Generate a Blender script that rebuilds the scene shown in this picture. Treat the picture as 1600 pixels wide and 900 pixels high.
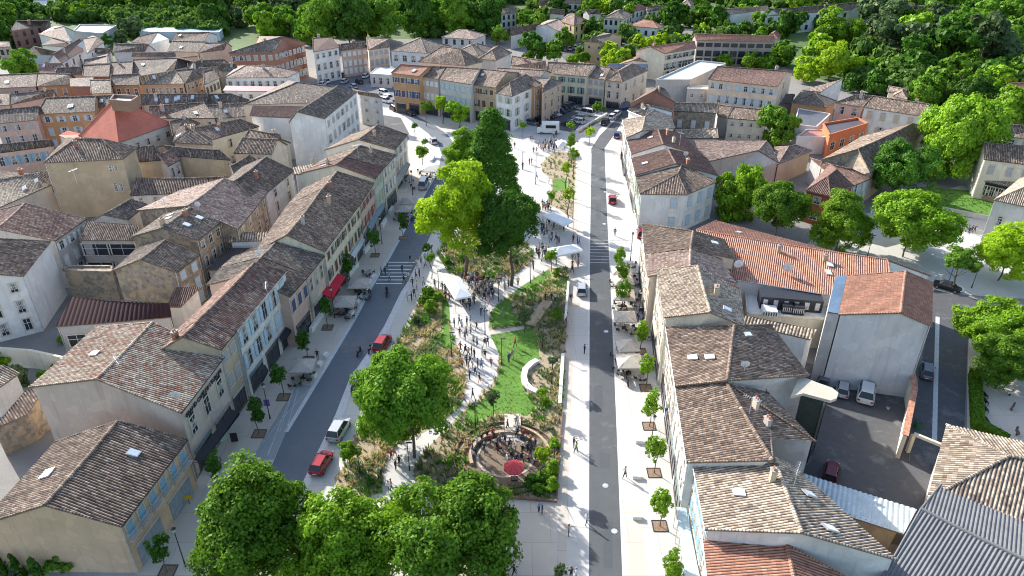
import bpy, bmesh, math, random
from mathutils import Vector, Matrix, noise
R = math.radians
C = bpy.context.scene.collection
for o in list(bpy.data.objects): bpy.data.objects.remove(o)
sc = bpy.context.scene
# ---------------- camera ----------------
F, PITCH, CH = 1150.0, R(30), 60.0
cam = bpy.data.objects.new('camera', bpy.data.cameras.new('camera')); C.objects.link(cam); sc.camera = cam
cam.location = (0, 0, CH); cam.rotation_euler = (R(90)-PITCH, 0, 0)
cam.data.sensor_width = 36; cam.data.lens = 36*F/1600; cam.data.clip_start = 1; cam.data.clip_end = 6000
# ---------------- world, sun ----------------
SUN_EL, SUN_AZ = R(29), R(-45)      # azimuth measured from +Y towards +X: the sun stands behind the town on the left
w = bpy.data.worlds.new('World'); sc.world = w; w.use_nodes = True
nt = w.node_tree; sky = nt.nodes.new('ShaderNodeTexSky'); sky.sky_type = 'NISHITA'; sky.sun_disc = False
sky.sun_elevation = SUN_EL; sky.sun_rotation = SUN_AZ; sky.air_density = 1.0; sky.dust_density = 1.6
bg = nt.nodes['Background']; nt.links.new(sky.outputs[0], bg.inputs[0]); bg.inputs[1].default_value = 0.15
sl = bpy.data.lights.new('sun', 'SUN'); sl.energy = 4.1; sl.angle = R(0.55); sl.color = (1, .965, .905)
sun = bpy.data.objects.new('sun', sl); C.objects.link(sun)
sd = Vector((math.sin(SUN_AZ)*math.cos(SUN_EL), math.cos(SUN_AZ)*math.cos(SUN_EL), math.sin(SUN_EL)))
sun.rotation_euler = sd.to_track_quat('Z', 'Y').to_euler(); sun.location = sd*300
sc.view_settings.view_transform = 'Standard'; sc.view_settings.look = 'None'
sc.cycles.filter_width = 1.05
sc.view_settings.gamma = 1; sc.view_settings.exposure = 1.16; sc.view_settings.use_curve_mapping = False
# ---------------- helpers ----------------
cp, sp = math.cos(PITCH), math.sin(PITCH)
def un(x, y, z=0.0):
    """point of height z that stands at this place of the survey picture (1600x900)"""
    a, b = (x-800)/F, -(y-450)/F
    d = Vector((a, cp+b*sp, -sp+b*cp)); t = (z-CH)/d.z
    return Vector((d.x*t, d.y*t, z))
def pr(P):
    d = Vector(P)-Vector((0, 0, CH)); f = d.y*cp-d.z*sp
    return (800+F*d.x/f, 450-F*(d.y*sp+d.z*cp)/f)
def T(c, r, *pts):
    return [(400*c+x/4, 225*r+y/4) for x, y in pts]
def lk(name, data, parent=None, loc=None):
    o = bpy.data.objects.new(name, data); C.objects.link(o)
    if parent: o.parent = parent
    if loc is not None: o.location = loc
    return o
REG = []
def tag(o, label, cat, group=None):
    o['label'] = label; o['category'] = cat
    if group: o['group'] = group
    REG.append(o); return o
def thing(name, label, cat, loc, rz=0, group=None):
    o = lk(name, None, None, loc); o.rotation_euler = (0, 0, rz); o.empty_display_size = .5
    return tag(o, label, cat, group)
def structure(o): o['kind'] = 'structure'; return o
class MB:
    def __init__(s): s.v = []; s.f = []; s.m = []; s.uv = []; s.hasuv = False
    def add(s, vs, fs, m=0, uvs=None):
        b = len(s.v); s.v += [tuple(v) for v in vs]
        for i, f in enumerate(fs):
            s.f.append([b+k for k in f]); s.m.append(m)
            if uvs: s.hasuv = True; s.uv += [uvs[k] for k in f]
            else: s.uv += [(0, 0)]*len(f)
    def box(s, c, d, rz=0, m=0, taper=1.0):
        x, y, z = d[0]/2, d[1]/2, d[2]/2; ca, sa = math.cos(rz), math.sin(rz)
        vs = []
        for sz in (-1, 1):
            k = taper if sz > 0 else 1
            for sx, sy in ((-1, -1), (1, -1), (1, 1), (-1, 1)):
                px, py = sx*x*k, sy*y*k
                vs.append((c[0]+px*ca-py*sa, c[1]+px*sa+py*ca, c[2]+sz*z))
        s.add(vs, [(0, 3, 2, 1), (4, 5, 6, 7), (0, 1, 5, 4), (1, 2, 6, 5), (2, 3, 7, 6), (3, 0, 4, 7)], m)
    def tube(s, a, b, ra, rb=None, n=8, m=0, caps=True):
        a, b = Vector(a), Vector(b); rb = ra if rb is None else rb
        d = (b-a).normalized(); u = d.orthogonal().normalized(); v = d.cross(u); vs = []
        for p, r in ((a, ra), (b, rb)):
            for i in range(n):
                t = 2*math.pi*i/n; vs.append(p+u*r*math.cos(t)+v*r*math.sin(t))
        fs = [(i, (i+1) % n, n+(i+1) % n, n+i) for i in range(n)]
        if caps: fs += [tuple(range(n))[::-1], tuple(range(n, 2*n))]
        s.add(vs, fs, m)
    def prism(s, poly, z0, z1, m=0):
        n = len(poly); s.add([(p[0], p[1], z0) for p in poly]+[(p[0], p[1], z1) for p in poly],
              [(i, (i+1) % n, n+(i+1) % n, n+i) for i in range(n)]+[tuple(range(n))[::-1], tuple(range(n, 2*n))], m)
    def mesh(s, name, mats, smooth=False):
        me = bpy.data.meshes.new(name); me.from_pydata(s.v, [], s.f)
        for m in mats: me.materials.append(m)
        me.polygons.foreach_set('material_index', s.m)
        if s.hasuv:
            ul = me.uv_layers.new(name='UVMap'); ul.data.foreach_set('uv', [c for p in s.uv for c in p])
        if smooth: me.polygons.foreach_set('use_smooth', [True]*len(s.f))
        me.update(); return me
    def build(s, name, mats, parent=None, loc=None, smooth=False):
        if not isinstance(mats, (list, tuple)): mats = [mats]
        return lk(name, s.mesh(name, mats, smooth), parent, loc)
# ---------------- materials ----------------
MC = {}
def newmat(name):
    m = bpy.data.materials.new(name); m.use_nodes = True
    return m, m.node_tree, m.node_tree.nodes['Principled BSDF']
def mixc(nt, fac, a, b, mode='MIX'):
    n = nt.nodes.new('ShaderNodeMix'); n.data_type = 'RGBA'; n.blend_type = mode; n.clamp_factor = True
    for i, v in ((0, fac), (6, a), (7, b)):
        if hasattr(v, 'links') or hasattr(v, 'is_output'): nt.links.new(v, n.inputs[i])
        elif i == 0: n.inputs[0].default_value = v
        else: n.inputs[i].default_value = (v[0], v[1], v[2], 1)
    return n.outputs[2]
def noi(nt, vec, scale, detail=3, rough=.55, lo=.35, hi=.65):
    n = nt.nodes.new('ShaderNodeTexNoise'); n.inputs['Scale'].default_value = scale
    n.inputs['Detail'].default_value = detail; n.inputs['Roughness'].default_value = rough
    if vec is not None: nt.links.new(vec, n.inputs['Vector'])
    r = nt.nodes.new('ShaderNodeMapRange'); r.inputs[1].default_value = lo; r.inputs[2].default_value = hi
    nt.links.new(n.outputs[0], r.inputs[0]); return r.outputs[0]
def texco(nt, which='Object'):
    n = nt.nodes.new('ShaderNodeTexCoord'); return n.outputs[which]
def mth(nt, op, a, b=None):
    n = nt.nodes.new('ShaderNodeMath'); n.operation = op
    for i, v in ((0, a), (1, b)):
        if v is None: continue
        if hasattr(v, 'links'): nt.links.new(v, n.inputs[i])
        else: n.inputs[i].default_value = v
    return n.outputs[0]
def bump(nt, bs, h, strength=.3, dist=.05):
    b = nt.nodes.new('ShaderNodeBump'); b.inputs['Strength'].default_value = strength; b.inputs['Distance'].default_value = dist
    nt.links.new(h, b.inputs['Height']); nt.links.new(b.outputs[0], bs.inputs['Normal'])
def sc3(c, k): return tuple(min(1, x*k) for x in c)
def plain(name, col, rough=.6, metal=0, var=.15, scale=2.0, emit=0):
    if name in MC: return MC[name]
    m, nt, bs = newmat(name); bs.inputs['Roughness'].default_value = rough; bs.inputs['Metallic'].default_value = metal
    n = noi(nt, texco(nt), scale)
    nt.links.new(mixc(nt, n, sc3(col, 1-var), sc3(col, 1+var)), bs.inputs['Base Color'])
    MC[name] = m; return m
def wallmat(col, kind='plaster'):
    key = 'wall_%s_%s' % (kind, '_'.join('%.2f' % c for c in col))
    if key in MC: return MC[key]
    m, nt, bs = newmat(key); bs.inputs['Roughness'].default_value = .9
    tc = texco(nt); n1 = noi(nt, tc, .35, 4, .6, .3, .7); n2 = noi(nt, tc, 3.5, 5, .65, .3, .7)
    mp = nt.nodes.new('ShaderNodeMapping'); mp.inputs['Scale'].default_value = (1.6, 1.6, .12); nt.links.new(tc, mp.inputs[0])
    n3 = noi(nt, mp.outputs[0], 1.0, 4, .6, .52, .75)
    c = mixc(nt, n1, sc3(col, .80), sc3(col, 1.10)); c = mixc(nt, n2, c, sc3(col, .88)); 
    c2 = mixc(nt, mth(nt, 'MULTIPLY', n3, .5), c, tuple(x*.45+.05 for x in col))
    c2 = mixc(nt, mth(nt, 'MULTIPLY', noi(nt, tc, .5, 2, .4, .58, .60), .35), c2, sc3(col, 1.18))
    if kind == 'stone':
        v = nt.nodes.new('ShaderNodeTexVoronoi'); v.inputs['Scale'].default_value = 2.2; nt.links.new(tc, v.inputs['Vector'])
        h = nt.nodes.new('ShaderNodeSeparateColor'); nt.links.new(v.outputs['Color'], h.inputs[0])
        c2 = mixc(nt, h.outputs[0], c2, sc3(col, .5)); 
        c2 = mixc(nt, mth(nt, 'MULTIPLY', noi(nt, tc, .8, 3, .5, .5, .62), .7), c2, (.46, .34, .20))
        bump(nt, bs, v.outputs['Distance'], .6, .08)
    elif kind == 'brick':
        b = nt.nodes.new('ShaderNodeTexBrick'); b.inputs['Scale'].default_value = 2.5
        mp2 = nt.nodes.new('ShaderNodeMapping'); mp2.inputs['Rotation'].default_value = (R(90), 0, 0); nt.links.new(tc, mp2.inputs[0])
        nt.links.new(mp2.outputs[0], b.inputs['Vector']); b.inputs['Color1'].default_value = (*sc3(col, 1.2), 1)
        b.inputs['Color2'].default_value = (*sc3(col, .7), 1); b.inputs['Mortar'].default_value = (.4, .33, .28, 1)
        c2 = mixc(nt, .6, c2, b.outputs[0])
    else: bump(nt, bs, n2, .25, .03)
    nt.links.new(c2, bs.inputs['Base Color']); MC[key] = m; return m
WC = dict(white=(.72, .70, .66), cream=(.66, .60, .47), grey=(.46, .44, .41), tan=(.50, .40, .28), ochre=(.50, .375, .24), orange=(.52, .29, .14),
          pink=(.60, .42, .34), brick=(.33, .13, .08), stone=(.40, .33, .25), peach=(.70, .55, .42), pale=(.60, .57, .52), beige=(.58, .50, .40),
          blue=(.52, .58, .64), red=(.40, .12, .06), dbrick=(.24, .10, .08), lgrey=(.56, .56, .55))
def W(n): return wallmat(WC[n], 'stone' if n == 'stone' else 'brick' if n in ('brick', 'dbrick') else 'plaster')
RP = dict(br=[(.058, .041, .031), (.14, .095, .068), (.245, .17, .122), (.44, .34, .255)], gr=[(.05, .038, .030), (.11, .082, .062), (.19, .145, .112), (.37, .30, .235)],
          rd=[(.06, .045, .038), (.17, .085, .062), (.27, .155, .115), (.42, .36, .28)], dr=[(.07, .038, .03), (.125, .065, .05), (.18, .095, .07), (.26, .17, .13)],
          og=[(.22, .10, .065), (.33, .15, .095), (.40, .19, .12), (.47, .27, .19)], pk=[(.09, .065, .052), (.25, .165, .13), (.38, .27, .21), (.54, .44, .35)],
          mx=[(.09, .06, .045), (.28, .14, .095), (.33, .28, .20), (.52, .44, .35)], bg=[(.085, .065, .048), (.23, .175, .128), (.38, .30, .22), (.56, .47, .36)])
def roofmat(k):
    key = 'roof_tiles_'+k
    if key in MC: return MC[key]
    m, nt, bs = newmat(key); bs.inputs['Roughness'].default_value = .85; P = RP[k]
    uv = texco(nt, 'UV'); s = nt.nodes.new('ShaderNodeSeparateXYZ'); nt.links.new(uv, s.inputs[0])
    cu = mth(nt, 'FLOOR', mth(nt, 'ADD', mth(nt, 'DIVIDE', s.outputs[0], .30), .5)); vv = mth(nt, 'DIVIDE', s.outputs[1], .42)
    cm = nt.nodes.new('ShaderNodeCombineXYZ'); nt.links.new(cu, cm.inputs[0]); nt.links.new(mth(nt, 'FLOOR', vv), cm.inputs[1])
    oi = nt.nodes.new('ShaderNodeObjectInfo'); nt.links.new(mth(nt, 'MULTIPLY', oi.outputs['Random'], 100), cm.inputs[2])
    wn = nt.nodes.new('ShaderNodeTexWhiteNoise'); nt.links.new(cm.outputs[0], wn.inputs['Vector'])
    tc = texco(nt); big = noi(nt, tc, .22, 4, .6, .3, .7); fine = noi(nt, tc, 2.6, 4, .7, .3, .7)
    cc = nt.nodes.new('ShaderNodeCombineXYZ'); nt.links.new(cu, cc.inputs[0]); nt.links.new(mth(nt, 'FLOOR', mth(nt, 'DIVIDE', s.outputs[1], 1.7)), cc.inputs[1]); w2 = nt.nodes.new('ShaderNodeTexWhiteNoise'); nt.links.new(cc.outputs[0], w2.inputs['Vector'])
    val = mth(nt, 'ADD', mth(nt, 'ADD', mth(nt, 'MULTIPLY', wn.outputs[0], .50), mth(nt, 'MULTIPLY', w2.outputs[0], .26)), mth(nt, 'MULTIPLY', mth(nt, 'ADD', big, fine), .16))
    cr = nt.nodes.new('ShaderNodeValToRGB'); e = cr.color_ramp.elements
    e[0].position = .12; e[0].color = (*P[0], 1); e[1].position = .9; e[1].color = (*P[3], 1)
    a = e.new(.36); a.color = (*P[1], 1); a = e.new(.62); a.color = (*P[2], 1)
    nt.links.new(val, cr.inputs[0])
    lich = noi(nt, tc, .9, 5, .75, .58, .72)
    c = mixc(nt, mth(nt, 'MULTIPLY', lich, .55 if k not in ('og',) else .15), cr.outputs[0], (.045, .04, .036))
    ch_ = mth(nt, 'COSINE', mth(nt, 'MULTIPLY', s.outputs[0], 2*math.pi/.30)); dirt_shade = nt.nodes.new('ShaderNodeMapRange'); dirt_shade.inputs[1].default_value = .1; dirt_shade.inputs[2].default_value = -.8; nt.links.new(ch_, dirt_shade.inputs[0])
    c = mixc(nt, mth(nt, 'MULTIPLY', dirt_shade.outputs[0], .78), c, (.035, .028, .024))   # channels between the rounded cover tiles: moss, plus valley shade painted into the colour
    hs = nt.nodes.new('ShaderNodeHueSaturation'); nt.links.new(c, hs.inputs['Color'])
    nt.links.new(mth(nt, 'ADD', mth(nt, 'MULTIPLY', oi.outputs['Random'], .35), .92), hs.inputs['Value'])
    nt.links.new(hs.outputs[0], bs.inputs['Base Color'])
    fr = mth(nt, 'FRACT', vv); hh = mth(nt, 'ADD', mth(nt, 'MULTIPLY', fr, -.7), mth(nt, 'MULTIPLY', wn.outputs[0], .6))
    bump(nt, bs, hh, .8, .05); MC[key] = m; return m
def metalroof(name, col, rough=.45):
    if name in MC: return MC[name]
    m, nt, bs = newmat(name); bs.inputs['Roughness'].default_value = rough; bs.inputs['Metallic'].default_value = .15
    n = noi(nt, texco(nt), .6, 5, .65, .3, .7); n2 = noi(nt, texco(nt), 5, 4, .7, .4, .65)
    nt.links.new(mixc(nt, mth(nt, 'MULTIPLY', n2, .5), mixc(nt, n, sc3(col, .8), sc3(col, 1.15)), sc3(col, .6)), bs.inputs['Base Color'])
    MC[name] = m; return m
def groundmat(name, cols, scales=(.15, 2.5, 14), rough=.9, bmp=.2, spots=None, joints=0):
    m, nt, bs = newmat(name); bs.inputs['Roughness'].default_value = rough
    tc = texco(nt); a = noi(nt, tc, scales[0], 5, .6, .3, .7); b = noi(nt, tc, scales[1], 5, .65, .3, .7); d = noi(nt, tc, scales[2], 3, .6, .3, .7)
    c = mixc(nt, a, cols[0], cols[1]); c = mixc(nt, mth(nt, 'MULTIPLY', b, .5), c, cols[2]); c = mixc(nt, mth(nt, 'MULTIPLY', d, .25), c, sc3(cols[0], .7))
    if spots: c = mixc(nt, noi(nt, tc, spots[1], 4, .7, .55, .65), c, spots[0])
    if joints:
        bt = nt.nodes.new('ShaderNodeTexBrick'); bt.inputs['Scale'].default_value = 1; nt.links.new(tc, bt.inputs['Vector'])
        bt.inputs['Brick Width'].default_value = joints; bt.inputs['Row Height'].default_value = joints; bt.inputs['Mortar Size'].default_value = .03
        bt.inputs['Color1'].default_value = (1, 1, 1, 1); bt.inputs['Color2'].default_value = (.95, .95, .95, 1); bt.inputs['Mortar'].default_value = (.72, .7, .68, 1)
        c = mixc(nt, 1.0, c, bt.outputs[0], 'MULTIPLY')
    nt.links.new(c, bs.inputs['Base Color']); bump(nt, bs, d, bmp, .05); MC[name] = m; return m
def leafmat(name, a, b, trans=.26):
    m, nt, bs = newmat(name); nt.nodes.remove(bs)
    geo = nt.nodes.new('ShaderNodeNewGeometry'); tc = texco(nt)
    n = noi(nt, tc, .55, 3, .6, .3, .7); r = geo.outputs['Random Per Island'] if 'Random Per Island' in geo.outputs else None
    f = mth(nt, 'ADD', mth(nt, 'MULTIPLY', n, .5), mth(nt, 'MULTIPLY', r, .5)); oi = nt.nodes.new('ShaderNodeObjectInfo')
    c = mixc(nt, f, a, b); hs = nt.nodes.new('ShaderNodeHueSaturation'); nt.links.new(c, hs.inputs['Color'])
    nt.links.new(mth(nt, 'ADD', mth(nt, 'MULTIPLY', oi.outputs['Random'], .5), .75), hs.inputs['Value'])
    df = nt.nodes.new('ShaderNodeBsdfDiffuse'); tr = nt.nodes.new('ShaderNodeBsdfTranslucent'); ms = nt.nodes.new('ShaderNodeMixShader')
    gl = nt.nodes.new('ShaderNodeBsdfGlossy'); gl.inputs['Roughness'].default_value = .45; ms2 = nt.nodes.new('ShaderNodeMixShader'); ms2.inputs[0].default_value = .012
    nt.links.new(hs.outputs[0], df.inputs[0]); nt.links.new(mixc(nt, .5, hs.outputs[0], sc3(b, 1.6)), tr.inputs[0]); ms.inputs[0].default_value = trans
    nt.links.new(df.outputs[0], ms.inputs[1]); nt.links.new(tr.outputs[0], ms.inputs[2])
    nt.links.new(ms.outputs[0], ms2.inputs[1]); nt.links.new(gl.outputs[0], ms2.inputs[2])
    nt.links.new(ms2.outputs[0], nt.nodes['Material Output'].inputs[0]); MC[name] = m; return m
glass = plain('window_glass', (.03, .036, .045), .12, 0, .3, .7)
frame_m = plain('window_frame_paint', (.62, .60, .56), .6)
surround_m = plain('window_surround_stone', (.55, .47, .38), .85)
SHC = dict(blue=(.22, .36, .47), navy=(.05, .08, .16), green=(.07, .22, .16), sage=(.36, .44, .33), white=(.66, .66, .64), brown=(.12, .06, .04), lblue=(.42, .54, .62), grey=(.35, .36, .38), red=(.3, .06, .05), dark=(.06, .05, .05), beige=(.5, .43, .34))
def SH(n): return plain('shutter_'+n, SHC[n], .65)
metal_d = plain('dark_metal', (.045, .045, .05), .45, .5)
metal_l = plain('pale_metal', (.55, .56, .58), .4, .5)
concrete_w = plain('white_concrete', (.70, .68, .64), .8, 0, .08)
wood_m = plain('bare_wood', (.38, .29, .19), .8, 0, .25, 5)
bark = plain('bark', (.13, .10, .075), .95, 0, .35, 3)
terracotta = plain('terracotta', (.42, .20, .12), .85, 0, .3, 3)
# ---------------- ground, roads, paving ----------------
def sheet(name, pts, lvl, m, world=False, kind='structure', sub=0):
    z = lvl*.004 if isinstance(lvl, int) else lvl
    P = [Vector((p[0], p[1], z)) for p in pts] if world else [un(*p, 0) for p in pts]
    if sub:
        Q = []; n = len(P)
        for i in range(n):
            p0, p1, p2, p3 = P[i-1], P[i], P[(i+1) % n], P[(i+2) % n]
            for k in range(sub):
                t = k/sub; Q.append(.5*((2*p1)+(p2-p0)*t+(2*p0-5*p1+4*p2-p3)*t*t+(3*p1-p0-3*p2+p3)*t**3))
        P = Q
    bm = bmesh.new(); vs = [bm.verts.new((p.x, p.y, z)) for p in P]; f = bm.faces.new(vs)
    bmesh.ops.triangulate(bm, faces=[f])
    for f in bm.faces:
        f.normal_update()
        if f.normal.z < 0: f.normal_flip()
    me = bpy.data.meshes.new(name); bm.to_mesh(me); bm.free(); me.materials.append(m)
    o = lk(name, me); o['kind'] = kind; return o
grass_far = groundmat('far_grass', [(.07, .13, .025), (.05, .09, .02), (.12, .18, .04)], (.02, .2, 3))
town_m = groundmat('town_ground', [(.22, .21, .19), (.17, .16, .15), (.28, .26, .23)], (.05, .6, 6), joints=0)
asph = groundmat('asphalt', [(.125, .142, .165), (.105, .12, .14), (.15, .165, .185)], (.08, .8, 20), .85, .15, ((.17, .175, .18), .13))
asph2 = groundmat('old_asphalt', [(.085, .085, .09), (.06, .062, .066), (.12, .12, .12)], (.1, 1.2, 16), .85, .2, ((.14, .14, .14), .3))
asph_r = groundmat('dark_asphalt', [(.078, .085, .09), (.062, .068, .073), (.105, .11, .112)], (.08, .8, 20), .85, .15, ((.12, .125, .125), .13))
conc = groundmat('pale_concrete_paving', [(.52, .50, .46), (.46, .44, .405), (.57, .55, .51)], (.06, .7, 12), .85, .08, joints=6)
conc2 = groundmat('grey_concrete_paving', [(.56, .485, .40), (.50, .435, .36), (.60, .53, .44)], (.06, .7, 12), .85, .08, joints=4)
beige_p = groundmat('warm_beige_paving', [(.52, .46, .39), (.47, .41, .35), (.56, .5, .43)], (.1, .9, 12), .85, .08, joints=3)
lightstrip = groundmat('pale_granite_strip', [(.56, .57, .56), (.50, .51, .51), (.6, .6, .6)], (.1, 1.5, 12), .8, .05, joints=1.2)
lawn_m = groundmat('lawn', [(.085, .23, .014), (.045, .135, .010), (.18, .28, .04)], (.35, 1.9, 7), .9, .8)
soil_m = groundmat('mulch_soil', [(.40, .31, .20), (.30, .23, .15), (.47, .38, .26)], (.2, 1.6, 8), .95, .9, ((.16, .13, .09), 1.1))
gravel_m = groundmat('gravel', [(.50, .42, .33), (.42, .35, .27), (.56, .49, .4)], (.2, 2.5, 16), .95, .6)
plain('worn_paint', (.42, .42, .42), .7, 0, .3, 3)
white_p = plain('road_paint', (.75, .75, .73), .6, 0, .08, 3)
structure(sheet('ground', [(-2500, -200), (2500, -200), (2500, 4000), (-2500, 4000)], -.012, grass_far, True))
sheet('town_ground', [(-900, 1150), (-900, 115), (200, 100), (480, 62), (700, 60), (760, 38), (1000, 20), (1200, 25), (1210, 100), (1390, 160), (1700, 215), (2600, 1150)], -.008, town_m)
sheet('pavement', [(150, 920), (310, 752), (350, 700), (470, 520), (560, 380), (640, 215), (575, 160), (600, 120), (640, 150), (860, 146), (1010, 165), (1000, 345), (1022, 480), (1060, 790), (1125, 935)], 0, conc)
sheet('pavement', [(150, 920), (300, 762), (365, 660), (470, 510), (560, 370), (625, 235), (655, 214), (672, 300), (637, 350), (590, 430), (555, 497), (500, 590), (447, 675), (420, 720), (330, 920)], 1, conc2)
sheet('pavement', [(1110, 360), (1250, 390), (1300, 350), (1500, 290), (1750, 300), (1800, 480), (1470, 458), (1380, 440)], 1, conc)
sheet('road', [(345, 920), (430, 715), (447, 675), (487, 610), (555, 497), (579, 450), (607, 404), (637, 350), (665, 300), (685, 267), (689, 244), (684, 228), (668, 209), (649, 195), (631, 182), (612, 170),
    (622, 163), (638, 173), (660, 185), (684, 198), (702, 211), (713, 227), (709, 245), (702, 290), (690, 330), (667, 380), (637, 440), (626, 457), (600, 510), (575, 550), (545, 595), (525, 647), (512, 675), (486, 729), (395, 920)], 2, asph)
def band(name, line, wd, lvl, m, kind='structure'):
    P = [un(*p) for p in line]; L, Rr = [], []
    for i, p in enumerate(P):
        d = (P[min(i+1, len(P)-1)]-P[max(i-1, 0)]).normalized(); n = Vector((-d.y, d.x, 0))
        L.append(p+n*wd/2); Rr.append(p-n*wd/2)
    mb = MB(); z = lvl*.004; n = len(P)
    mb.add([(p.x, p.y, z) for p in L+Rr], [(n+i, n+i+1, i+1, i) for i in range(n-1)])
    o = mb.build(name, m); o['kind'] = kind; return o
band('kerb', [(447, 675), (487, 610), (555, 497), (579, 450), (607, 404), (637, 350), (665, 300), (685, 267)], .5, 3, lightstrip)
band('kerb', [(400, 920), (491, 729), (517, 675), (530, 647), (550, 595), (580, 550), (605, 510), (631, 457), (642, 440), (672, 380)], .9, 3, lightstrip)
band('kerb', [(689, 244), (684, 228), (668, 209), (649, 195), (631, 182)], .5, 3, lightstrip)
band('kerb', [(638, 173), (660, 185), (684, 198), (702, 211), (713, 227), (709, 245), (704, 280)], .6, 3, lightstrip)
sheet('road', [(918, 930), (920, 562), (921, 400), (924, 232), (937, 212), (959, 190), (968, 180), (905, 168), (880, 163), (870, 158), (880, 155), (985, 168), (985, 182), (974, 187), (962, 207), (945, 231), (949, 330), (952.5, 400), (956, 482), (965, 675), (976, 930)], 2, asph_r)
band('kerb', [(976, 930), (965.5, 675), (957, 482), (953, 400), (949.5, 330), (945.5, 231)], .3, 3, lightstrip)
sheet('path', [(868, 930), (876, 680), (884, 520), (888, 440), (890, 410), (893, 340), (902, 240), (908, 240), (902, 340), (901, 410), (900, 450), (897, 540), (890, 680), (884, 930)], 1, beige_p)
band('kerb', [(918, 930), (919.6, 562), (920.6, 400), (923.4, 240)], .25, 3, lightstrip)
sheet('parking_lot', [(826, 193), (878, 166), (914, 172), (911, 190), (896, 207), (850, 199)], 2, asph2)
sheet('parking_lot', [(493, 126), (540, 108), (580, 106), (615, 132), (622, 168), (600, 168), (560, 143)], 2, asph)
sheet('parking_lot', [(572, 188), (600, 180), (626, 184), (640, 210), (600, 214)], 3, asph2)
sheet('parking_lot', [(868, 80), (880, 72), (930, 66), (935, 90), (890, 100)], 2, asph2)
sheet('road', [(1459, 452), (1516, 466), (1600, 478), (1700, 490), (1700, 500), (1514, 486), (1506, 690), (1500, 760), (1418, 760), (1428, 640)], 3, asph2)
band('road_marking', [(1465, 495), (1463, 570), (1460, 690)], .55, 4, lightstrip)
sheet('yard', [(1225, 560), (1425, 600), (1432, 640), (1420, 720), (1470, 740), (1470, 860), (1230, 830), (1215, 680)], 2, asph2)
sheet('courtyard', [(20, 500), (140, 480), (150, 590), (30, 620)], 1, town_m)
sheet('park_gravel', [(1516, 486), (1512, 560), (1510, 760), (1800, 800), (1800, 500)], 1, conc2)
sheet('lawn', [(1395, 312), (1440, 292), (1550, 300), (1558, 345), (1470, 335)], 3, lawn_m)
sheet('gravel_garden', [(-60, 850), (190, 855), (215, 900), (190, 960), (-80, 960)], 6, groundmat('pale_pebbles', [(.42, .42, .43), (.3, .3, .32), (.6, .6, .6)], (.3, 5, 20), .9, .8))
# crossings and marks
for i in range(7):
    y = 410+i*5.5; band('road_marking', [(607-i*3.3, y), (648-i*3.0, y)], .22, 4, white_p)
for i in range(8):
    y = 375+i*5; band('road_marking', [(921, y), (955 if i > 4 else 990, y+1)], .17, 4, plain('worn_paint', (.42, .42, .42), .7, 0, .3, 3))
band('road_marking', [(447, 675), (468, 600), (487, 601)], .12, 4, MC['worn_paint'])
band('road_marking', [(418, 712), (462, 600), (487, 602)], .13, 5, MC['worn_paint'])
band('road_marking', [(462, 600), (437, 675)], .1, 6, MC['worn_paint']); band('road_marking', [(440, 655), (486, 605)], .1, 7, MC['worn_paint']); band('road_marking', [(392, 716), (440, 655)], .1, 8, MC['worn_paint'])
sheet('bus_bay', [(392, 718), (464, 600), (487, 602), (447, 675), (428, 718)], .0095, groundmat('pale_asphalt', [(.30, .31, .31), (.26, .27, .27), (.34, .35, .35)], (.1, 1, 14), .85, .1))
for i, (x, y) in enumerate([(947, 518), (946, 759), (944, 350), (946, 300), (960, 830)]):
    p = un(x, y); mb = MB(); mb.prism([(p.x+.35*math.cos(a*.785), p.y+.35*math.sin(a*.785)) for a in range(8)], .008, .03)
    tag(mb.build('manhole_cover', metal_l), 'pale round manhole cover set in the right hand road', 'manhole cover', 'manhole covers in the right road')
# ---- garden ----
BEDS = dict(
 A=[(662, 452), (690, 452), (700, 475), (704, 510), (714, 540), (727, 570), (729, 600), (720, 635), (690, 662), (650, 682), (612, 700), (600, 735), (596, 770), (530, 790), (522, 747), (541, 725), (556, 680), (576, 630), (600, 575), (620, 535), (636, 507), (647, 489)],
 B=[(682, 397), (700, 425), (737, 440), (771, 441), (798, 434), (828, 411), (834, 396), (820, 375), (780, 358), (735, 355), (697, 372)],
 C=[(808, 452), (858, 419), (888, 419), (886, 480), (883, 560), (879, 640), (875, 685), (870, 782), (772, 775), (700, 772), (650, 760), (645, 735), (660, 708), (700, 668), (727, 638), (744, 627), (766, 604), (776, 588), (780, 567), (779, 552), (768, 524), (763, 512), (766, 489), (776, 475), (796, 462)],
 D=[(864, 238), (888, 238), (900, 246), (898, 290), (894, 342), (873, 327), (858, 319), (862, 296), (862, 280), (848, 270), (845, 256)],
 E=[(900, 205), (918, 195), (946, 178), (950, 181), (925, 197), (908, 208)])
for k, v in BEDS.items(): sheet('planting_bed', v, 3, soil_m)
sheet('lawn', [(693, 466), (702, 480), (703, 525), (711, 545), (691, 541), (690, 500)], 4, lawn_m, sub=4)
sheet('lawn', [(796, 464), (777, 476), (768, 489), (764, 512), (806, 509), (812, 498), (797, 486), (800, 474)], 4, lawn_m)
sheet('lawn', [(766, 524), (833, 512), (840, 528), (843, 560), (838, 568), (819, 578), (815, 592), (819, 611), (830, 627), (837, 636), (824, 650), (798, 647), (771, 647), (734, 661), (727, 641), (750, 628), (773, 603), (782, 575), (780, 552)], 4, lawn_m)
sheet('lawn', [(858, 421), (808, 452), (797, 463), (820, 455), (862, 432)], 4, lawn_m)
sheet('lawn', [(864, 279), (886, 279), (886, 298), (864, 298)], 4, lawn_m)
sheet('path', [(764, 517), (765, 523), (820, 514), (819, 509)], 5, beige_p)
sheet('path', [(683, 386), (688, 400), (702, 418), (727, 430), (727, 426), (706, 412), (694, 398), (690, 386)], 4, beige_p)
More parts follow.
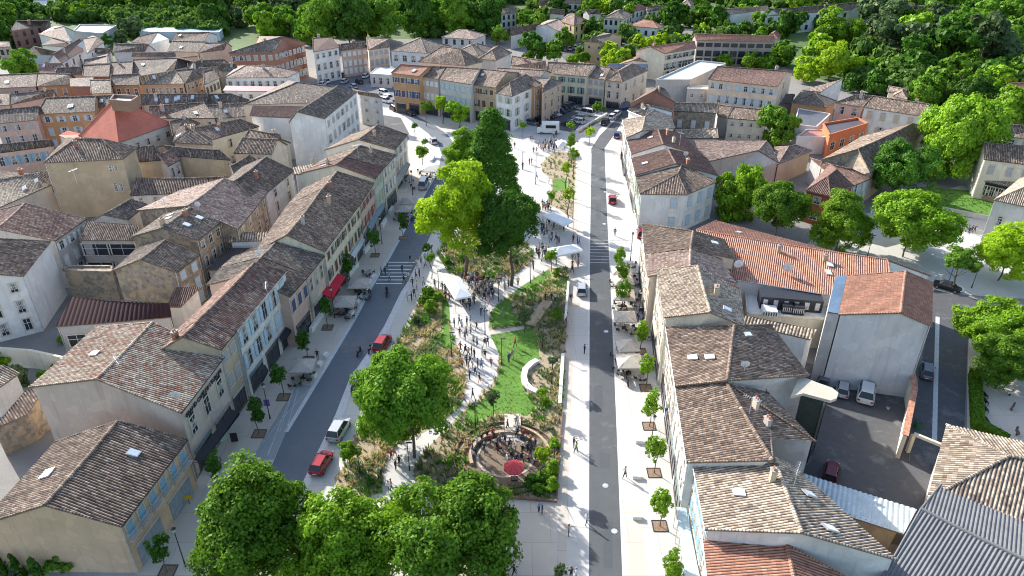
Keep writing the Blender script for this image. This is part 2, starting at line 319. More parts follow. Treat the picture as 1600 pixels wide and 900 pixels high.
sheet('path', [(820, 513), (833, 512), (860, 475), (905, 480), (905, 474), (850, 470)], 6, gravel_m)
sheet('pavement', [(772, 779), (870, 786), (868, 930), (700, 930), (700, 850)], 2, conc2)
band('kerb', [(772, 776), (870, 784)], .6, 5, lightstrip)
sheet('pavement', [(980, 865), (975, 790), (1000, 790), (1015, 930), (985, 930)], 2, conc2)

patch_m = groundmat('asphalt_repair', [(.07, .076, .083), (.06, .066, .072), (.085, .09, .095)], (.2, 1.5, 18), .9, .2)
for x, y, l_, w_ in ((935, 620, 5, 1.1), (950, 850, 6, .9), (935, 330, 8, 1.0), (945, 720, 2.5, 1.2)):
    p = un(x, y); q = un(x+(6 if x > 800 else 40)*.0+ (0 if x > 800 else 25), y-(30 if x > 800 else 40)); d = (q-p).normalized(); n_ = Vector((-d.y, d.x, 0))
    o = sheet('road_patch', [p-d*l_/2-n_*w_/2, p+d*l_/2-n_*w_/2, p+d*l_/2+n_*w_/2, p-d*l_/2+n_*w_/2], .0105, patch_m, True)
# ---------------- buildings ----------------
PROF = (1.0, .62, 0.0, .62)
def corrug(mb, poly, eave, amp, pitch, near, uv0=0.0, mi=0):
    """poly: 3D convex polygon, its first edge is the eave. Real rounded tile columns running down the slope."""
    P = [Vector(p) for p in poly]; a, b = P[0], P[1]
    n = None
    for i in range(2, len(P)):
        c = (b-a).cross(P[i]-a)
        if c.length > 1e-4: n = c.normalized(); break
    if n is None: return
    if n.z < 0: n = -n
    u = (b-a).normalized(); v = n.cross(u)
    if v.z < 0: v = -v
    if not near:
        mb.add(P, [tuple(range(len(P)))], mi, [((p-a).dot(u)+uv0, (p-a).dot(v)) for p in P]); return
    e2 = Vector((b.x-a.x, b.y-a.y, 0)).normalized(); f2 = Vector((-e2.y, e2.x, 0))
    if sum((p-a).dot(f2) for p in P) < 0: f2 = -f2
    Q = [(p-a).dot(e2) for p in P]; u0, u1 = min(Q), max(Q); k = 1/max(.5, n.z)
    S = sorted(set([round(u0, 4), round(u1, 4)]+[round(q, 4) for q in Q]+[round(i*pitch/4, 4) for i in range(math.ceil(u0/pitch*4), int(u1/pitch*4)+1)]))
    vs = []; uvs = []
    for s in S:
        s_ = min(max(s, u0+1e-4), u1-1e-4); X = []
        for i in range(len(P)):
            q, r, p0, p1 = Q[i], Q[(i+1) % len(P)], P[i], P[(i+1) % len(P)]
            if (q-s_)*(r-s_) <= 0 and abs(q-r) > 1e-6: X.append(p0.lerp(p1, (s_-q)/(r-q)))
        if not X: X = [a]
        X.sort(key=lambda p: (p-a).dot(f2)); lo, hi = X[0], X[-1]
        x = ((s/pitch) % 1)*4; i0 = int(x) % 4; h = PROF[i0]*(1-(x-int(x)))+PROF[(i0+1) % 4]*(x-int(x))
        sg = (min(.2, .012*(u1-u0))*math.sin(math.pi*(s_-u0)/(u1-u0))) if len(P) == 4 else 0; o = n*amp*h
        vs += [lo+o-Vector((0, 0, sg*.3)), hi+o-Vector((0, 0, sg))]; uvs += [(s*.30/pitch, (lo-a).dot(f2)*k), (s*.30/pitch, (hi-a).dot(f2)*k)]
    mb.add(vs, [(2*i, 2*i+2, 2*i+3, 2*i+1) for i in range(len(S)-1)], mi, uvs)
WM = {}; rng = random.Random(5)
def win_mesh(w, h, style, shut, far):
    """window in local coords: x along wall, -y outward, origin at sill centre"""
    vr = rng.randrange(3) if far < 2 else 0; k = (round(w, 1), round(h, 1), style, shut, far, vr)
    if k in WM: return WM[k]
    mb = MB(); w2 = w/2
    if style == 'shop':
        mb.box((0, -.02, h/2), (w, .06, h), 0, 0); 
        n = max(2, int(w/1.3))
        for i in range(n+1): mb.box((-w2+w*i/n, -.06, h/2), (.09, .08, h), 0, 1)
        mb.box((0, -.07, h+.18), (w+.2, .14, .38), 0, 2)
        mb.box((0, -.06, .12), (w, .08, .24), 0, 1)
        me = mb.mesh('window', [glass, plain('shop_frame', (.10, .09, .085), .5), plain('shop_fascia_%d' % random.randint(0, 3), random.choice([(.30, .28, .25), (.12, .11, .10), (.42, .38, .32), (.16, .22, .22)]), .6)])
    elif style == 'door':
        mb.box((0, -.02, h/2), (w, .06, h), 0, 0); mb.box((0, -.05, h+.08), (w+.3, .1, .16), 0, 1)
        mb.box((-w2-.08, -.05, h/2), (.16, .1, h), 0, 1); mb.box((w2+.08, -.05, h/2), (.16, .1, h), 0, 1); mb.box((0, -.06, h/2), (.05, .04, h), 0, 1)
        me = mb.mesh('window', [plain('door_wood', (.12, .075, .05), .6), surround_m])
    elif style == 'roller':
        mb.box((0, -.03, h/2), (w, .08, h), 0, 0)
        for i in range(8): mb.box((0, -.08, h*(i+.5)/8), (w, .03, .05), 0, 0)
        mb.box((0, -.06, h+.1), (w+.3, .12, .2), 0, 1); me = mb.mesh('window', [plain('roller_door', (.30, .34, .38), .5, .3), surround_m])
    else:
        mb.box((0, -.015, h/2), (w, .04, h), 0, 0)
        if far < 2:
            for sx in (-1, 1): mb.box((sx*(w2+.05), -.045, h/2), (.12, .09, h+.1), 0, 2)
            mb.box((0, -.05, h+.08), (w+.3, .1, .16), 0, 2); mb.box((0, -.09, -.05), (w+.34, .18, .1), 0, 2)
            mb.box((0, -.04, h/2), (.06, .03, h), 0, 1); mb.box((0, -.04, h*.62), (w, .03, .06), 0, 1)
            for sx in (-1, 1): mb.box((sx*(w2-.04), -.04, h/2), (.07, .03, h), 0, 1)
        if far < 2 and vr:
            for sx in (-1, 1)[:vr]: mb.box((sx*w*.27, -.037, h*(.5 if vr == 1 else .62)), (w*.3, .012, h*(.94 if vr == 1 else .7)), 0, 4)
        if style == 'arch':
            mb.tube((0, 0, h), (0, -.05, h), w2, w2, 16, 0); mb.tube((0, .0, h), (0, -.03, h), w2+.14, w2+.14, 16, 2)
        if style == 'rail':
            mb.box((0, -.5, .95), (w+.5, .05, .06), 0, 3); mb.box((0, -.28, .02), (w+.5, .55, .1), 0, 2)
            for i in range(9): mb.box((-(w+.5)/2+(w+.5)*i/8, -.5, .48), (.035, .035, .95), 0, 3)
            for sx in (-1, 1): mb.box((sx*(w+.5)/2, -.26, .95), (.04, .5, .05), 0, 3)
        me = mb.mesh('window', [glass, frame_m, surround_m, metal_l if style == 'rail' else metal_d, plain('curtain_cloth', (.34, .33, .31), .9)])
    WM[k] = me; return me
SM = {}
def shutter_mesh(w, h, shut):
    k = (round(w, 1), round(h, 1), shut)
    if k not in SM:
        mb = MB(); mb.box((0, 0, h/2), (w, .05, h))
        for i in range(6): mb.box((0, -.03, h*(i+.6)/6.2), (w*.82, .02, h*.09))
        SM[k] = mb.mesh('shutter', [SH(shut)])
    return SM[k]
def put(name, me, parent, loc, rz, scale=None):
    o = bpy.data.objects.new(name, me); C.objects.link(o); o.parent = parent; o.location = loc; o.rotation_euler = (0, 0, rz)
    if scale: o.scale = scale
    return o
def wall_windows(root, base, a, b, cen, h, spec, dist):
    """spec = dict(n, st, sh, g, w, hh, style, sk, closed)"""
    a, b = Vector((a.x, a.y, 0)), Vector((b.x, b.y, 0)); L = (b-a).length
    if L < 1.6: return
    d = (b-a).normalized(); nn = Vector((d.y, -d.x, 0))
    if nn.dot(Vector((cen.x, cen.y, 0))-a) > 0: nn = -nn; a, b, d = b, a, -d
    rz = math.atan2(-nn.x*-1, nn.y*-1) if 0 else math.atan2(d.y, d.x)
    st = spec.get('st', max(1, round(h/3.0))); n = spec.get('n') or max(1, round(L/3.0)); fh = h/st
    far = 0 if dist < 150 else 1 if dist < 260 else 2
    for k in range(st):
        if k in spec.get('sk', ()): continue
        top = k == st-1
        if k == 0 and spec.get('g') and spec['g'] != 'win':
            g = spec['g']
            if g == 'blank': continue
            m = max(1, round(L/5)) if g in ('shop', 'roller') else n
            for i in range(m):
                x = L*(i+.5)/m
                if g == 'shop': ww, hh, sty = L/m*.74, min(2.6, fh*.8), 'shop'
                elif g == 'roller': ww, hh, sty = L/m*.7, min(2.6, fh*.8), 'roller'
                elif g == 'door' and i % 2 == 0: ww, hh, sty = 1.2, 2.3, 'door'
                else: ww, hh, sty = 1.1, 1.5, 'plain'
                z = .05 if sty in ('shop', 'door', 'roller') else 1.0
                p = a+d*x+nn*.02; put('door' if sty == 'door' else 'garage_door' if sty == 'roller' else 'shop_window' if sty == 'shop' else 'window', win_mesh(round(ww, 1), round(hh, 1), sty, None, far), root, (p.x-base.x, p.y-base.y, z), rz)
            continue
        ww = spec.get('w', 1.0); hh = min(spec.get('hh', 1.75), fh*.66)*(.72 if (top and st > 2 and not spec.get('eq')) else 1); z = fh*k+(fh-hh)*.52+spec.get('dz', 0)
        if k == 0: z = max(.9, z)
        for i in range(n):
            if (k, i) in spec.get('no', ()): continue
            p = a+d*(L*(i+.5)/n)+nn*.02; loc = (p.x-base.x, p.y-base.y, z)
            sty = spec.get('style', 'plain')
            wo = put('window', win_mesh(ww, round(hh, 1), sty if k or sty == 'arch' else 'plain', None, far), root, loc, rz)
            sh = spec.get('sh')
            if sh and L/n > 2.0:
                closed = rng.random() < spec.get('closed', .3); sm = shutter_mesh(ww/2, hh, sh)
                for sx in (-1, 1):
                    put('shutter', sm, wo, (sx*(ww/4 if closed else ww*.77), -.09 if closed else -.07, 0), 0)
            elif sh:
                for sx in (-1, 1): put('shutter', shutter_mesh(ww/2, hh, sh), wo, (sx*ww/4, -.09, 0), 0)
def ridge_cap(mb, a, b, r=.13, mi=0, sag=0):
    a, b = Vector(a), Vector(b); L = (b-a).length
    if L < .5: return
    d = (b-a)/L; s = d.cross(Vector((0, 0, 1)))
    if s.length < .1: return
    s.normalize(); up = s.cross(d); vs = []; K = 8 if sag else 1; uvs = []
    for j in range(K+1):
        p = a.lerp(b, j/K)-Vector((0, 0, sag*min(.2, .012*L)*math.sin(math.pi*j/K)))
        for t in (0, .25, .5, .75, 1): an = math.pi*t; vs.append(p+s*math.cos(an)*r+up*(math.sin(an)*r-.01)); uvs.append((L*j/K, t*.08))
    mb.add(vs, [(5*j+i, 5*j+i+1, 5*j+6+i, 5*j+5+i) for j in range(K) for i in range(4)], mi, uvs)
BL = []
def B(label, kind, pts, h, r=2.5, wall='beige', roof='br', w=(), ch=0, sk=0, cat='house', name='house', k=2.0, pitch=.30, par=.5, ctop=1.3, wm=None, rm=None, grp=None, inset=.28, z0=0):
    """pts are survey points on the roof's own edges: eaves at height h, ridge at h+r"""
    X = [un(*p, h) for p in pts]; rid = None
    if kind == 'g':
        r1, r0 = un(*pts[3], h+r), un(*pts[2], h+r)     # E0, E1, R0, R1
        E0, E1 = X[0], X[1]; E3 = E0+(Vector((r0.x, r0.y, h))-E0)*k; E2 = E1+(Vector((r1.x, r1.y, h))-E1)*k
        E2.z = E3.z = h; X = [E0, E1, E2, E3]; rid = (r0, r1)
    elif kind == 'q': r0, r1 = un(*pts[4], h+r), un(*pts[5], h+r); X = X[:4]; rid = (r0, r1)
    elif kind == 's': X = [X[0], X[1], un(*pts[2], h+r), un(*pts[3], h+r)]
    elif kind != 'hq' and len(X) == 3: X.append(X[0]+X[2]-X[1])
    if kind == 'hq': rid = (un(*pts[4], h+r), un(*pts[5], h+r)); X = X[:4]; kind = 'h'
    elif kind == 'h':
        L0 = ((X[1]-X[0]).length+(X[2]-X[3]).length)/2; L1 = ((X[2]-X[1]).length+(X[3]-X[0]).length)/2
        if L1 > L0*1.05: X = X[1:]+X[:1]; L0, L1 = L1, L0; w = [((s-1) % 4, d) for s, d in w]
        ma, mb_ = (X[0]+X[3])/2, (X[1]+X[2])/2; t = min(.5, .5*L1/L0)
        ra, rb = ma.lerp(mb_, t), ma.lerp(mb_, 1-t); ra.z = rb.z = h+r; rid = (ra, rb)
    
    cen = sum(X, Vector())/len(X); base = Vector((cen.x, cen.y, 0)); dist = (cen-Vector((0, 0, CH))).length
    root = thing(name, label, cat, base, 0, grp); near = dist < 185
    off = Vector((0, 0, .0)); lc = lambda p: p-base
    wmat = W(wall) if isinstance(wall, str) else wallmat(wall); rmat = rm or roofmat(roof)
    # inset wall footprint
    n = len(X); ins = []
    for p in X:
        d = Vector((cen.x-p.x, cen.y-p.y, 0)); d = d.normalized()*min(inset*1.41, d.length*.2) if d.length else d; ins.append(Vector((p.x, p.y, 0))+d)
    mb = MB()
    def top(i): return ins[i]
    A = [lc(p) for p in ins]
    if kind in ('g', 'q', 'h'):
        hw = h-.06; V = [(a.x, a.y, 0) for a in A]+[(a.x, a.y, hw) for a in A]; fs = [(i, (i+1) % 4, 4+(i+1) % 4, 4+i) for i in range(4)]
        if kind != 'h':
            for (i, j, rp) in ((1, 2, rid[1]), (3, 0, rid[0])):
                q = lc(rp); m_ = (A[i]+A[j])/2; dd = Vector((-q.x, -q.y, 0)); dd = dd.normalized()*inset if dd.length > 1 else dd*0
                V.append((q.x+dd.x, q.y+dd.y, h+r-.12)); fs[[1, 3][0] if i == 1 else 3] = (i, j, 4+j, len(V)-1, 4+i)
        mb.add(V, fs)
    elif kind == 's':
        V = [(a.x, a.y, 0) for a in A]+[(A[0].x, A[0].y, h-.06), (A[1].x, A[1].y, h-.06), (A[2].x, A[2].y, h+r-.12), (A[3].x, A[3].y, h+r-.12)]
        mb.add(V, [(i, (i+1) % 4, 4+(i+1) % 4, 4+i) for i in range(4)])
    else:
        A0 = [lc(p) for p in X]; mb.prism([(a.x, a.y) for a in A0], z0, h)
    mb.build('wall', wmat, root)
    # roof
    mr = MB(); Y = [lc(p) for p in X]
    if kind in ('g', 'q'):
        r0, r1 = lc(rid[0]), lc(rid[1])
        corrug(mr, [Y[0], Y[1], r1, r0], 0, .10, pitch, near); corrug(mr, [Y[2], Y[3], r0, r1], 0, .10, pitch, near)
        ridge_cap(mr, r0, r1, .19, 0, 1 if near else 0); edges = [(Y[0], Y[1]), (Y[1], r1), (r1, Y[2]), (Y[2], Y[3]), (Y[3], r0), (r0, Y[0])]
        if dist < 260:
            for e in ((Y[1], r1), (r1, Y[2]), (Y[3], r0), (r0, Y[0])): ridge_cap(mr, e[0]+Vector((0, 0, .05)), e[1]+Vector((0, 0, .05)), .1)
    elif kind == 'h':
        r0, r1 = lc(rid[0]), lc(rid[1]); deg = (r1-r0).length < .3
        if deg:
            for i in range(4): corrug(mr, [Y[i], Y[(i+1) % 4], (r0+r1)/2], 0, .10, pitch, near)
        else:
            corrug(mr, [Y[0], Y[1], r1, r0], 0, .10, pitch, near); corrug(mr, [Y[1], Y[2], r1], 0, .10, pitch, near)
            corrug(mr, [Y[2], Y[3], r0, r1], 0, .10, pitch, near); corrug(mr, [Y[3], Y[0], r0], 0, .10, pitch, near)
            ridge_cap(mr, r0, r1, .17)
        for i, q in ((0, r0), (1, r1), (2, r1), (3, r0)): ridge_cap(mr, Y[i], q, .15)
        edges = [(Y[i], Y[(i+1) % 4]) for i in range(4)]
    elif kind == 's':
        corrug(mr, [Y[0], Y[1], Y[2], Y[3]], 0, .10, pitch, near); edges = [(Y[i], Y[(i+1) % 4]) for i in range(4)]
    else:
        mr.add([(p.x, p.y, h+.01) for p in Y], [tuple(range(len(Y)))], 0, [(p.x, p.y) for p in Y]); edges = []
        mp = MB()
        for i in range(len(Y)):
            a, b = Y[i], Y[(i+1) % len(Y)]; d = b-a; m_ = (a+b)/2; mp.box((m_.x, m_.y, h+par/2+.013), (d.length+.25, .25, par), math.atan2(d.y, d.x))
        if par > 0: mp.build('parapet', wmat, root)
    for a, b in edges:      # fascia below the tile edge
        mr.add([a+Vector((0, 0, .02)), b+Vector((0, 0, .02)), b-Vector((0, 0, .16)), a-Vector((0, 0, .16))], [(0, 1, 2, 3)], 1, [(0, 0)]*4)
    if kind in ('g', 'q') and dist < 200:
        c2 = MB(); c2.tube(Y[0]-Vector((0, 0, .06)), Y[1]-Vector((0, 0, .06)), .07, None, 6); c2.build('gutter', metal_l if wall == 'white' else metal_d, root)
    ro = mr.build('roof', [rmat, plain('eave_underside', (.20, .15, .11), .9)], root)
    # windows
    if w and dist < 210 and kind != 'f':
        for s, spec in w[:1]:
            for q in (ins[s % 4], ins[(s+1) % 4]):
                v = q-Vector((cen.x, cen.y, 0)); v = q-base+Vector((v.x, v.y, 0)).normalized()*.12; mp_ = MB(); mp_.tube((v.x, v.y, 0), (v.x, v.y, h-.1), .055, None, 6); mp_.build('downpipe', metal_l, root)
    for s, spec in w:
        i = s % 4; j = (i+1) % len(ins); hh = h
        wall_windows(root, base, ins[i] if kind != 'f' else X[i], ins[j] if kind != 'f' else X[j], cen, hh, spec, dist)
    rg = random.Random(hash(label) % 9999 if 0 else sum(map(ord, label)))
    def onroof(s, t, side):
        if kind in ('g', 'q', 'h'):
            a, b, c, d = (Y[0], Y[1], r1, r0) if side else (Y[3], Y[2], r1, r0)
        elif kind == 's': a, b, c, d = Y[0], Y[1], Y[2], Y[3]
        else: a, b, c, d = [Vector((q.x, q.y, h)) for q in (Y[0], Y[1], Y[2], Y[3])]
        q0, q1 = a.lerp(b, s), d.lerp(c, s); return q0.lerp(q1, t), (b-a), (q1-q0)
    for i in range(ch):
        p, du, dv = onroof(rg.uniform(.15, .85), rg.uniform(.6, .9), rg.random() < .5); c2 = MB(); rz = math.atan2(du.y, du.x); z = p.z
        hh = rg.uniform(.8, 1.2); bx, by = rg.uniform(.5, .85), rg.uniform(.4, .5)
        c2.box((0, 0, hh/2-.3), (bx, by, hh+.6), 0, 0); c2.box((0, 0, hh+.06), (bx+.14, by+.14, .12), 0, 1)
        for s in (-1, 1): c2.tube((s*bx*.22, 0, hh+.1), (s*bx*.22, 0, hh+.42), .11, .09, 8, 2)
        o = c2.build('chimney', [rg.choice([W('brick'), W('grey'), W('beige'), W('tan')]), plain('chimney_cap', (.35, .32, .28), .9), terracotta], ro, p); o.rotation_euler.z = rz
    for i in range(sk):
        p, du, dv = onroof(rg.uniform(.15, .85), rg.uniform(.3, .7), rg.random() < .6)
        u = du.normalized(); v = dv.normalized(); nrm = u.cross(v); nrm = -nrm if nrm.z < 0 else nrm; c2 = MB(); a_, b_ = .42, .58
        vs = []
        for zz in (0.0, .17):
            for sx, sy in ((-1, -1), (1, -1), (1, 1), (-1, 1)): vs.append(u*a_*sx+v*b_*sy+nrm*zz)
        c2.add(vs, [(0, 1, 5, 4), (1, 2, 6, 5), (2, 3, 7, 6), (3, 0, 4, 7), (4, 5, 6, 7)], 0)
        vs = [u*a_*.82*sx+v*b_*.85*sy+nrm*.18 for sx, sy in ((-1, -1), (1, -1), (1, 1), (-1, 1))]; c2.add(vs, [(0, 1, 2, 3)], 1)
        c2.build('skylight', [metal_l, plain('skylight_glass', (.55, .62, .68), .08, 0, .05)], ro, p)
    BL.append((root, label, X, h, cen)); root['b_'] = len(BL)-1; del root['b_']
    return root
def wf(s=0, **k): return (s, k)
# ======== right hand row along the straight road ========
B('long house near the bottom right corner, its sunlit tiled slope ending beside a brick chimney', 'q', T(2, 3, (1205, 610), (1108, 88))+T(3, 3, (175, 225), (810, 800), (215, 632), (38, 158)), 8.3, 2.6, 'white', 'bg', [wf(0, n=7, st=3, sh='blue', g='win', closed=.7)], sk=3, ch=1)
B('low house with a bright orange tiled roof at the bottom edge right of the road', 'g', T(2, 3, (1232, 1020), (1188, 628))+T(3, 3, (190, 1040), (120, 706)), 6.6, 2.0, 'white', 'og', [wf(0, n=4, st=2, sh='white')])
B('white three storey house with two square chimneys in the right hand row', 'q', T(2, 3, (1090, 190), )+T(2, 2, (1018, 612))+T(3, 2, (300, 960), (-10, 640))+T(3, 3, (30, 178))+T(2, 2, (1342, 592)), 9.0, 2.5, 'white', 'br', [wf(0, n=5, st=3, sh='white', g='shop', closed=.5)], ch=2)
B('white house with arched upper windows and a brown roof right of the terrace umbrellas', 'q', T(2, 2, (1018, 612), (960, 246), )+T(3, 2, (20, 230), (260, 545))+T(2, 2, (1345, 578), (1388, 236)), 9.4, 2.5, 'white', 'br', [wf(0, n=5, st=3, style='arch', g='shop', eq=1)], sk=3)
B('cream house whose pale ridge and bluish white gable wall rise over the terrace', 'q', T(2, 2, (950, 184))+T(2, 1, (905, 788))+T(2, 1, (1430, 930))+T(2, 2, (1455, 240), (1240, 152))+T(2, 1, (1160, 760)), 10.6, 2.4, 'cream', 'bg', [wf(0, n=5, st=3, sh='beige', g='shop')], sk=1, ch=1)
B('peach house with pinkish roof slope beside the paved crossing', 'q', T(2, 1, (850, 830), (832, 690), (1300, 700), (1420, 900), (1112, 765), (1115, 655)), 9.2, 2.2, 'peach', 'pk', [wf(0, n=3, st=3, sh='beige', g='shop')])
B('corner house with a broad grey brown roof slope at the paved crossing', 'q', T(2, 1, (832, 690), (812, 496), (1330, 600), (1400, 720), (1115, 655), (1132, 545)), 9.2, 2.2, 'cream', 'br', [wf(0, n=3, st=3, sh='beige', g='shop'), wf(1, n=3, st=3)], sk=1)
B('long building with a new orange tiled roof behind the terrace row', 'q', [(1150, 437), (1400, 478), (1455, 431), (1120, 345), (1088, 359), (1387, 406)], 7.0, 2.0, 'white', 'og', [wf(0, n=2, st=2)], sk=3, ch=2)
B('tall gabled building with a blank pale grey wall over the parking yard', 'q', T(3, 2, (440, 166), (494, -75), (1032, -30), (1025, 240), (830, 156), (860, -103)), 11.2, 1.6, 'lgrey', 'og', [wf(2, n=3, st=3)])
B('narrow lean-to with a blue grey sheet metal roof on the tall gabled building', 's', T(3, 2, (372, 150), (420, -70), (500, -76), (447, 160)), 10.85, .3, 'grey', 'br', rm=metalroof('blue_zinc', (.16, .24, .34)), inset=.02, cat='lean-to', name='lean_to')
B('lean-to with a coarse tiled roof above a bluish white wall', 's', T(3, 2, (262, 322))+T(2, 2, (1375, 205))+T(2, 2, (1420, 165))+T(3, 2, (308, 262)), 6.6, .5, 'white', 'bg', cat='lean-to', name='lean_to', pitch=.42)
B('flat roofed terrace building among the air conditioning boxes', 'f', [(1163, 436), (1168, 492), (1290, 500), (1300, 450)], 4.8, 0, 'cream', 'br', rm=concrete_w, par=.3, cat='terrace', name='terrace_building')
B('end house with a striped hipped roof, white walls and blue shutters', 'hq', T(2, 1, (772, 203), (797, 312), (1095, 317), (1280, 236), (1062, 128), (1036, 186)), 7.6, 2.2, 'white', 'br', [wf(0, n=3, st=2, sh='green'), wf(1, n=2, st=2, sh='lblue', closed=1, no=[(0, 0), (1, 0)]), wf(2, n=3, st=2, sh='lblue', closed=1)])
B('white house with a red brown roof, second of the row past the hipped end house', 'q', T(2, 1, (770, 195), (745, 92), (1215, 85), (1290, 198), (1025, 122), (975, 30)), 8.0, 2.2, 'white', 'dr', [wf(0, n=3, st=3, sh='sage', g='shop')], sk=1, ch=1)
B('white house with dark red roof and brick chimneys by the right hand road', 'q', T(2, 1, (745, 65))+T(2, 0, (712, 862), (1060, 830), (1195, 975), (945, 902), (915, 812)), 8.2, 2.2, 'white', 'dr', [wf(0, n=3, st=3, sh='lblue', g='shop')], ch=2, sk=1)
B('tall pale roofed house at the upper bend of the right hand road', 'q', T(2, 0, (712, 862), (690, 752), (960, 640), (1020, 800), (812, 818), (832, 728)), 8.8, 2.0, 'white', 'bg', [wf(0, n=3, st=3, g='shop')])
B('dark roofed house tucked behind the brick gable at the upper road bend', 'q', T(2, 0, (832, 735), (720, 690), (870, 600), (1010, 700), (860, 660), (790, 640)), 9.6, 1.2, 'white', 'gr', [], sk=1, ch=1)
B('red brick gabled house above the upper road bend', 'q', T(2, 0, (735, 650), (860, 560), (960, 560), (1022, 640), (893, 568), (915, 540)), 11.0, 2.2, 'brick', 'dr', [], ch=1)
B('stone house with white shutters and a yellowish tile roof', 'g', T(2, 0, (1003, 692), (1282, 706), (1010, 642), (1285, 648)), 6.6, 1.6, 'stone', 'bg', [wf(0, n=3, st=1, sh='white', closed=1)])
B('low building with a narrow yellowish tile roof below the stone house', 'g', T(2, 0, (1030, 866), (1290, 862), (1020, 812), (1282, 802)), 4.5, 1.2, 'grey', 'bg')
B('low cream house with small dark windows and a brown roof left of the hedge', 'g', T(2, 0, (1345, 738), (1590, 756), (1385, 668), (1610, 688)), 5.8, 1.6, 'cream', 'br', [wf(0, n=4, st=2, hh=.8, w=.9)])
B('small brown roofed shed between the stone house and the low cream house', 'g', T(2, 0, (1283, 722), (1345, 735), (1285, 655), (1370, 668)), 5.0, 1.2, 'grey', 'br', cat='shed', name='shed')
B('low pale walled house with a pinkish roof behind the round green trees', 'q', T(2, 1, (1180, 120), (1140, -20))+T(3, 1, (20, 15), (70, 118), (-60, 40), (-10, -20)), 5.2, 1.8, 'beige', 'pk')
B('tan walled house with a pink hipped roof by the dark shrub', 'h', T(3, 1, (60, 128), (275, 42), (190, 10), (40, 20)), 5.0, 1.4, 'tan', 'pk')
# ======== right hand back area ========
B('rust red rendered house with white framed windows and a hipped roof', 'h', T(3, 1, (235, 290), (390, 327), (530, 258), (385, 130)), 6.4, 2.2, 'red', 'dr', [wf(0, n=1, st=2, w=1.3, hh=1.3), wf(1, n=2, st=2, sh='white')])
B('old annexe with a mottled orange roof joined to the rust red house', 'g', T(3, 1, (530, 262), (645, 215), (400, 130), (520, 155)), 5.4, 1.4, 'grey', 'rd', [wf(0, n=2, st=2, sh='lblue')])
B('very long barn with a pale sunlit slope and a dark hipped end', 'q', T(3, 1, (332, 100), )+T(3, 0, (590, 850), (1010, 800))+T(3, 1, (637, 178), (562, 32))+T(3, 0, (905, 772)), 6.8, 2.6, 'stone', 'br', [], cat='barn', name='barn', sk=1)
B('white walled long house with a brown roof before the dark wood', 'g', T(3, 0, (592, 668), (952, 724), (655, 600), (1012, 652)), 7.2, 2.2, 'white', 'br', [wf(0, n=4, st=2, sh='beige', closed=.8)], ch=1)
B('pink walled house joined to the left end of the long white house', 'g', T(3, 0, (418, 642), (590, 667), (545, 592), (660, 600)), 7.0, 2.0, 'pink', 'gr', [wf(0, n=2, st=2, w=1.3)], ch=1)
B('hip roofed house with orange brick walls below the yellow green tree', 'h', T(3, 0, (145, 640), (368, 670), (432, 632), (215, 560)), 5.4, 1.8, 'orange', 'gr')
B('house with a tall white triangular gable by the yellow green tree', 's', T(3, 0, (330, 575), (215, 562), (474, 492), (464, 494)), 6.0, 2.4, 'white', 'pk')
B('flat grey roofed white house beside the orange panelled building', 'f', T(3, 0, (165, 782), (300, 797), (388, 716), (190, 682)), 4.6, 0, 'white', 'gr', [wf(0, n=1, st=1, w=1.8, hh=1.2)], rm=metalroof('old_grey_roof', (.13, .12, .12)), par=.25)
B('orange panelled modern building with white window frames', 'f', T(3, 0, (385, 850), (622, 778), (560, 745), (345, 780)), 5.6, 0, (.62, .18, .07), 'gr', [wf(0, n=4, st=1, w=1.6, hh=1.8, sh=None)], rm=metalroof('dark_roofing', (.10, .08, .08)), par=.45, cat='building', name='modern_building')
B('low white annexe with a salmon flat roof before the orange panels', 'f', T(3, 0, (180, 860), (385, 862), (480, 818), (240, 815)), 4.0, 0, 'white', 'gr', rm=metalroof('salmon_roof', (.50, .24, .17)), par=.3, cat='annexe', name='annexe')
B('long low house with a tan roof at the foot of the dark wood', 'g', T(3, 0, (935, 508), (1210, 520), (942, 450), (1285, 468)), 3.8, 1.8, 'white', 'pk', [wf(0, n=4, st=1)], sk=1)
B('small house with a pink hipped roof among the shrubs before the dark wood', 'h', T(3, 0, (780, 600), (870, 620), (890, 585), (790, 570)), 3.6, 1.3, 'cream', 'pk')
B('small cottage with a pinkish gable roof left of the tall poplar', 'g', T(3, 0, (745, 575), (850, 590), (755, 538), (870, 560)), 3.6, 1.3, 'cream', 'pk')
B('house with a bright salmon roof at the right edge by the wood', 'g', T(3, 0, (1520, 590), (1720, 585), (1510, 520), (1700, 512)), 4.0, 2.0, 'cream', 'og')
B('old tiled house at the right edge behind the tall light green tree', 'g', T(3, 0, (1475, 848), (1700, 880), (1470, 778), (1700, 790)), 6.6, 2.0, 'cream', 'br', [wf(0, n=2, st=2, sh='grey')])
B('tan roofed house half hidden by the tall light green tree', 'g', T(3, 0, (1310, 782), (1475, 790), (1310, 722), (1470, 735)), 5.4, 1.6, 'beige', 'pk')
B('cream priory wing with grey shutters and a broad tiled roof at the right edge', 'g', T(3, 1, (1350, 95), (1720, 140), (1350, -10), (1720, 20)), 8.5, 2.2, 'cream', 'br', [wf(0, n=3, st=2, sh='grey', g='blank')], cat='priory wing', name='priory_wing')
B('priory gallery with arched openings under a lean-to tiled roof', 's', T(3, 1, (1330, 225), (1560, 275), (1600, 205), (1350, 172)), 4.0, 1.3, (.42, .28, .19), 'bg', [wf(0, n=4, st=1, style='arch', w=2.0, hh=2.0)], cat='gallery', name='arched_gallery')
B('white stone chapel end with a hipped tile roof at the right edge', 'h', T(3, 1, (1412, 350), (1700, 410), (1900, 250), (1575, 215)), 8.0, 2.6, 'pale', 'bg', [wf(0, n=2, st=1, style='arch', w=.8, hh=1.2)], cat='chapel', name='chapel')
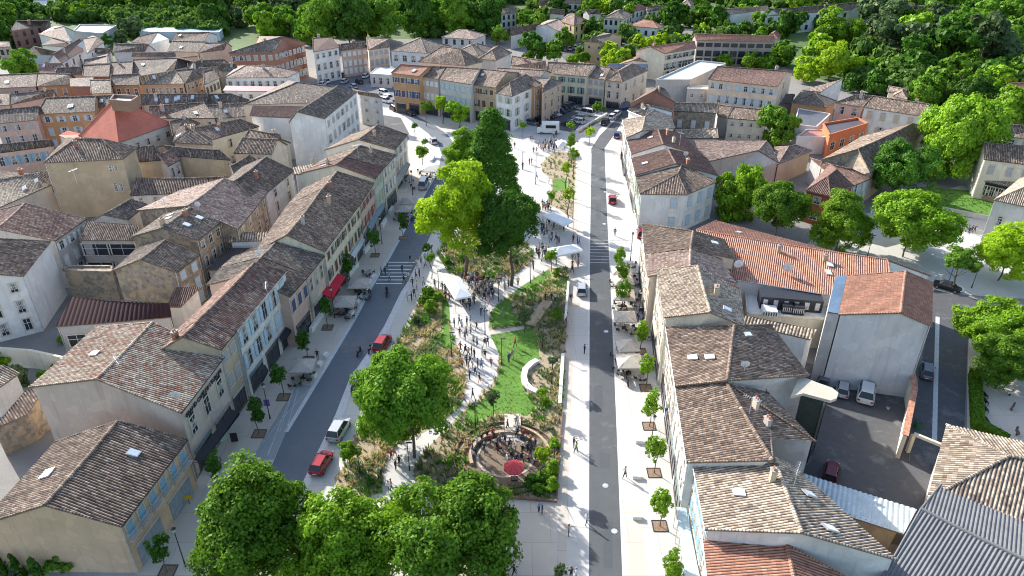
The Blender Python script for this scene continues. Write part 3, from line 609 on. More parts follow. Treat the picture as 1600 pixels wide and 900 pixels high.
B('long peach house of three storeys with blue shutters and a rust roof', 'g', T(2, 0, (1225, 494))+T(3, 0, (60, 542))+T(2, 0, (1285, 415))+T(3, 0, (120, 445)), 10.0, 2.2, 'peach', 'dr', [wf(0, n=8, st=3, sh='lblue', closed=.2), wf(1, n=1, st=3)], ch=1, sk=1, name='apartment_house')
B('large flat white roofed hall behind the brick gabled house', 'f', T(2, 0, (900, 505), (1115, 505), (1335, 402), (1165, 385)), 8.0, 0, 'grey', 'gr', [], rm=metalroof('white_membrane', (.56, .59, .60)), par=.4, cat='hall', name='market_hall')
B('grey rendered block with small windows under the flat white roof', 'f', T(2, 0, (1095, 560), (1280, 565), (1280, 545), (1110, 540)), 6.5, 0, 'grey', 'gr', [wf(0, n=3, st=2, hh=.8)], par=.3, rm=concrete_w, cat='building', name='rendered_block')
B('small dark roofed shed before the peach house corner', 'g', T(3, 0, (30, 660), (150, 640), (85, 590), (165, 590)), 3.4, 1.4, 'grey', 'gr', cat='shed', name='shed')
# ======== buildings over the far square ========
B('long brown wing of the terraced block with pink brick and white facade', 'g', T(1, 0, (1020, 476), (1140, 494), (1085, 415), (1190, 418)), 10.3, 2.0, 'pink', 'br', [wf(0, n=4, st=3, sh='white', g='shop')], name='town_house')
B('long white town house with pale blue shutters facing the bend', 'g', T(1, 0, (1140, 494), (1345, 528), (1190, 418), (1400, 432)), 10.3, 2.0, 'pale', 'br', [wf(0, n=6, st=3, sh='lblue', g='shop', closed=.6)], name='town_house', sk=1)
B('orange house with three storeys of dark shuttered windows at the street corner', 'g', T(1, 0, (843, 455), (1020, 476), (905, 402), (1085, 415)), 10.8, 1.8, 'orange', 'og', [wf(0, n=4, st=3, sh='navy', g='shop'), wf(3, n=2, st=3)], name='town_house', sk=1)
B('golden house with arched windows and dark shutters left of the white corner house', 'g', T(1, 0, (1345, 528), (1497, 548), (1400, 432), (1572, 448)), 9.6, 2.2, 'ochre', 'br', [wf(0, n=3, st=3, sh='brown', g='shop')], name='town_house', sk=1)
B('white corner house with sage shutters and a dark hipped roof by the car park', 'h', T(1, 0, (1495, 582), (1600, 602), (1785, 522), (1655, 490)), 9.2, 2.4, 'white', 'gr', [wf(0, n=2, st=3, sh='sage', g='shop'), wf(1, n=3, st=3, sh='sage')], name='town_house')
B('narrow orange brick house beside the white corner house', 'g', T(2, 0, (146, 545), (190, 530), (60, 500), (110, 490)), 9.5, 1.2, 'orange', 'br', [wf(0, n=1, st=3)], name='town_house')
B('shaded beige house with dark roof at the upper end of the car park', 'q', T(2, 0, (188, 578), (318, 512), (270, 482), (150, 500), (200, 535), (240, 490)), 8.5, 1.2, 'tan', 'gr', [wf(0, n=3, st=3)], name='town_house')
B('cream house with green shutters over the upper car park road', 'g', T(2, 0, (215, 458), (470, 478), (225, 388), (522, 402)), 8.4, 2.2, 'cream', 'br', [wf(0, n=4, st=3, sh='green', g='shop')], name='town_house', ch=1)
B('cream shop house left of the hipped corner house on the upper road', 'g', T(2, 0, (470, 484), (580, 497), (525, 412), (615, 425)), 7.8, 2.0, 'cream', 'br', [wf(0, n=3, st=3, sh='grey', g='shop')], name='town_house', sk=1)
B('hipped corner house with a stone facade on the upper road', 'h', T(2, 0, (580, 500), (688, 512), (852, 440), (700, 415)), 8.0, 2.0, 'beige', 'br', [wf(0, n=2, st=3, g='shop'), wf(1, n=3, st=2)], name='town_house')
B('grey zinc roofed building behind the upper road houses', 'g', T(2, 0, (610, 430), (850, 425), (600, 402), (845, 402)), 7.5, 1.2, 'grey', 'gr', rm=metalroof('grey_zinc', (.25, .29, .34)), cat='building', name='building')
B('long brown roofed house behind the row with green shutters', 'g', T(2, 0, (-10, 410), (215, 432), (0, 350), (210, 382)), 8.6, 2.0, 'beige', 'br', [], ch=1)
B('pinkish roofed back building left of the green shuttered house', 'g', T(2, 0, (-100, 470), (180, 480), (-90, 425), (215, 440)), 9.0, 1.2, 'cream', 'pk')
B('big hip roofed building rising behind the orange corner house', 'h', T(1, 0, (1012, 385), (1310, 412), (1420, 385), (1150, 330)), 10.4, 3.6, 'beige', 'br', [], sk=2)
B('low hip roofed house right of the big hipped roof', 'h', T(1, 0, (1395, 366), (1500, 378), (1600, 330), (1480, 298)), 9.0, 2.0, 'pale', 'br', [])
B('dark roofed house with small chimneys behind the big hipped roof', 'h', T(1, 0, (1230, 330), (1390, 350), (1490, 300), (1340, 275)), 8.5, 1.8, 'pale', 'gr', [], ch=2)
B('detached house with a pinkish hipped roof before the large trees', 'h', T(1, 0, (1158, 232), (1368, 246), (1440, 216), (1250, 192)), 6.0, 2.0, 'pale', 'pk', [wf(0, n=4, st=2), wf(1, n=2, st=1)])
B('grey blue fronted building with a broad hipped roof over the far car park', 'h', T(1, 0, (838, 316), (1066, 332), (1222, 290), (1000, 240)), 9.0, 2.8, 'blue', 'gr', [wf(0, n=4, st=2, w=1.5), wf(1, n=3, st=2)], cat='town hall', name='town_building')
B('beige house between the grey blue building and the pink one', 'g', T(1, 0, (700, 312), (832, 294), (690, 236), (832, 242)), 8.6, 2.0, 'peach', 'br', [wf(0, n=4, st=3, sh='grey')], name='town_house')
B('pink grey house in the middle of the far car park row', 'g', T(1, 0, (526, 318), (697, 296), (532, 276), (680, 262)), 8.4, 1.6, 'pink', 'br', [wf(0, n=5, st=3, sh='white')], name='town_house', ch=1)
B('bright white house with tall windows over the far car park', 'g', T(1, 0, (358, 325), (520, 294), (355, 240), (470, 232)), 10.0, 1.8, 'white', 'dr', [wf(0, n=4, st=3), wf(3, n=1, st=3)], name='town_house', ch=1)
B('large red brick corner building with a hipped roof left of the far car park', 'q', T(0, 0, (1425, 332), (1710, 326), (1910, 268), (1620, 225), (1640, 262), (1770, 228)), 10.5, 2.4, 'brick', 'gr', [wf(0, n=6, st=3, sh='grey', closed=.6), wf(1, n=7, st=3, sh='grey', closed=.4)], cat='building', name='brick_building', ch=1)
B('small white flat roofed kiosk in the far car park', 'f', T(1, 0, (712, 462), (842, 470), (872, 428), (760, 424)), 4.0, 0, 'lgrey', 'gr', [wf(0, n=3, st=1)], rm=metalroof('pale_flat_roof', (.60, .62, .62)), par=.15, cat='kiosk', name='kiosk')
B('white house with an orange hipped roof and terrace over the old town', 'h', T(0, 0, (1400, 486), (1790, 484), (1875, 446), (1480, 415)), 8.2, 2.0, 'white', 'pk', [wf(0, n=8, st=2, g='blank')], ch=1)
B('pink flat terrace wing with white wall below the orange hipped roof', 's', T(0, 0, (1392, 566), (1800, 572), (1795, 540), (1410, 535)), 6.2, .6, 'white', 'pk', [wf(0, n=6, st=2, hh=1.0)], rm=metalroof('faded_pink_roof', (.42, .26, .25)), cat='annexe', name='annexe')
# ======== left row along the curved street ========
B('cream and orange terraced house with small balconies, bottom left corner', 'g', T(0, 3, (758, 592), (1172, 48), (275, 458), (736, -68)), 6.7, 2.7, (.60, .42, .27), 'br', [wf(0, n=6, st=2, sh='blue', style='rail', g='roller', closed=0)], sk=3, k=2.1)
cafe = B('pink fronted cafe with black lettering and a mottled multicoloured roof', 'g', T(0, 2, (1133, 782), (1402, 432), (600, 570), (953, 215)), 9.2, 2.8, (.55, .46, .39), 'mx', [wf(0, n=3, st=2, style='arch', w=1.2, hh=2.2, g='shop', dz=-.9)], cat='cafe', name='cafe_building', sk=1)
B('narrow tan house with grey shutters between the cafe and the white facade', 'g', T(0, 2, (1382, 386), (1480, 268), (1140, 305), (1235, 205)), 10.4, 2.2, 'tan', 'rd', [wf(0, n=2, st=3, sh='grey', g='shop', closed=.8)], name='town_house', ch=1)
B('white facade with tall pale blue shutters under a red mottled roof', 'g', [(370, 517), (447, 424.5), (308.75, 501), (397, 411)], 10.4, 2.2, 'white', 'rd', [wf(0, n=5, st=3, sh='lblue', g='shop', w=1.3, hh=2.3, eq=1)], name='town_house')
B('pink house with navy shutters and a lichen grey roof left of the red awning', 'g', [(453, 464), (482, 431), (382, 431), (408, 402)], 8.4, 2.4, 'pink', 'gr', [wf(0, n=3, st=2, sh='navy', g='shop')], name='town_house')
B('beige house with narrow tall windows behind the red awning', 'g', [(482, 431), (507, 400), (408, 402), (431, 379)], 8.4, 2.4, 'beige', 'gr', [wf(0, n=3, st=2, g='shop', w=.8, hh=2.2)], name='town_house')
B('long cream house with brown shutters and the largest dark roof of the street', 'g', T(1, 1, (430, 672), (655, 370), (192, 570), (412, 282)), 9.2, 2.8, 'cream', 'br', [wf(0, n=7, st=3, sh='brown', g='shop')], name='town_house', ch=2)
B('pink and ochre house under the far end of the large dark roof', 'g', T(1, 1, (655, 370), (738, 245), (412, 282), (505, 172)), 9.2, 2.8, 'pink', 'br', [wf(0, n=4, st=3, sh='red', g='shop')], name='town_house', ch=1)
B('pale green fronted house with a red brown roof in the upper street', 'g', T(1, 1, (745, 218), (800, 150), (500, 130), (560, 82)), 9.6, 2.2, (.50, .55, .46), 'dr', [wf(0, n=3, st=3, sh='sage', g='shop')], name='town_house', ch=1, sk=1)
B('white and beige house with pale shutters, last but one of the curved street', 'g', T(1, 1, (800, 150), (876, 68), (560, 82), (650, 10)), 9.6, 2.2, 'cream', 'br', [wf(0, n=3, st=3, sh='white', g='shop')], name='town_house', ch=1)
B('last house of the curved street with a grey gable and tiled roof', 'g', T(1, 0, (868, 935), (948, 842), (640, 872), (760, 782)), 9.0, 2.2, 'pale', 'br', [wf(0, n=3, st=3, sh='beige', g='shop'), wf(1, n=2, st=2)], name='town_house', ch=1)
B('large white hall with a long grey roof and pale gable wall', 'g', T(1, 0, (432, 742), (632, 577), (255, 698), (508, 538)), 10.5, 2.2, 'white', 'gr', [wf(0, n=7, st=3, sh='grey', closed=.6)], cat='hall', name='town_hall', k=1.35)
B('white wing with a reddish tiled edge left of the large white hall', 's', T(1, 0, (-40, 722), (245, 738), (300, 665), (-20, 660)), 10.0, .8, 'white', 'dr', [])
B('dark hip roofed wing behind the white hall courtyard', 'h', T(1, 0, (-90, 655), (345, 642), (500, 545), (200, 505)), 10.5, 2.4, 'beige', 'gr', [])
B('pale grey rendered block closing the curved street by the black car park', 'q', T(1, 0, (640, 588), (790, 612), (770, 590), (600, 555), (640, 572), (740, 585)), 8.0, .8, 'lgrey', 'gr', [wf(0, n=2, st=3, w=.8, hh=.8)])
# ======== old town, left ========
B('ochre tower house with paired arched windows and a hipped roof', 'h', T(0, 1, (270, 118), (768, 94), (858, 22), (420, -40)), 11.5, 2.6, 'ochre', 'br', [wf(0, n=14, st=3, w=.55, hh=1.3, style='arch', sk=(0,), no=[(k, i) for k in (1, 2) for i in range(14) if i not in (11, 12)])], ch=1)
B('market hall with a large coral pyramid roof', 'h', T(0, 0, (490, 850), (742, 892), (1078, 772), (740, 715)), 8.5, 6.6, 'pale', 'og', [wf(1, n=5, st=2, hh=1.2), wf(0, n=3, st=2, hh=1.2)], rm=metalroof('coral_roof', (.58, .18, .115), .8), cat='market hall', name='market_hall')
B('square brick lantern crowning the coral pyramid roof', 'f', T(0, 0, (692, 642), (818, 652), (868, 618), (718, 608)), 15.7, 0, (.30, .19, .13), 'gr', rm=metalroof('white_vent', (.6, .62, .62)), par=.7, cat='lantern', name='roof_lantern', z0=14.0)
B('small coral roofed annexe left of the pyramid roof', 's', T(0, 0, (365, 845), (480, 895), (540, 840), (420, 815)), 6.0, 1.0, 'white', 'og', rm=MC['coral_roof'], cat='annexe', name='annexe')
B('orange house with pale blue shutters under a long grey roof', 'g', T(0, 0, (232, 714), (592, 696), (285, 612), (600, 600)), 9.0, 2.2, 'orange', 'gr', [wf(0, n=4, st=3, sh='lblue', g='win')], sk=3)
B('orange house end with skylights right behind the pyramid roof', 'g', T(0, 0, (592, 670), (850, 660), (600, 600), (840, 592)), 8.5, 1.8, 'orange', 'gr', sk=2)
B('pink house with grey shutters at the left edge beside the orange one', 'g', T(0, 0, (-40, 775), (235, 748), (-40, 690), (240, 665)), 8.6, 2.0, 'pink', 'gr', [wf(0, n=3, st=3, sh='grey')], sk=1)
B('pink house with blue shutters and red trim at the left edge', 'g', T(0, 1, (-60, 62), (340, 10), (-60, 10), (320, -28)), 8.0, 1.4, 'pink', 'gr', [wf(0, n=5, st=2, sh='blue')])
B('low broad lichen coloured roof at the left edge below the pink house', 'g', T(0, 1, (-60, 420), (330, 250), (-60, 230), (300, 168)), 6.5, 1.8, 'beige', 'bg', ch=1, sk=2)
B('house with a vivid red mottled roof at the left edge', 'g', T(0, 1, (345, 605), (540, 468), (-20, 530), (155, 372)), 8.6, 2.6, 'grey', 'rd', [wf(0, n=3, st=3, sh='white')], sk=2)
B('white gabled house with pink framed windows at the left edge', 'g', T(0, 1, (152, 826), (322, 610), (-210, 800), (-40, 590)), 9.4, 2.4, 'white', 'br', [wf(3, n=4, st=3, sh=None)], sk=1)
B('stable like house with a long corrugated dark roof below the tower house', 'g', T(0, 1, (815, 322), (1190, 302), (850, 214), (1400, 205)), 6.0, 1.8, 'pale', 'br', [wf(0, n=4, st=2, g='blank')])
B('small ochre house right of the tower house', 'g', T(0, 1, (865, 112), (1050, 95), (850, 20), (960, 10)), 8.0, 2.2, 'ochre', 'br', [wf(3, n=1, st=3)])
B('tiny tiled house next to the small ochre one', 'g', T(0, 1, (1050, 140), (1130, 95), (985, 75), (1060, 40)), 7.4, 1.4, 'pale', 'rd', [wf(0, n=2, st=2)])
B('ochre house with a row of small holes under a long grey roof', 'g', T(0, 1, (1115, 75), (1440, 100), (1010, 8), (1370, 38)), 7.8, 1.6, 'ochre', 'gr', [], sk=1)
B('beige house with a maroon shutter right of the long ochre wall', 'g', T(0, 1, (1460, 58), (1700, 62), (1520, -40), (1740, -30)), 7.6, 2.2, 'beige', 'br', [wf(0, n=2, st=2, sh='red')])
B('large mottled pink roof with a pale sunlit slope in the old town', 'g', [(372, 358), (418, 301), (292.5, 322), (350, 279)], 8.2, 2.6, 'stone', 'pk', [wf(0, n=4, st=3)], k=2.2)
B('stone house with three white skylights in its dark roof', 'g', T(0, 1, (1238, 600), (1388, 480), (1010, 526), (1190, 398)), 9.0, 1.8, 'stone', 'gr', [wf(0, n=3, st=3)], ch=2, sk=4)
B('little house with a white gable hole and weathered roof', 'g', T(0, 1, (800, 472), (920, 378), (640, 442), (815, 345)), 7.2, 1.6, 'pale', 'gr')
B('open gallery house with dark balcony and railing', 's', T(0, 1, (490, 602), (842, 602), (875, 508), (548, 482)), 7.0, 1.6, 'grey', 'br', [wf(0, n=2, st=2, w=4.6, hh=2.0)], cat='house')
B('rubble stone house with a white side wall and blue shutters', 'g', T(0, 1, (1102, 802), (1252, 692), (880, 722), (1030, 602)), 8.2, 2.0, 'stone', 'gr', [wf(0, n=2, st=3, sh='lblue', closed=1)])
B('ruined rubble stone wall block behind the dark red sheet roof', 'f', T(0, 1, (400, 795), (700, 805), (700, 770), (420, 770)), 5.0, 0, 'stone', 'gr', par=.3, rm=W('stone'), cat='wall', name='ruined_wall')
B('shed with a dark maroon sheet metal roof behind the cafe', 's', T(0, 2, (345, 242), (1075, 182), (1060, 95), (450, 55)), 5.2, 1.6, 'grey', 'dr', [wf(0, n=4, st=1, w=2.4)], rm=metalroof('maroon_sheet', (.045, .016, .018), .95), pitch=.6, cat='shed', name='shed')
B('small dark tiled roof beside the pale slope of the white facade house', 's', T(0, 2, (1035, 118), (1130, 118), (1250, -5), (1100, -5)), 5.5, 1.4, 'pale', 'dr')
B('small tiled lean-to below the stone skylight house', 's', T(0, 1, (1430, 612), (1720, 600), (1720, 545), (1450, 555)), 6.0, .8, 'blue', 'bg', pitch=.42, cat='lean-to', name='lean_to')
B('grey rendered house with white windows under a dark gable roof in the old town', 'g', T(1, 1, (-10, 370), (237, 166), (-130, 230), (62, 82)), 8.2, 2.4, 'lgrey', 'gr', [wf(0, n=3, st=3, sh=None)], ch=1)
B('pale house with a thin tile edge beside the dark gable roof', 's', T(1, 1, (238, 190), (440, 182), (430, 105), (230, 148)), 8.0, .5, 'lgrey', 'bg', [], ch=1)
B('beige gable house below the white hall', 'g', T(1, 1, (92, 0), (218, -8), (-20, -30), (85, -55)), 6.6, 2.0, 'cream', 'br', ch=1)
B('low dark roofed building between the dark gable house and the large pink roof', 'g', T(0, 1, (1480, 240), (1600, 100), (1440, 140), (1560, 70)), 6.2, 1.4, 'beige', 'gr')
B('brown roof wedge behind the beige house with the red awning', 's', T(1, 1, (-60, 820), (60, 700), (-20, 640), (-160, 740)), 6.5, .8, 'grey', 'br', cat='annexe', name='annexe')
B('low dark tin shed roof in the courtyard behind the stone houses', 's', T(0, 1, (1290, 790), (1490, 775), (1600, 650), (1420, 650)), 4.6, .6, 'grey', 'gr', rm=metalroof('dark_tin', (.07, .055, .055), .6), cat='shed', name='shed')
B('white shed with a striped tile roof at the left edge by the pebble garden', 's', T(0, 2, (-60, 660), (125, 530), (20, 480), (-200, 560)), 4.2, 1.0, 'white', 'bg', cat='shed', name='shed')
B('annexe with a weathered tiled slope below the pale cafe slope', 's', T(0, 2, (-60, 890), (170, 790), (290, 610), (160, 640)), 4.2, 1.2, 'stone', 'br', cat='annexe', name='annexe')
# town roofs in rows towards the top left: (label, kind, tile, pts, h, r, wall, roof, windows, sk, ch)
ROW = [
('brown roofed row house with pink wall below at the far left edge', 'g', [(-40, 552), (225, 540), (-40, 470), (235, 458)], 8, 2, 'pink', 'br', [wf(0, n=3, st=2)], 1, 0),
('grey roofed row house with orange wall left of the black roofed box', 'g', [(225, 540), (432, 528), (235, 458), (440, 462)], 8, 2, 'orange', 'br', [wf(0, n=3, st=2)], 1, 0),
('house with a black box dormer roof in the old town', 's', [(437, 540), (575, 540), (585, 482), (435, 490)], 9, .6, 'brick', 'gr', [], 0, 0),
('long grey roof in the shade behind the orange shuttered house', 'g', [(60, 655), (330, 600), (60, 590), (330, 560)], 7.5, 1.6, 'pink', 'gr', [], 1, 1),
('mossy roof below the black box dormer', 'g', [(570, 585), (695, 580), (560, 500), (690, 500)], 8, 2, 'beige', 'bg', [], 1, 0),
('grey brown roof left of the black roofed box at the left edge', 'g', [(-50, 660), (60, 655), (-50, 580), (60, 580)], 7, 1.6, 'pink', 'br', [], 0, 1),
('orange walled row house with square attic windows', 'g', [(698, 532), (875, 530), (690, 470), (870, 462)], 8.4, 1.8, 'orange', 'gr', [wf(0, n=3, st=2)], 0, 0),
('salmon walled row house with mossy roof left of the bend', 'g', [(875, 528), (1155, 522), (870, 478), (1100, 440)], 8.4, 2.2, (.58, .35, .22), 'bg', [wf(0, n=6, st=2)], 2, 0),
('salmon corner house turning away with a row of small windows', 'g', [(1155, 522), (1268, 482), (1100, 440), (1210, 430)], 8.4, 2.2, (.58, .35, .22), 'br', [wf(0, n=4, st=3)], 0, 0),
('cream corner house with brown windows left of the white terrace house', 'g', [(1275, 530), (1372, 488), (1270, 450), (1330, 430)], 7.8, 1.6, 'cream', 'br', [wf(0, n=4, st=2, sh='brown')], 0, 0),
('long roof with six skylights right of the pyramid roof', 'g', [(885, 655), (1290, 645), (880, 590), (1300, 585)], 8, 2, 'beige', 'gr', [], 6, 1),
('dark roof with small dish right of the long skylight roof', 'g', [(1290, 655), (1600, 640), (1300, 590), (1440, 585)], 7.6, 2, 'beige', 'gr', [], 3, 0),
('weathered hipped roof right of the pyramid roof with a pale chimney', 'g', [(960, 740), (1345, 738), (935, 665), (1270, 640)], 7.8, 2, 'beige', 'br', [wf(0, n=5, st=2)], 2, 1),
('dark roof right below the weathered hipped roof', 'g', [(1345, 740), (1620, 720), (1290, 660), (1590, 640)], 7.4, 2, 'grey', 'gr', [], 1, 1),
('brown roof with a chimney between the market hall and the tower house', 'g', [(1080, 850), (1250, 770), (1060, 760), (1160, 735)], 7.5, 1.8, 'stone', 'br', [], 0, 1),
('grey roof with a pale parapet line behind the large white hall', 'g', [(1230, 900), (1620, 790), (1200, 800), (1500, 745)], 7.8, 2, 'cream', 'br', [wf(0, n=3, st=2)], 1, 2),
('dark hipped roof behind the small ochre house', 'h', [(1080, 890), (1330, 905), (1300, 800), (1110, 800)], 8, 2, 'beige', 'gr', [], 1, 2),
('brown roof left of the white hall wing', 'g', [(1490, 920), (1760, 915), (1560, 810), (1750, 840)], 7.6, 2.2, 'cream', 'br', [], 0, 1),
('tall brick fronted house left of the centre of the old town', 'g', [(520, 405), (670, 400), (525, 375), (668, 350)], 10, .8, 'pale', 'br', [], 0, 1),
('striped brown roof below the tall pale walled house', 'g', [(515, 478), (682, 478), (525, 402), (690, 398)], 8, 2, 'brick', 'br', [], 1, 0),
('striped grey roof beside the striped brown roof', 'g', [(682, 470), (825, 468), (690, 390), (830, 385)], 8, 2, 'beige', 'br', [], 0, 1),
('dark roof with pink corner in the far old town', 'g', [(830, 470), (1010, 475), (830, 375), (1120, 362)], 7.5, 2.2, 'beige', 'gr', [], 3, 0),
('roof with a white gable in the middle of the far old town', 'g', [(1090, 435), (1240, 400), (1110, 362), (1210, 385)], 8, 2.4, 'white', 'gr', [], 1, 0),
('cluttered brown roof right of the white gable', 'g', [(1210, 435), (1370, 420), (1230, 380), (1400, 372)], 7.5, 2, 'beige', 'br', [], 0, 1),
('pinkish roof strip in the far old town', 'g', [(822, 352), (1100, 350), (828, 330), (1095, 328)], 8, 1, 'pink', 'pk', [], 0, 0),
('dark roof below the small white gable', 'g', [(702, 325), (905, 322), (710, 272), (930, 278)], 7, 2, 'lgrey', 'gr', [], 1, 0),
('low dark roof left of the far white gable', 'g', [(570, 335), (690, 335), (600, 300), (690, 305)], 6, 1.4, 'grey', 'gr', [], 0, 0),
('small house with a white gable and brown roof before the tree belt', 'q', [(818, 262), (935, 275), (1060, 240), (960, 205), (868, 228), (985, 200)], 6.5, 1.6, 'white', 'br', [], 1, 0),
('farmhouse roof with a white side wall before the tree belt', 'g', [(1068, 258), (1275, 262), (1100, 205), (1310, 202)], 6.5, 2, 'white', 'br', [wf(1, n=1, st=1)], 1, 0),
('broad grey roof below the farmhouse', 'g', [(1045, 320), (1240, 325), (1075, 258), (1290, 262)], 7, 2, 'beige', 'gr', [], 2, 0),
('brown roofs wedge between the farmhouse and the brick building', 'g', [(1240, 330), (1400, 310), (1280, 270), (1420, 265)], 7, 1.8, 'beige', 'br', [], 1, 0),
('brown roof under the brick corner building', 'g', [(1360, 440), (1470, 450), (1350, 395), (1470, 400)], 7.6, 1.8, 'beige', 'gr', [], 0, 1),
('pale purple grey roof left of the cream corner house', 'g', [(1230, 480), (1370, 460), (1240, 425), (1360, 420)], 7.0, 1.8, 'beige', 'pk', [], 0, 0),
('pink roofed low house right of the round bush at the far left', 'g', [(235, 440), (400, 445), (240, 400), (390, 395)], 6, 1.6, 'pink', 'pk', [wf(0, n=2, st=1)], 1, 1),
('grey roof with a little cupola in the far left town', 'g', [(340, 475), (520, 465), (360, 425), (500, 420)], 7, 1.6, 'beige', 'gr', [], 0, 1),
('long white two storey villa with pink window frames on the left', 'g', [(385, 395), (520, 315), (330, 340), (500, 240)], 6.5, 2.2, 'white', 'dr', [wf(0, n=3, st=2, sh='red')], 0, 1),
('white villa wing with a tall plain gable on the left', 'q', [(545, 335), (652, 262), (580, 222), (455, 300), (520, 245), (610, 230)], 7.5, 1.4, 'white', 'br', [wf(0, n=2, st=2)], 0, 0),
('pale blue gabled house at the far left', 'g', [(130, 342), (335, 345), (210, 290), (370, 325)], 5.0, 2, 'blue', 'br', [wf(0, n=4, st=1)], 0, 0),
('white barn with a broad pale gable roof at the far left', 'q', [(236, 212), (440, 262), (470, 195), (330, 163), (340, 180), (400, 165)], 6.5, 2, 'white', 'pk', [], 0, 0),
('brown sloping roof between the white barn and the villa', 'g', [(255, 282), (400, 292), (330, 240), (455, 262)], 4.8, 1.4, 'white', 'dr', [], 0, 0),
('dark brick manor house at the far left before the trees', 'g', [(62, 195), (318, 152), (100, 132), (310, 128)], 6.5, 2.0, 'dbrick', 'gr', [wf(0, n=5, st=2)], 0, 1),
('pink house at the left edge below the dark manor', 'g', [(-20, 295), (62, 290), (-20, 260), (60, 262)], 4, 1, 'pink', 'pk', [wf(0, n=2, st=1)], 0, 0),
]
for lab, kd, pt, h, r, wl, rf, ws, sk, chn in ROW: B(lab, kd, T(0, 0, *pt), h, r, wl, rf, ws, sk=sk, ch=chn)
B('flat pale industrial building behind the villa on the far left', 'f', T(0, 0, (460, 200), (640, 215), (730, 165), (500, 160)), 5, 0, 'lgrey', 'gr', rm=MC['pale_flat_roof'], cat='warehouse', name='warehouse')
B('white industrial shed at the top left edge', 'g', T(0, 0, (200, 35), (430, 30), (210, 5), (400, -5)), 4, 1.5, 'white', 'pk', cat='warehouse', name='warehouse', rm=MC['pale_flat_roof'])
B('long blue grey greenhouse shed before the tree belt', 'f', T(0, 0, (870, 200), (1370, 202), (1390, 178), (900, 170)), 3.2, 0, 'blue', 'gr', rm=metalroof('blue_sheet', (.22, .33, .44)), par=.1, cat='greenhouse', name='greenhouse')
# ======== houses at the top centre and right ========
TOP = [
('yellow house with an orange brown hipped roof by the small car park', 'h', [(300, 130), (388, 160), (492, 136), (345, 92)], 6.5, 2.6, (.62, .46, .20), 'rd', [wf(0, n=2, st=2), wf(1, n=3, st=2)], 0),
('white house with a long pinkish roof left of the yellow house', 'g', [(290, 195), (355, 178), (210, 150), (290, 120)], 6, 1.8, 'white', 'pk', [wf(0, n=3, st=2)], 0),
('long brown roofed house at the left of the top centre trees', 'g', [(-10, 225), (200, 175), (-10, 180), (180, 145)], 5, 2.0, 'pale', 'dr', [], 0),
('white house with small gable behind the yellow house', 'g', [(230, 85), (330, 92), (240, 55), (330, 62)], 5.5, 1.8, 'white', 'br', [wf(0, n=2, st=1)], 0),
('house with orange wall at the top edge left of centre', 'g', [(165, 30), (295, 25), (170, 5), (280, 0)], 5, 1.8, 'orange', 'br', [wf(0, n=2, st=1)], 0),
('long pale house at the top edge with small windows', 'g', [(310, 25), (485, 20), (310, 0), (480, -5)], 6, 1.6, 'pale', 'pk', [wf(0, n=5, st=2)], 0),
('grey house with three dark windows behind the low orange roof', 'g', [(440, 80), (560, 92), (460, 60), (540, 62)], 6, 1.6, 'pale', 'gr', [wf(0, n=3, st=2)], 0),
('large grey stone house left of the low orange hipped roof', 'h', [(570, 112), (700, 118), (758, 90), (640, 68)], 7, 2, 'pale', 'gr', [wf(0, n=4, st=2), wf(1, n=3, st=2)], 0),
('white house with a bright orange gable roof at the top centre', 'g', [(745, 78), (850, 52), (695, 62), (800, 25)], 6.5, 2, 'white', 'og', [wf(0, n=4, st=2)], 0),
('grey house right of the bright orange gable roof', 'g', [(845, 72), (935, 62), (840, 42), (930, 38)], 6.5, 1.4, 'pale', 'br', [wf(0, n=3, st=2)], 0),
('low white house with an orange hipped roof among lime trees', 'h', [(722, 160), (912, 176), (955, 164), (800, 130)], 4.6, 1.8, 'white', 'og', [wf(0, n=4, st=1), wf(1, n=1, st=1)], 0),
('ochre gabled house beside the lime green trees', 'q', [(448, 258), (575, 268), (690, 225), (570, 205), (510, 235), (630, 208)], 7.5, 1.4, 'ochre', 'gr', [wf(0, n=2, st=2, w=.6, hh=.8)], 0),
('small pink roofed house behind the far round tree', 'h', [(1045, 35), (1120, 40), (1145, 20), (1080, 0)], 6, 2, 'pale', 'pk', [wf(0, n=2, st=2)], 0),
('long white building with terraces at the top right', 'g', [(1290, 78), (1600, 65), (1330, 58), (1600, 38)], 7.5, 1.6, 'white', 'pk', [wf(0, n=9, st=3, w=1.6)], 0),
('apartment building with dark balconies and a pinkish gable roof', 'g', [(955, 335), (1150, 302), (865, 292), (1140, 258)], 8.5, 1.6, 'cream', 'og', [wf(0, n=5, st=3, w=2.6, hh=2.0)], 1),
('small pink porch roof at the end of the balcony apartment building', 'g', [(880, 388), (930, 382), (755, 378), (850, 345)], 5.0, 1.2, 'cream', 'og', [], 0),
('second apartment building with a long pinkish roof behind the hedge', 'g', [(1150, 252), (1640, 262), (1140, 212), (1640, 225)], 8.5, 1.6, (.35, .30, .26), 'og', [wf(0, n=9, st=3, w=2.2, hh=2.0)], 0),
('pale house at the far upper left of the woods', 'g', [(-280, 55), (-100, 50), (-270, 20), (-110, 15)], 5, 1.6, 'pale', 'br', [wf(0, n=3, st=1)], 0),
('house half hidden by trees right of the far woods', 'g', [(-70, 90), (30, 80), (-60, 55), (30, 50)], 6, 1.6, 'pale', 'br', [wf(0, n=3, st=2)], 0),
]
for lab, kd, pt, h, r, wl, rf, ws, chn in TOP: B(lab, kd, T(2, 0, *pt), h, r, wl, rf, ws, ch=chn)
B('long white terraced flats with a brown roof at the top right edge', 'g', T(3, 0, (-20, 100), (520, 62), (30, 60), (600, 12)), 7.5, 2.2, 'white', 'br', [wf(0, n=9, st=2, w=1.4)], ch=1, name='apartment_building', cat='apartment building')
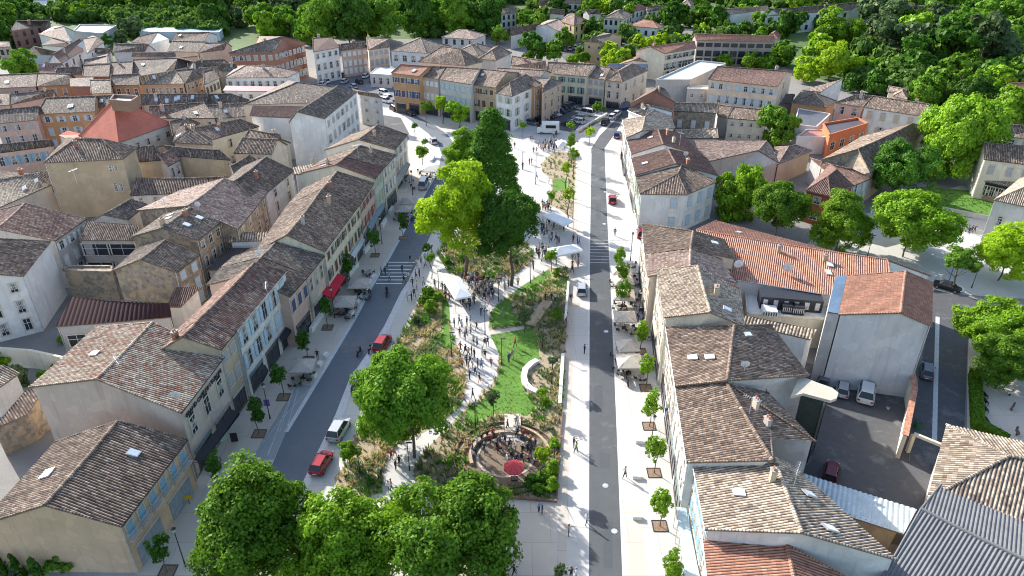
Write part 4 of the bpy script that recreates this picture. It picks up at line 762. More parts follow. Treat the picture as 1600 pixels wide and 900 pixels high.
B('brown roof glimpsed behind the top right trees', 'g', T(3, 0, (700, 45), (920, 38), (720, 12), (920, 5)), 5, 1.5, 'cream', 'dr')
B('small house with a pink roof at the left of the right hand woods', 'h', T(3, 0, (-20, 238), (60, 242), (85, 218), (20, 206)), 4, 1.5, 'cream', 'og')
# ======== bottom right ========
B('big barn with a dark grey corrugated fibre cement roof, bottom right corner', 'g', T(3, 3, (1095, 312), (1640, 530), (957, 480), (1640, 812)), 6.0, 2.8, 'tan', 'gr', rm=metalroof('grey_fibre_cement', (.17, .17, .175), .8), pitch=.34, cat='barn', name='barn')
B('hip roofed tiled building above the grey corrugated barn', 'hq', T(3, 3, (995, 422), (1750, 720), (2000, 150), (1116, -48), (1507, 150), (1750, 190)), 6.0, 2.6, 'beige', 'bg', pitch=.36)
B('carport with a long pale sheet metal roof across the yard', 's', T(3, 3, (205, 255), (930, 485), (848, 638), (420, 500)), 3.0, .6, 'tan', 'gr', rm=metalroof('pale_sheet', (.50, .60, .64), .4), cat='carport', name='carport', pitch=.5, inset=1.2)
# ---------------- vegetation ----------------
import numpy as np
LM = dict(dark=leafmat('leaves_dark', (.028, .085, .010), (.085, .20, .018)), mid=leafmat('leaves_mid', (.06, .155, .012), (.17, .31, .022)),
          lime=leafmat('leaves_lime', (.17, .30, .010), (.36, .50, .02), .4), olive=leafmat('leaves_olive', (.06, .105, .04), (.13, .19, .07)),
          purple=leafmat('leaves_purple', (.04, .012, .02), (.08, .02, .035)), fresh=leafmat('leaves_fresh', (.09, .20, .012), (.24, .40, .022)))
def crown_mesh(name, seed, shape='round', ncl=60, nl=50, ls=.08, clr=.26, fl=.8):
    g = np.random.default_rng(seed); cs = []
    lump = g.normal(size=(7, 3)); lump /= np.linalg.norm(lump, axis=1)[:, None]; la = g.uniform(-.22, .22, 7)
    k = 0; LB = []
    for q in range(9):
        d = g.normal(size=3); d[2] += .15; d /= np.linalg.norm(d); LB.append((d*g.uniform(.36, .58), g.uniform(.36, .54)))
    while len(cs) < ncl:
        d = g.normal(size=3); d /= np.linalg.norm(d)
        if shape == 'cone':
            z = g.uniform(-1, 1); rr = (1-(z+1)/2)**.75*.62+.05; a = g.uniform(0, 6.28); c = np.array([math.cos(a)*rr, math.sin(a)*rr, z*1.35])*g.uniform(.75, 1.0)
        else:
            if d[2] < -.8: continue
            lc_, lr = LB[g.integers(0, 9)] if g.uniform() < .85 else (np.zeros(3), .5)
            c = (lc_+d*lr*g.uniform(.55, 1.0))*1.13*np.array([1, 1, {'round': .95, 'tall': 1.3, 'flat': .6}[shape]])
        cs.append(c)
    cs = np.array(cs); n = ncl*nl; C_ = np.repeat(cs, nl, 0); cr = np.repeat(g.uniform(.65, 1.25, ncl)*clr, nl)
    d = g.normal(size=(n, 3)); d /= np.linalg.norm(d, axis=1)[:, None]
    cn = C_/(np.linalg.norm(C_, axis=1)[:, None]+1e-6); d = d+cn*.55+np.array([0, 0, .25]); d /= np.linalg.norm(d, axis=1)[:, None]
    P = C_+d*(cr*g.uniform(.55, 1.1, n))[:, None]*np.array([1, 1, fl])
    N = d*.8+cn*.3+g.normal(size=(n, 3))*.45; N /= np.linalg.norm(N, axis=1)[:, None]
    t = np.cross(N, g.normal(size=(n, 3))); t /= np.linalg.norm(t, axis=1)[:, None]; b = np.cross(N, t)
    s = (ls*g.uniform(.6, 1.35, n))[:, None]; V = np.stack([P-t*s-b*s*.6, P+t*s-b*s*.6, P+t*s*.8+b*s*.7, P-t*s*.8+b*s*.7], 1).reshape(-1, 3)
    me = bpy.data.meshes.new(name); me.vertices.add(4*n); me.vertices.foreach_set('co', V.ravel()); me.loops.add(4*n)
    me.loops.foreach_set('vertex_index', np.arange(4*n, dtype=np.int32)); me.polygons.add(n)
    me.polygons.foreach_set('loop_start', np.arange(0, 4*n, 4, dtype=np.int32)); me.update(calc_edges=True); me.materials.append(LM['mid']); return me
def trunk_mesh(seed, h, r, limbs, spread):
    g = random.Random(seed); mb = MB(); p = Vector((0, 0, -.1)); rr = r; k = 4
    for i in range(k):
        q = Vector((g.uniform(-.05, .05)*h, g.uniform(-.05, .05)*h, h*(i+1)/k)); r2 = r*(1-.13*(i+1)); mb.tube(p, q, rr, r2, 8, 0, False); p, rr = q, r2
        if i >= 1:
            for _ in range(limbs//3+1):
                a = g.uniform(0, 6.28); e = p+Vector((math.cos(a)*spread*g.uniform(.5, .9), math.sin(a)*spread*g.uniform(.5, .9), spread*g.uniform(.4, .9)))
                m_ = p.lerp(e, .5)+Vector((0, 0, -.06*spread)); mb.tube(p, m_, rr*.55, rr*.38, 6, 0, False); mb.tube(m_, e, rr*.38, rr*.12, 6, 0, False)
    return mb.mesh('trunk', [bark])
CM = {}
def crown_for(cls, shape, v):
    k = (cls, shape, v)
    if k not in CM:
        a = dict(near=(230, 190, .0215, .19), mid=(100, 110, .044, .23), far=(46, 44, .10, .27), young=(70, 44, .062, .27), bush=(26, 36, .12, .32))[cls]
        CM[k] = crown_mesh('crown', 11+v*7+len(shape)*3+len(cls)*101, shape, *a)
    return CM[k]
TM = {}
def tree(cx, cy, rpx, h, kind, label, shape='round', cls='near', group=None, base=None, cat='tree', name='tree', v=None, zs=1.0):
    zc = h*.62
    if base is None: P = un(cx, cy, zc)
    else: P = base
    dep = P.y*cp-(zc-CH)*sp; Rm = rpx*dep/F if rpx > 0 else -rpx
    zh = {'cone': 1.4, 'tall': 1.2, 'round': 1.0, 'flat': .62}[shape]*Rm*zs
    zc = max(h-zh, zh*.72)
    if base is None: P = un(cx, cy, zc); Rm = rpx*(P.y*cp-(zc-CH)*sp)/F
    v = rng.randrange(4) if v is None else v; rz = rng.uniform(0, 6.28)
    root = thing(name, label, cat, (P.x, P.y, 0), rz, group)
    tk = (round(h), cls, v % 3)
    if tk not in TM: TM[tk] = trunk_mesh(v*5+round(h), 1.0, .02 if cls == 'young' else .032, 6 if cls in ('near', 'mid') else 3, .5 if cls in ('near', 'mid') else .25)
    th = zc*(1.0 if cls != 'near' else .9); put('trunk', TM[tk], root, (0, 0, 0), 0, (th, th, th))
    c = put('crown', crown_for(cls, shape, v), root, (0, 0, zc), 0, (Rm, Rm, Rm*zs))
    c.material_slots[0].link = 'OBJECT'; c.material_slots[0].material = LM[kind]
    return root
def bush(x, y, r, kind, label, h=None, shape='round', group=None, cls='bush'):
    P = un(x, y); root = thing('shrub', label, 'shrub', P, rng.uniform(0, 6), group); v = rng.randrange(3)
    hh = h or r*.8
    c = put('foliage', crown_for(cls, shape, v), root, (0, 0, hh*.55), 0, (r, r, hh/{'cone': 1.9, 'tall': 1.9, 'round': 1.25, 'flat': .9}[shape]))
    c.material_slots[0].link = 'OBJECT'; c.material_slots[0].material = LM[kind]
    mb = MB(); [mb.tube((0, 0, -.05), (math.cos(a)*r*.3, math.sin(a)*r*.3, hh*.6), .03, .015, 5, 0, False) for a in (0, 2, 4)]
    mb.build('stem', bark, root); return root
tree(641, 640, 90, 14.6, 'mid', 'big round dark green tree rising alone over the left garden bed', v=0, zs=1.2)
tree(398, 838, 106, 13, 'mid', 'leftmost of the three big tree crowns along the bottom edge', v=1, zs=1.05)
tree(545, 850, 94, 12.5, 'fresh', 'yellowish crown between two others at the bottom edge', v=2, zs=1.05)
tree(705, 838, 110, 13, 'mid', 'rightmost of the three big crowns at the bottom edge by grey paving', v=3, zs=1.05)
tree(722, 322, 68, 20, 'lime', 'tall lime green tree in the round bed', v=1, shape='round', zs=1.05)
tree(798, 352, 60, 17.5, 'dark', 'dark green tree in the right half of the round bed', v=0, zs=1.1)
tree(768, 240, 62, 21, 'dark', 'pyramid shaped dark tree behind the lime green one', shape='cone', v=1, zs=.84)
tree(730, 238, 36, 14, 'fresh', 'lighter green tree left of the pyramid shaped one', v=2, zs=1.1)
for a in [(1153, 303, 35, 11, 'fresh', 'upright green tree beside the hipped white corner house', 1.5), (1219, 330, 44, 11, 'mid', 'broad green tree before the rust red house, second in the market row', 1.0),
          (1315, 352, 44, 10.5, 'fresh', 'green tree right of the rust red house, third in the market row', 1.0), (1424, 356, 64, 12, 'fresh', 'widest light green tree of the market square row', .85),
          (1508, 222, 64, 18, 'fresh', 'very tall light green tree before the priory wing', 1.2), (1412, 262, 44, 13, 'dark', 'dark tree shading the lawn before the arched gallery', 1.0),
          (1500, 406, 25, 8, 'mid', 'small tree between two lamp posts on the market square', .8), (1575, 395, 48, 9.5, 'lime', 'yellow green tree at the right edge of the market square', .8),
          (1553, 512, 50, 9, 'fresh', 'bright leafy tree at the left corner of the park', .9), (1600, 530, 52, 9.5, 'fresh', 'bright leafy tree cut by the right edge in the park', .9),
          (1572, 568, 46, 7, 'mid', 'darker low tree over the park gravel', .8), (1219, 192, 29, 11, 'mid', 'dark green tree left of the orange panelled building', 1.1)]:
    tree(a[0], a[1], a[2]*1.1, *a[3:6], cls='near' if a[2] > 40 else 'mid', zs=a[6])
for a in [(690, 163, 14, 7.5, 'lime', 'bright green tree on the pavement before the white town house'), (717, 172, 19, 8, 'fresh', 'wider tree on the pavement before the golden house'),
          (659, 237, 11, 5.5, 'fresh', 'small round tree on the shaded terrace of the upper street'), (543, 704, 18, 3.6, 'fresh', 'small round tree beside the parked silver car'),
          (665, 166, 10, 7, 'mid', 'slim tree at the corner of the orange house front'), (816, 194, 7, 4.5, 'fresh', 'young tree on white paving left of the camper van'),
          (891, 196, 7, 4.5, 'fresh', 'young tree at the front right corner of the car park'), (921, 205, 9, 5, 'lime', 'young tree between the planter strip and the bend'),
          (934, 168, 10, 5, 'mid', 'young tree among the white cars of the car park'), (752, 192, 7, 4, 'mid', 'small tree right of the golden house terrace'),
          (647, 196, 6, 4, 'dark', 'slim young tree on the inside of the road curve'), (663, 221, 6, 4, 'mid', 'young tree by the white car on the curve'),
          (893, 219, 9, 8, 'fresh', 'tallest slender tree at the top of the far garden bed'), (897, 241, 8, 7, 'fresh', 'slender tree second down the edge of the far garden bed'),
          (886, 262, 8, 8, 'lime', 'slender bright tree left of the others in the far bed'), (889, 303, 9, 8, 'lime', 'slender bright tree below the small lawn of the far bed'),
          (861, 306, 7, 6, 'fresh', 'slender tree at the left tip of the far bed'), (1130, 246, 15, 4, 'dark', 'dark conical shrub in the yard left of the upright tree'),
          (75, 288, 14, 5, 'fresh', 'bright creeper tree squeezed between roofs by the ochre tower'), (848, 712, 14, 5, 'lime', 'bright feathery tree right of the round stage'),
          (770, 620, 12, 5, 'olive', 'thin grey green tree casting a long shadow on the lawn'), (870, 490, 11, 3, 'mid', 'bushy green tree right of the wooden footbridge'),
          (820, 494, 12, 4, 'olive', 'feathery tree left of the wooden footbridge'), (862, 398, 11, 4.5, 'fresh', 'feathery tree at the top point of the large bed'), (846, 612, 10, 4, 'fresh', 'airy tree in the curve of the white bench wall'), (864, 564, 9, 4.5, 'olive', 'airy young tree above the white bench wall'),
          (672, 402, 9, 5, 'mid', 'young tree on the strip between road and round bed'), (876, 892, 12, 3, 'olive', 'grey green young tree at the bottom edge beside the path'),
          (668, 387, 8, 3.5, 'dark', 'small dark tree just above the strip crossing'),]:
    tree(*a, cls='mid' if a[2] > 12 else 'young', shape='tall' if a[3] > 5.5 and a[2] < 10 else 'round')
# young street trees in square pits
def street_tree(bx, by, h, label, kind='mid'):
    P = un(bx, by); t = tree(0, 0, -h*.225, h, kind, label, base=Vector((P.x, P.y, 0)), cls='young', shape='tall', group='young street trees in square pits', zs=1.25)
    mb = MB(); mb.box((0, 0, .012), (1.5, 1.5, .02), 0, 0); 
    for s in (-1, 1): mb.box((s*.75, 0, .03), (.08, 1.5, .06), 0, 1); mb.box((0, s*.75, .03), (1.5, .08, .06), 0, 1)
    pit = mb.build('tree_pit', [plain('pit_soil', (.22, .15, .10), .95, 0, .3, 6), metal_d], t); pit.rotation_euler.z = -t.rotation_euler.z
for a in [(512, 512, 5, 'young tree below the grey umbrella on the left pavement', 'dark'), (586, 399, 5, 'young tree by the upper white ramp on the left pavement', 'dark'), (546, 440, 5, 'young tree between red awning and grey umbrella', 'dark'),
          (405, 678, 5.2, 'young tree before the cafe facade', 'dark'), (443, 621, 5.2, 'young tree left of the lone grey umbrella', 'dark'), (481, 562, 4.8, 'young tree near the black awning of the white facade', 'dark'), (341, 764, 5, 'young tree at the corner between cafe and balcony house', 'dark'),
          (262, 893, 4.8, 'young tree by the dark door at the bottom left', 'dark'), (1009, 606, 5.2, 'young tree just below the last terrace umbrella', 'fresh'), (1001, 549, 5.2, 'young tree right of the lower beige umbrellas', 'fresh'),
          (1014, 666, 5.2, 'young tree by the blue shop sign, right pavement', 'fresh'), (1022, 739, 5.2, 'young tree beside the upper stone bench on the right', 'fresh'), (1031, 822, 5.2, 'young tree beside the lower stone bench on the right', 'fresh'),
          (1048, 925, 5.2, 'young tree cut by the bottom edge on the right pavement', 'fresh'), (968, 428, 5, 'cone shaped young tree at the head of the terrace', 'mid'), (970, 453, 5, 'young tree second along the terrace kerb', 'mid'), (972, 481, 5, 'young tree third along the terrace kerb', 'mid'),
          (630, 372, 4.6, 'young tree on the upper left pavement by the street lamp', 'dark')]:
    street_tree(*a[:4], kind=a[4])
# shrubs
for a in [(668, 462, 1.6, 'mid'), (684, 470, 1.4, 'fresh'), (655, 485, 1.9, 'mid'), (672, 490, 2.0, 'fresh'), (664, 474, 1.5, 'mid'), (650, 508, 1.3, 'olive'), (633, 560, 1.1, 'olive'), (700, 556, .9, 'mid'), (600, 690, 1.4, 'olive'), (585, 745, 1.2, 'mid'),
          (628, 720, 1.6, 'dark'), (815, 690, .9, 'olive'), (858, 660, 1.1, 'mid'), (866, 700, 1.2, 'fresh'), (862, 738, 1.6, 'fresh'), (848, 752, 1.4, 'mid'), (835, 757, 1.5, 'dark'), (862, 764, 1.5, 'fresh'), (842, 770, 1.2, 'mid'), (825, 770, 1.0, 'mid'),
          (745, 700, 1.1, 'olive'), (735, 715, 1.2, 'mid'), (730, 735, 1.3, 'mid'), (762, 676, .9, 'olive'), (756, 755, 1.0, 'mid'), (700, 690, 1.2, 'olive'), (700, 390, 1.2, 'fresh'), (720, 408, 1.3, 'mid'), (745, 415, 1.2, 'fresh'), (770, 420, 1.2, 'mid'), (805, 414, 1.1, 'olive'),
          (700, 412, 1.3, 'mid'), (720, 427, 1.2, 'fresh'), (742, 433, 1.0, 'mid'), (760, 400, 1.3, 'olive'), (820, 400, 1.1, 'mid'), (848, 440, 1.2, 'olive'), (870, 432, 1.3, 'fresh'), (880, 450, .9, 'olive'), (850, 505, 1.0, 'olive'), (875, 520, 1.1, 'mid'), (870, 540, 1.0, 'olive'), (848, 590, 1.0, 'mid'), (835, 585, .9, 'dark'), (850, 632, 1.2, 'fresh'), (875, 655, .9, 'mid')]:
    if int(a[0]*7+a[1]) % 5 < 2: continue
    bush(a[0], a[1], a[2]*.66, a[3], '%s shrub in the planted garden bed' % {'mid': 'green', 'fresh': 'bright green', 'olive': 'grey green', 'dark': 'dark green'}[a[3]], h=a[2]*.8, group='shrubs in the garden beds')
bush(14, 868, 2.4, 'dark', 'dark shrub against the gable wall at the bottom left edge', h=4.2, cls='mid')
bush(136, 866, 1.6, 'purple', 'purple leaved shrub against the beige gable wall', h=2.2); bush(60, 862, .9, 'mid', 'small shrub left of the purple one', h=1.8); bush(85, 868, 1.0, 'purple', 'low purple bush at the foot of the gable wall', h=1.6); bush(96, 893, 1.6, 'mid', 'rounded green bush on the pebbles', h=1.8)
for x, y in ((4, 905), (32, 905), (64, 908)): bush(x, y, .8, 'dark', 'small dark cypress column on the pale pebbles', h=2.6, shape='cone', group='cypresses on the pebbles')
bush(38, 600, 1.3, 'olive', 'climbing plant on the garden wall trellis', h=2.2); bush(72, 598, 1.0, 'mid', 'potted green bush by the garden wall', h=1.4); bush(90, 590, .9, 'olive', 'reddish bush before the sunlit garden wall', h=1.4); bush(2, 575, 1.6, 'fresh', 'bright bush at the left edge behind the white shed', h=2)
bush(108, 533, 1.3, 'fresh', 'potted leafy plants in the dark courtyard', h=1.2); bush(1012, 352, 1.1, 'mid', 'potted palm like shrub beside the corner house', h=2.6); bush(1003, 352, 1.3, 'fresh', 'leafy bush at the white corner house', h=2.8); bush(1262, 232, 1.6, 'mid', 'bush in the gap left of the long barn', h=2.2)
# far explicit trees
FT = [(835, 72, 22, 12, 'dark', 'dark double crowned tree left of the yellow house car park'), (866, 82, 17, 9, 'mid', 'round tree right below the dark double crowned one'), (896, 93, 12, 5, 'fresh', 'low bush tree before the ochre gabled house'), (915, 90, 10, 5, 'mid', 'bush at the wall of the ochre gabled house'),
      (962, 84, 22, 9, 'lime', 'lime green tree right of the ochre gabled house'), (948, 98, 14, 6, 'lime', 'low lime tree in front of the lime green group'), (976, 90, 14, 8, 'fresh', 'greener tree in the lime group'), (1002, 68, 17, 7, 'lime', 'lime tree behind the balcony apartments'), (1030, 66, 16, 7, 'lime', 'yellow lime tree below the low orange roof house'), (1062, 62, 13, 6, 'lime', 'last lime tree before the chimney'),
      (1052, 28, 23, 13, 'dark', 'large dark round tree at the top centre'), (1098, 22, 16, 10, 'mid', 'tree right of the pink hipped house at the top'), (1118, 32, 18, 10, 'dark', 'dark tree left of the long terraced building'), (1095, 52, 14, 6, 'lime', 'yellow green tree before the terraced building'), (1133, 46, 13, 6, 'mid', 'tree before the terraced building front'), (1162, 50, 13, 6, 'dark', 'dark bush before the terraced building'), (1192, 55, 14, 7, 'mid', 'tree at the left foot of the cedar'),
      (1102, 80, 19, 8, 'dark', 'first tree right of the balcony apartments'), (1145, 82, 22, 8, 'mid', 'wide tree in front of the second apartment building'), (1182, 80, 22, 8, 'mid', 'tree before the right end of the second apartments'), (1170, 97, 18, 6, 'fresh', 'low hedge tree above the peach house'), (1198, 97, 16, 6, 'mid', 'low tree over the right end of the peach house'), (1135, 97, 14, 5, 'mid', 'low hedge tree above the flat white roof'),
      (942, 12, 13, 6, 'lime', 'yellow tree at the top edge'), (965, 12, 15, 9, 'dark', 'dark tree right of the yellow one at the top edge'), (1235, 34, 20, 14, 'dark', 'cedar with flat layered branches before the terraced flats'), (1300, 98, 36, 10, 'lime', 'bright yellow green tree right of the peach house'), (1258, 112, 22, 6, 'lime', 'low yellow green tree beside the bright one'), (1225, 82, 22, 9, 'mid', 'tree between apartment roof and yellow green tree'),
      (1285, 75, 24, 11, 'fresh', 'light green tree behind the bright yellow one'), (1305, 48, 36, 14, 'fresh', 'broad light green tree left of the dark wood'), (30, 104, 27, 6, 'mid', 'big round bush in the far left town'), (168, 64, 9, 6, 'dark', 'dark tree right of the white villa'), (190, 60, 12, 5, 'olive', 'reddish bush before the tree belt'), (205, 38, 16, 10, 'olive', 'pale round willow in the tree belt'), (1330, 132, 14, 5, 'dark', 'dark shrub left behind the pink house'), (1370, 132, 20, 7, 'dark', 'dark tree behind the long white house'),
      (1410, 130, 16, 5, 'mid', 'hedge tree left of the tan roofed long house'), (1450, 142, 28, 10, 'mid', 'grey green tree right of the little pink roofs'), (1515, 142, 30, 12, 'dark', 'dense tree before the tan roofed long house'), (1545, 130, 24, 10, 'fresh', 'yellowish tree at the right behind the old tiled house'), (1580, 165, 30, 10, 'fresh', 'light tree above the old tiled house'), (500, 35, 40, 17, 'mid', 'broadest tree behind the brick corner building'), (543, 30, 38, 20, 'dark', 'tallest dark tree behind the white town house'), (600, 28, 36, 18, 'mid', 'broad tree behind the pink grey house'),
      (650, 26, 36, 17, 'dark', 'dark broad tree behind the grey blue building'), (662, 42, 18, 8, 'fresh', 'small light tree before the dark broad one'), (708, 25, 34, 16, 'mid', 'round green tree left behind the detached house'), (757, 32, 30, 14, 'dark', 'domed dark tree behind the detached house'), (776, 55, 16, 7, 'mid', 'low tree right of the detached house'), (415, 42, 22, 8, 'fresh', 'light green tree above the brick corner building'), (450, 32, 24, 12, 'mid', 'tree left of the broadest one'), (470, 48, 20, 9, 'dark', 'dark low tree left of the white town house'),
      (820, 25, 14, 8, 'mid', 'tree left of the orange walled house at the top'), (848, 30, 10, 5, 'mid', 'bush above the long brown roofs')]
for a in FT: tree(*a, cls='mid' if a[2] > 24 else 'far', zs=1.0 if a[4] != 'dark' else 1.15)
def inside(x, y, P):
    c = False; j = len(P)-1
    for i in range(len(P)):
        if (P[i][1] > y) != (P[j][1] > y) and x < (P[j][0]-P[i][0])*(y-P[i][1])/(P[j][1]-P[i][1])+P[i][0]: c = not c
        j = i
    return c
taken = [(o.location.x, o.location.y) for o in REG if o['category'] == 'tree']
bpts = [[(p.x, p.y) for p in b[2]] for b in BL]; bc = [b[4] for b in BL]
def clear(x, y, m=4):
    for P, c in zip(bpts, bc):
        if abs(c.x-x)+abs(c.y-y) > 60: continue
        if inside(x, y, [(c.x+(px-c.x)*1.15, c.y+(py-c.y)*1.15) for px, py in P]) or min(math.hypot(px-x, py-y) for px, py in P) < m*.6: return False
    return True
def woods(poly, sp_, label, hs, kinds, r0=5.2, seed=1, cap=80):
    g = random.Random(seed); P = [un(*p) for p in poly]; xs = [p.x for p in P]; ys = [p.y for p in P]; n = 0
    for _ in range(6000):
        x, y = g.uniform(min(xs), max(xs)), g.uniform(min(ys), max(ys))
        if not inside(x, y, [(p.x, p.y) for p in P]) or not clear(x, y) or any((x-a)**2+(y-b)**2 < sp_*sp_ for a, b in taken): continue
        taken.append((x, y)); n += 1; R_ = r0*g.uniform(.75, 1.3); k = g.choices(list(kinds), list(kinds.values()))[0]
        tn = {'dark': 'dark green', 'mid': 'green', 'fresh': 'light green', 'lime': 'yellow green', 'olive': 'grey green'}[k]
        tree(0, 0, -R_, g.uniform(*hs), k, tn+' '+label, base=Vector((x, y, 0)), cls='far', group='trees of the woods', shape=g.choice(['round', 'round', 'tall']) if R_ < 5 else 'round')
        if n >= cap: break
woods([(1200, -8), (1640, -8), (1640, 118), (1460, 116), (1340, 112), (1320, 60), (1235, 40)], 8.6, 'tree in the dense wood at the upper right', (12, 19), dict(dark=5, mid=4, fresh=1, olive=2.5), 6.2, 3, 62)
woods([(180, -8), (800, -8), (810, 48), (670, 60), (560, 62), (440, 56), (345, 48), (200, 34)], 9.0, 'tree in the belt behind the old town', (9, 15), dict(dark=4, mid=4, fresh=1.2, olive=3), 5.6, 4, 62)
woods([(-30, -8), (60, -8), (75, 30), (40, 75), (-30, 90)], 8, 'tree around the far left manor', (9, 14), dict(dark=4, mid=5), 5.4, 5, 12)
woods([(60, -8), (180, -8), (190, 30), (120, 38), (90, 30)], 12, 'tree by the industrial sheds', (7, 11), dict(dark=3, mid=5, fresh=2), 4.6, 6, 10)
woods([(800, -8), (1210, -8), (1210, 60), (1090, 75), (930, 95), (800, 60)], 13, 'tree among the top centre houses', (6, 10), dict(dark=4, mid=5, fresh=2), 4.2, 7, 26)
woods([(1330, 118), (1640, 118), (1640, 205), (1560, 195), (1440, 158), (1340, 140)], 9, 'tree behind the long white house', (6, 10), dict(dark=4, mid=5, fresh=2), 4.6, 8, 16)
def undergrowth(polys, n, seed):
    g = random.Random(seed); vs = []; base = [np.empty(0)]; src = []
    for v in range(3):
        me = crown_mesh('u', 40+v, 'flat', 18, 22, .17, .34); co = np.zeros(len(me.vertices)*3); me.vertices.foreach_get('co', co); src.append(co.reshape(-1, 3)); bpy.data.meshes.remove(me)
    out = []
    W_ = [[un(*p) for p in poly] for poly in polys]
    for P in W_:
        xs = [p.x for p in P]; ys = [p.y for p in P]; c = 0; X = [(p.x, p.y) for p in P]
        for _ in range(n*4):
            x, y = g.uniform(min(xs), max(xs)), g.uniform(min(ys), max(ys))
            if not inside(x, y, X) or not clear(x, y, 5): continue
            r = g.uniform(2.2, 5.0); h = r*g.uniform(.9, 1.5); a = g.uniform(0, 6.28); co = src[g.randrange(3)]; ca, sa = math.cos(a), math.sin(a)
            out.append(np.stack([x+(co[:, 0]*ca-co[:, 1]*sa)*r, y+(co[:, 0]*sa+co[:, 1]*ca)*r, h*.45+co[:, 2]*h], 1)); c += 1
            if c >= n: break
    V = np.concatenate(out); k = len(V)//4; me = bpy.data.meshes.new('undergrowth'); me.vertices.add(4*k); me.vertices.foreach_set('co', V.ravel()); me.loops.add(4*k); me.loops.foreach_set('vertex_index', np.arange(4*k, dtype=np.int32))
    me.polygons.add(k); me.polygons.foreach_set('loop_start', np.arange(0, 4*k, 4, dtype=np.int32)); me.update(calc_edges=True); me.materials.append(leafmat('undergrowth_leaves', (.035, .085, .015), (.13, .225, .035))); o = lk('undergrowth', me)
    o['kind'] = 'stuff'; o['label'] = 'continuous undergrowth and far-off wood between the single trees'; o['category'] = 'undergrowth'
undergrowth([[(1200, -8), (1640, -8), (1640, 118), (1460, 116), (1340, 112), (1320, 60), (1235, 40)], [(180, -8), (800, -8), (810, 48), (670, 60), (560, 62), (440, 56), (345, 48), (200, 34)], [(-30, -8), (60, -8), (75, 30), (40, 75), (-30, 90)], [(60, -8), (180, -8), (190, 30), (120, 38), (90, 30)], [(150, 30), (350, 38), (350, 62), (215, 62), (190, 45)], [(800, -8), (1210, -8), (1210, 90), (1090, 95), (930, 95), (800, 60)], [(1330, 118), (1640, 118), (1640, 205), (1560, 195), (1440, 158), (1340, 140)]], 150, 9)
# planting: tufts of grasses and perennials, nobody could count them
def tufts(name, poly, dens, hgt, mats, excl=(), seed=1, label=None):
    g = np.random.default_rng(seed); P = [un(*p) for p in poly]; E = [[(q.x, q.y) for q in [un(*p) for p in e]] for e in excl]; X = [(p.x, p.y) for p in P]
    x0, x1, y0, y1 = min(a for a, b in X), max(a for a, b in X), min(b for a, b in X), max(b for a, b in X)
    V = []; mi = []; N = int((x1-x0)*(y1-y0)*dens)
    for x, y, r in zip(g.uniform(x0, x1, N), g.uniform(y0, y1, N), g.uniform(0, 1, N)):
        if not inside(x, y, X) or any(inside(x, y, e) for e in E): continue
        nz = noise.noise(Vector((x*.22, y*.22, seed*3.1))); 
        if nz < -.28 and r > .3: continue
        m = 0 if nz+.35*(r-.5) < -.02 else 1 if nz+.3*(r-.5) < .2 else 2; h = hgt*(.5+r); nb = 7
        for k in range(nb):
            a = g.uniform(0, 6.28); l = g.uniform(.25, .6)*h; w_ = .05+.05*g.uniform(); dx, dy = math.cos(a), math.sin(a); sx, sy = -dy*w_, dx*w_; bx, by = x+dx*.08, y+dy*.08
            V += [(bx-sx, by-sy, .01), (bx+sx, by+sy, .01), (bx+dx*l+sx*.5, by+dy*l+sy*.5, h*g.uniform(.6, 1)), (bx+dx*l-sx*.5, by+dy*l-sy*.5, h*g.uniform(.6, 1))]; mi.append(m)
    n = len(mi); me = bpy.data.meshes.new(name); V = np.array(V, dtype=np.float32); me.vertices.add(4*n); me.vertices.foreach_set('co', V.ravel()); me.loops.add(4*n)
    me.loops.foreach_set('vertex_index', np.arange(4*n, dtype=np.int32)); me.polygons.add(n); me.polygons.foreach_set('loop_start', np.arange(0, 4*n, 4, dtype=np.int32))
    me.polygons.foreach_set('material_index', mi); me.update(calc_edges=True)
    for m_ in mats: me.materials.append(m_)
    o = lk(name, me); o['kind'] = 'stuff'; o['label'] = label or 'ornamental grasses and perennials in a garden bed'; o['category'] = 'plants'; return o
straw = leafmat('straw_grass', (.28, .24, .10), (.50, .43, .22)); sage_l = leafmat('sage_leaf', (.10, .15, .06), (.20, .25, .10)); grn = leafmat('perennial_leaf', (.06, .15, .02), (.14, .28, .04))
L1 = [(796, 464), (777, 476), (768, 489), (764, 512), (806, 509), (812, 498), (797, 486), (800, 474)]
L2 = [(766, 524), (833, 512), (840, 528), (843, 560), (838, 568), (819, 578), (815, 592), (819, 611), (830, 627), (837, 636), (824, 650), (798, 647), (771, 647), (734, 661), (727, 641), (750, 628), (773, 603), (782, 575), (780, 552)]
L3 = [(858, 421), (808, 452), (797, 463), (820, 455), (862, 432)]; L4 = [(823, 512), (833, 512), (860, 475), (851, 470)]; L5 = [(764, 516), (765, 524), (820, 515), (819, 508)]
ST = [(790+64*math.cos(a*.3142), 716+44*math.sin(a*.3142)) for a in range(20)]
tufts('ornamental_grasses', BEDS['A'], 6.0, .55, [straw, sage_l, grn], ([(693, 466), (702, 480), (703, 525), (711, 545), (691, 541), (690, 500)],), 1, 'straw coloured grasses filling the long left bed')
tufts('ornamental_grasses', BEDS['B'], 6.0, .5, [grn, sage_l, straw], (), 2, 'low green planting under the trees of the round bed')
tufts('ornamental_grasses', BEDS['C'], 5.2, .5, [sage_l, straw, grn], (L1, L2, L3, L4, L5, ST), 3, 'mixed grasses around the lawns of the large bed')
tufts('ornamental_grasses', BEDS['D'], 1.2, .4, [sage_l, straw, grn], ([(864, 279), (886, 279), (886, 298), (864, 298)],), 4, 'sparse grasses of the far bed')
tufts('ornamental_grasses', BEDS['E'], 1.6, .5, [straw, straw, sage_l], (), 5, 'dry grasses in the strip beside the car park')
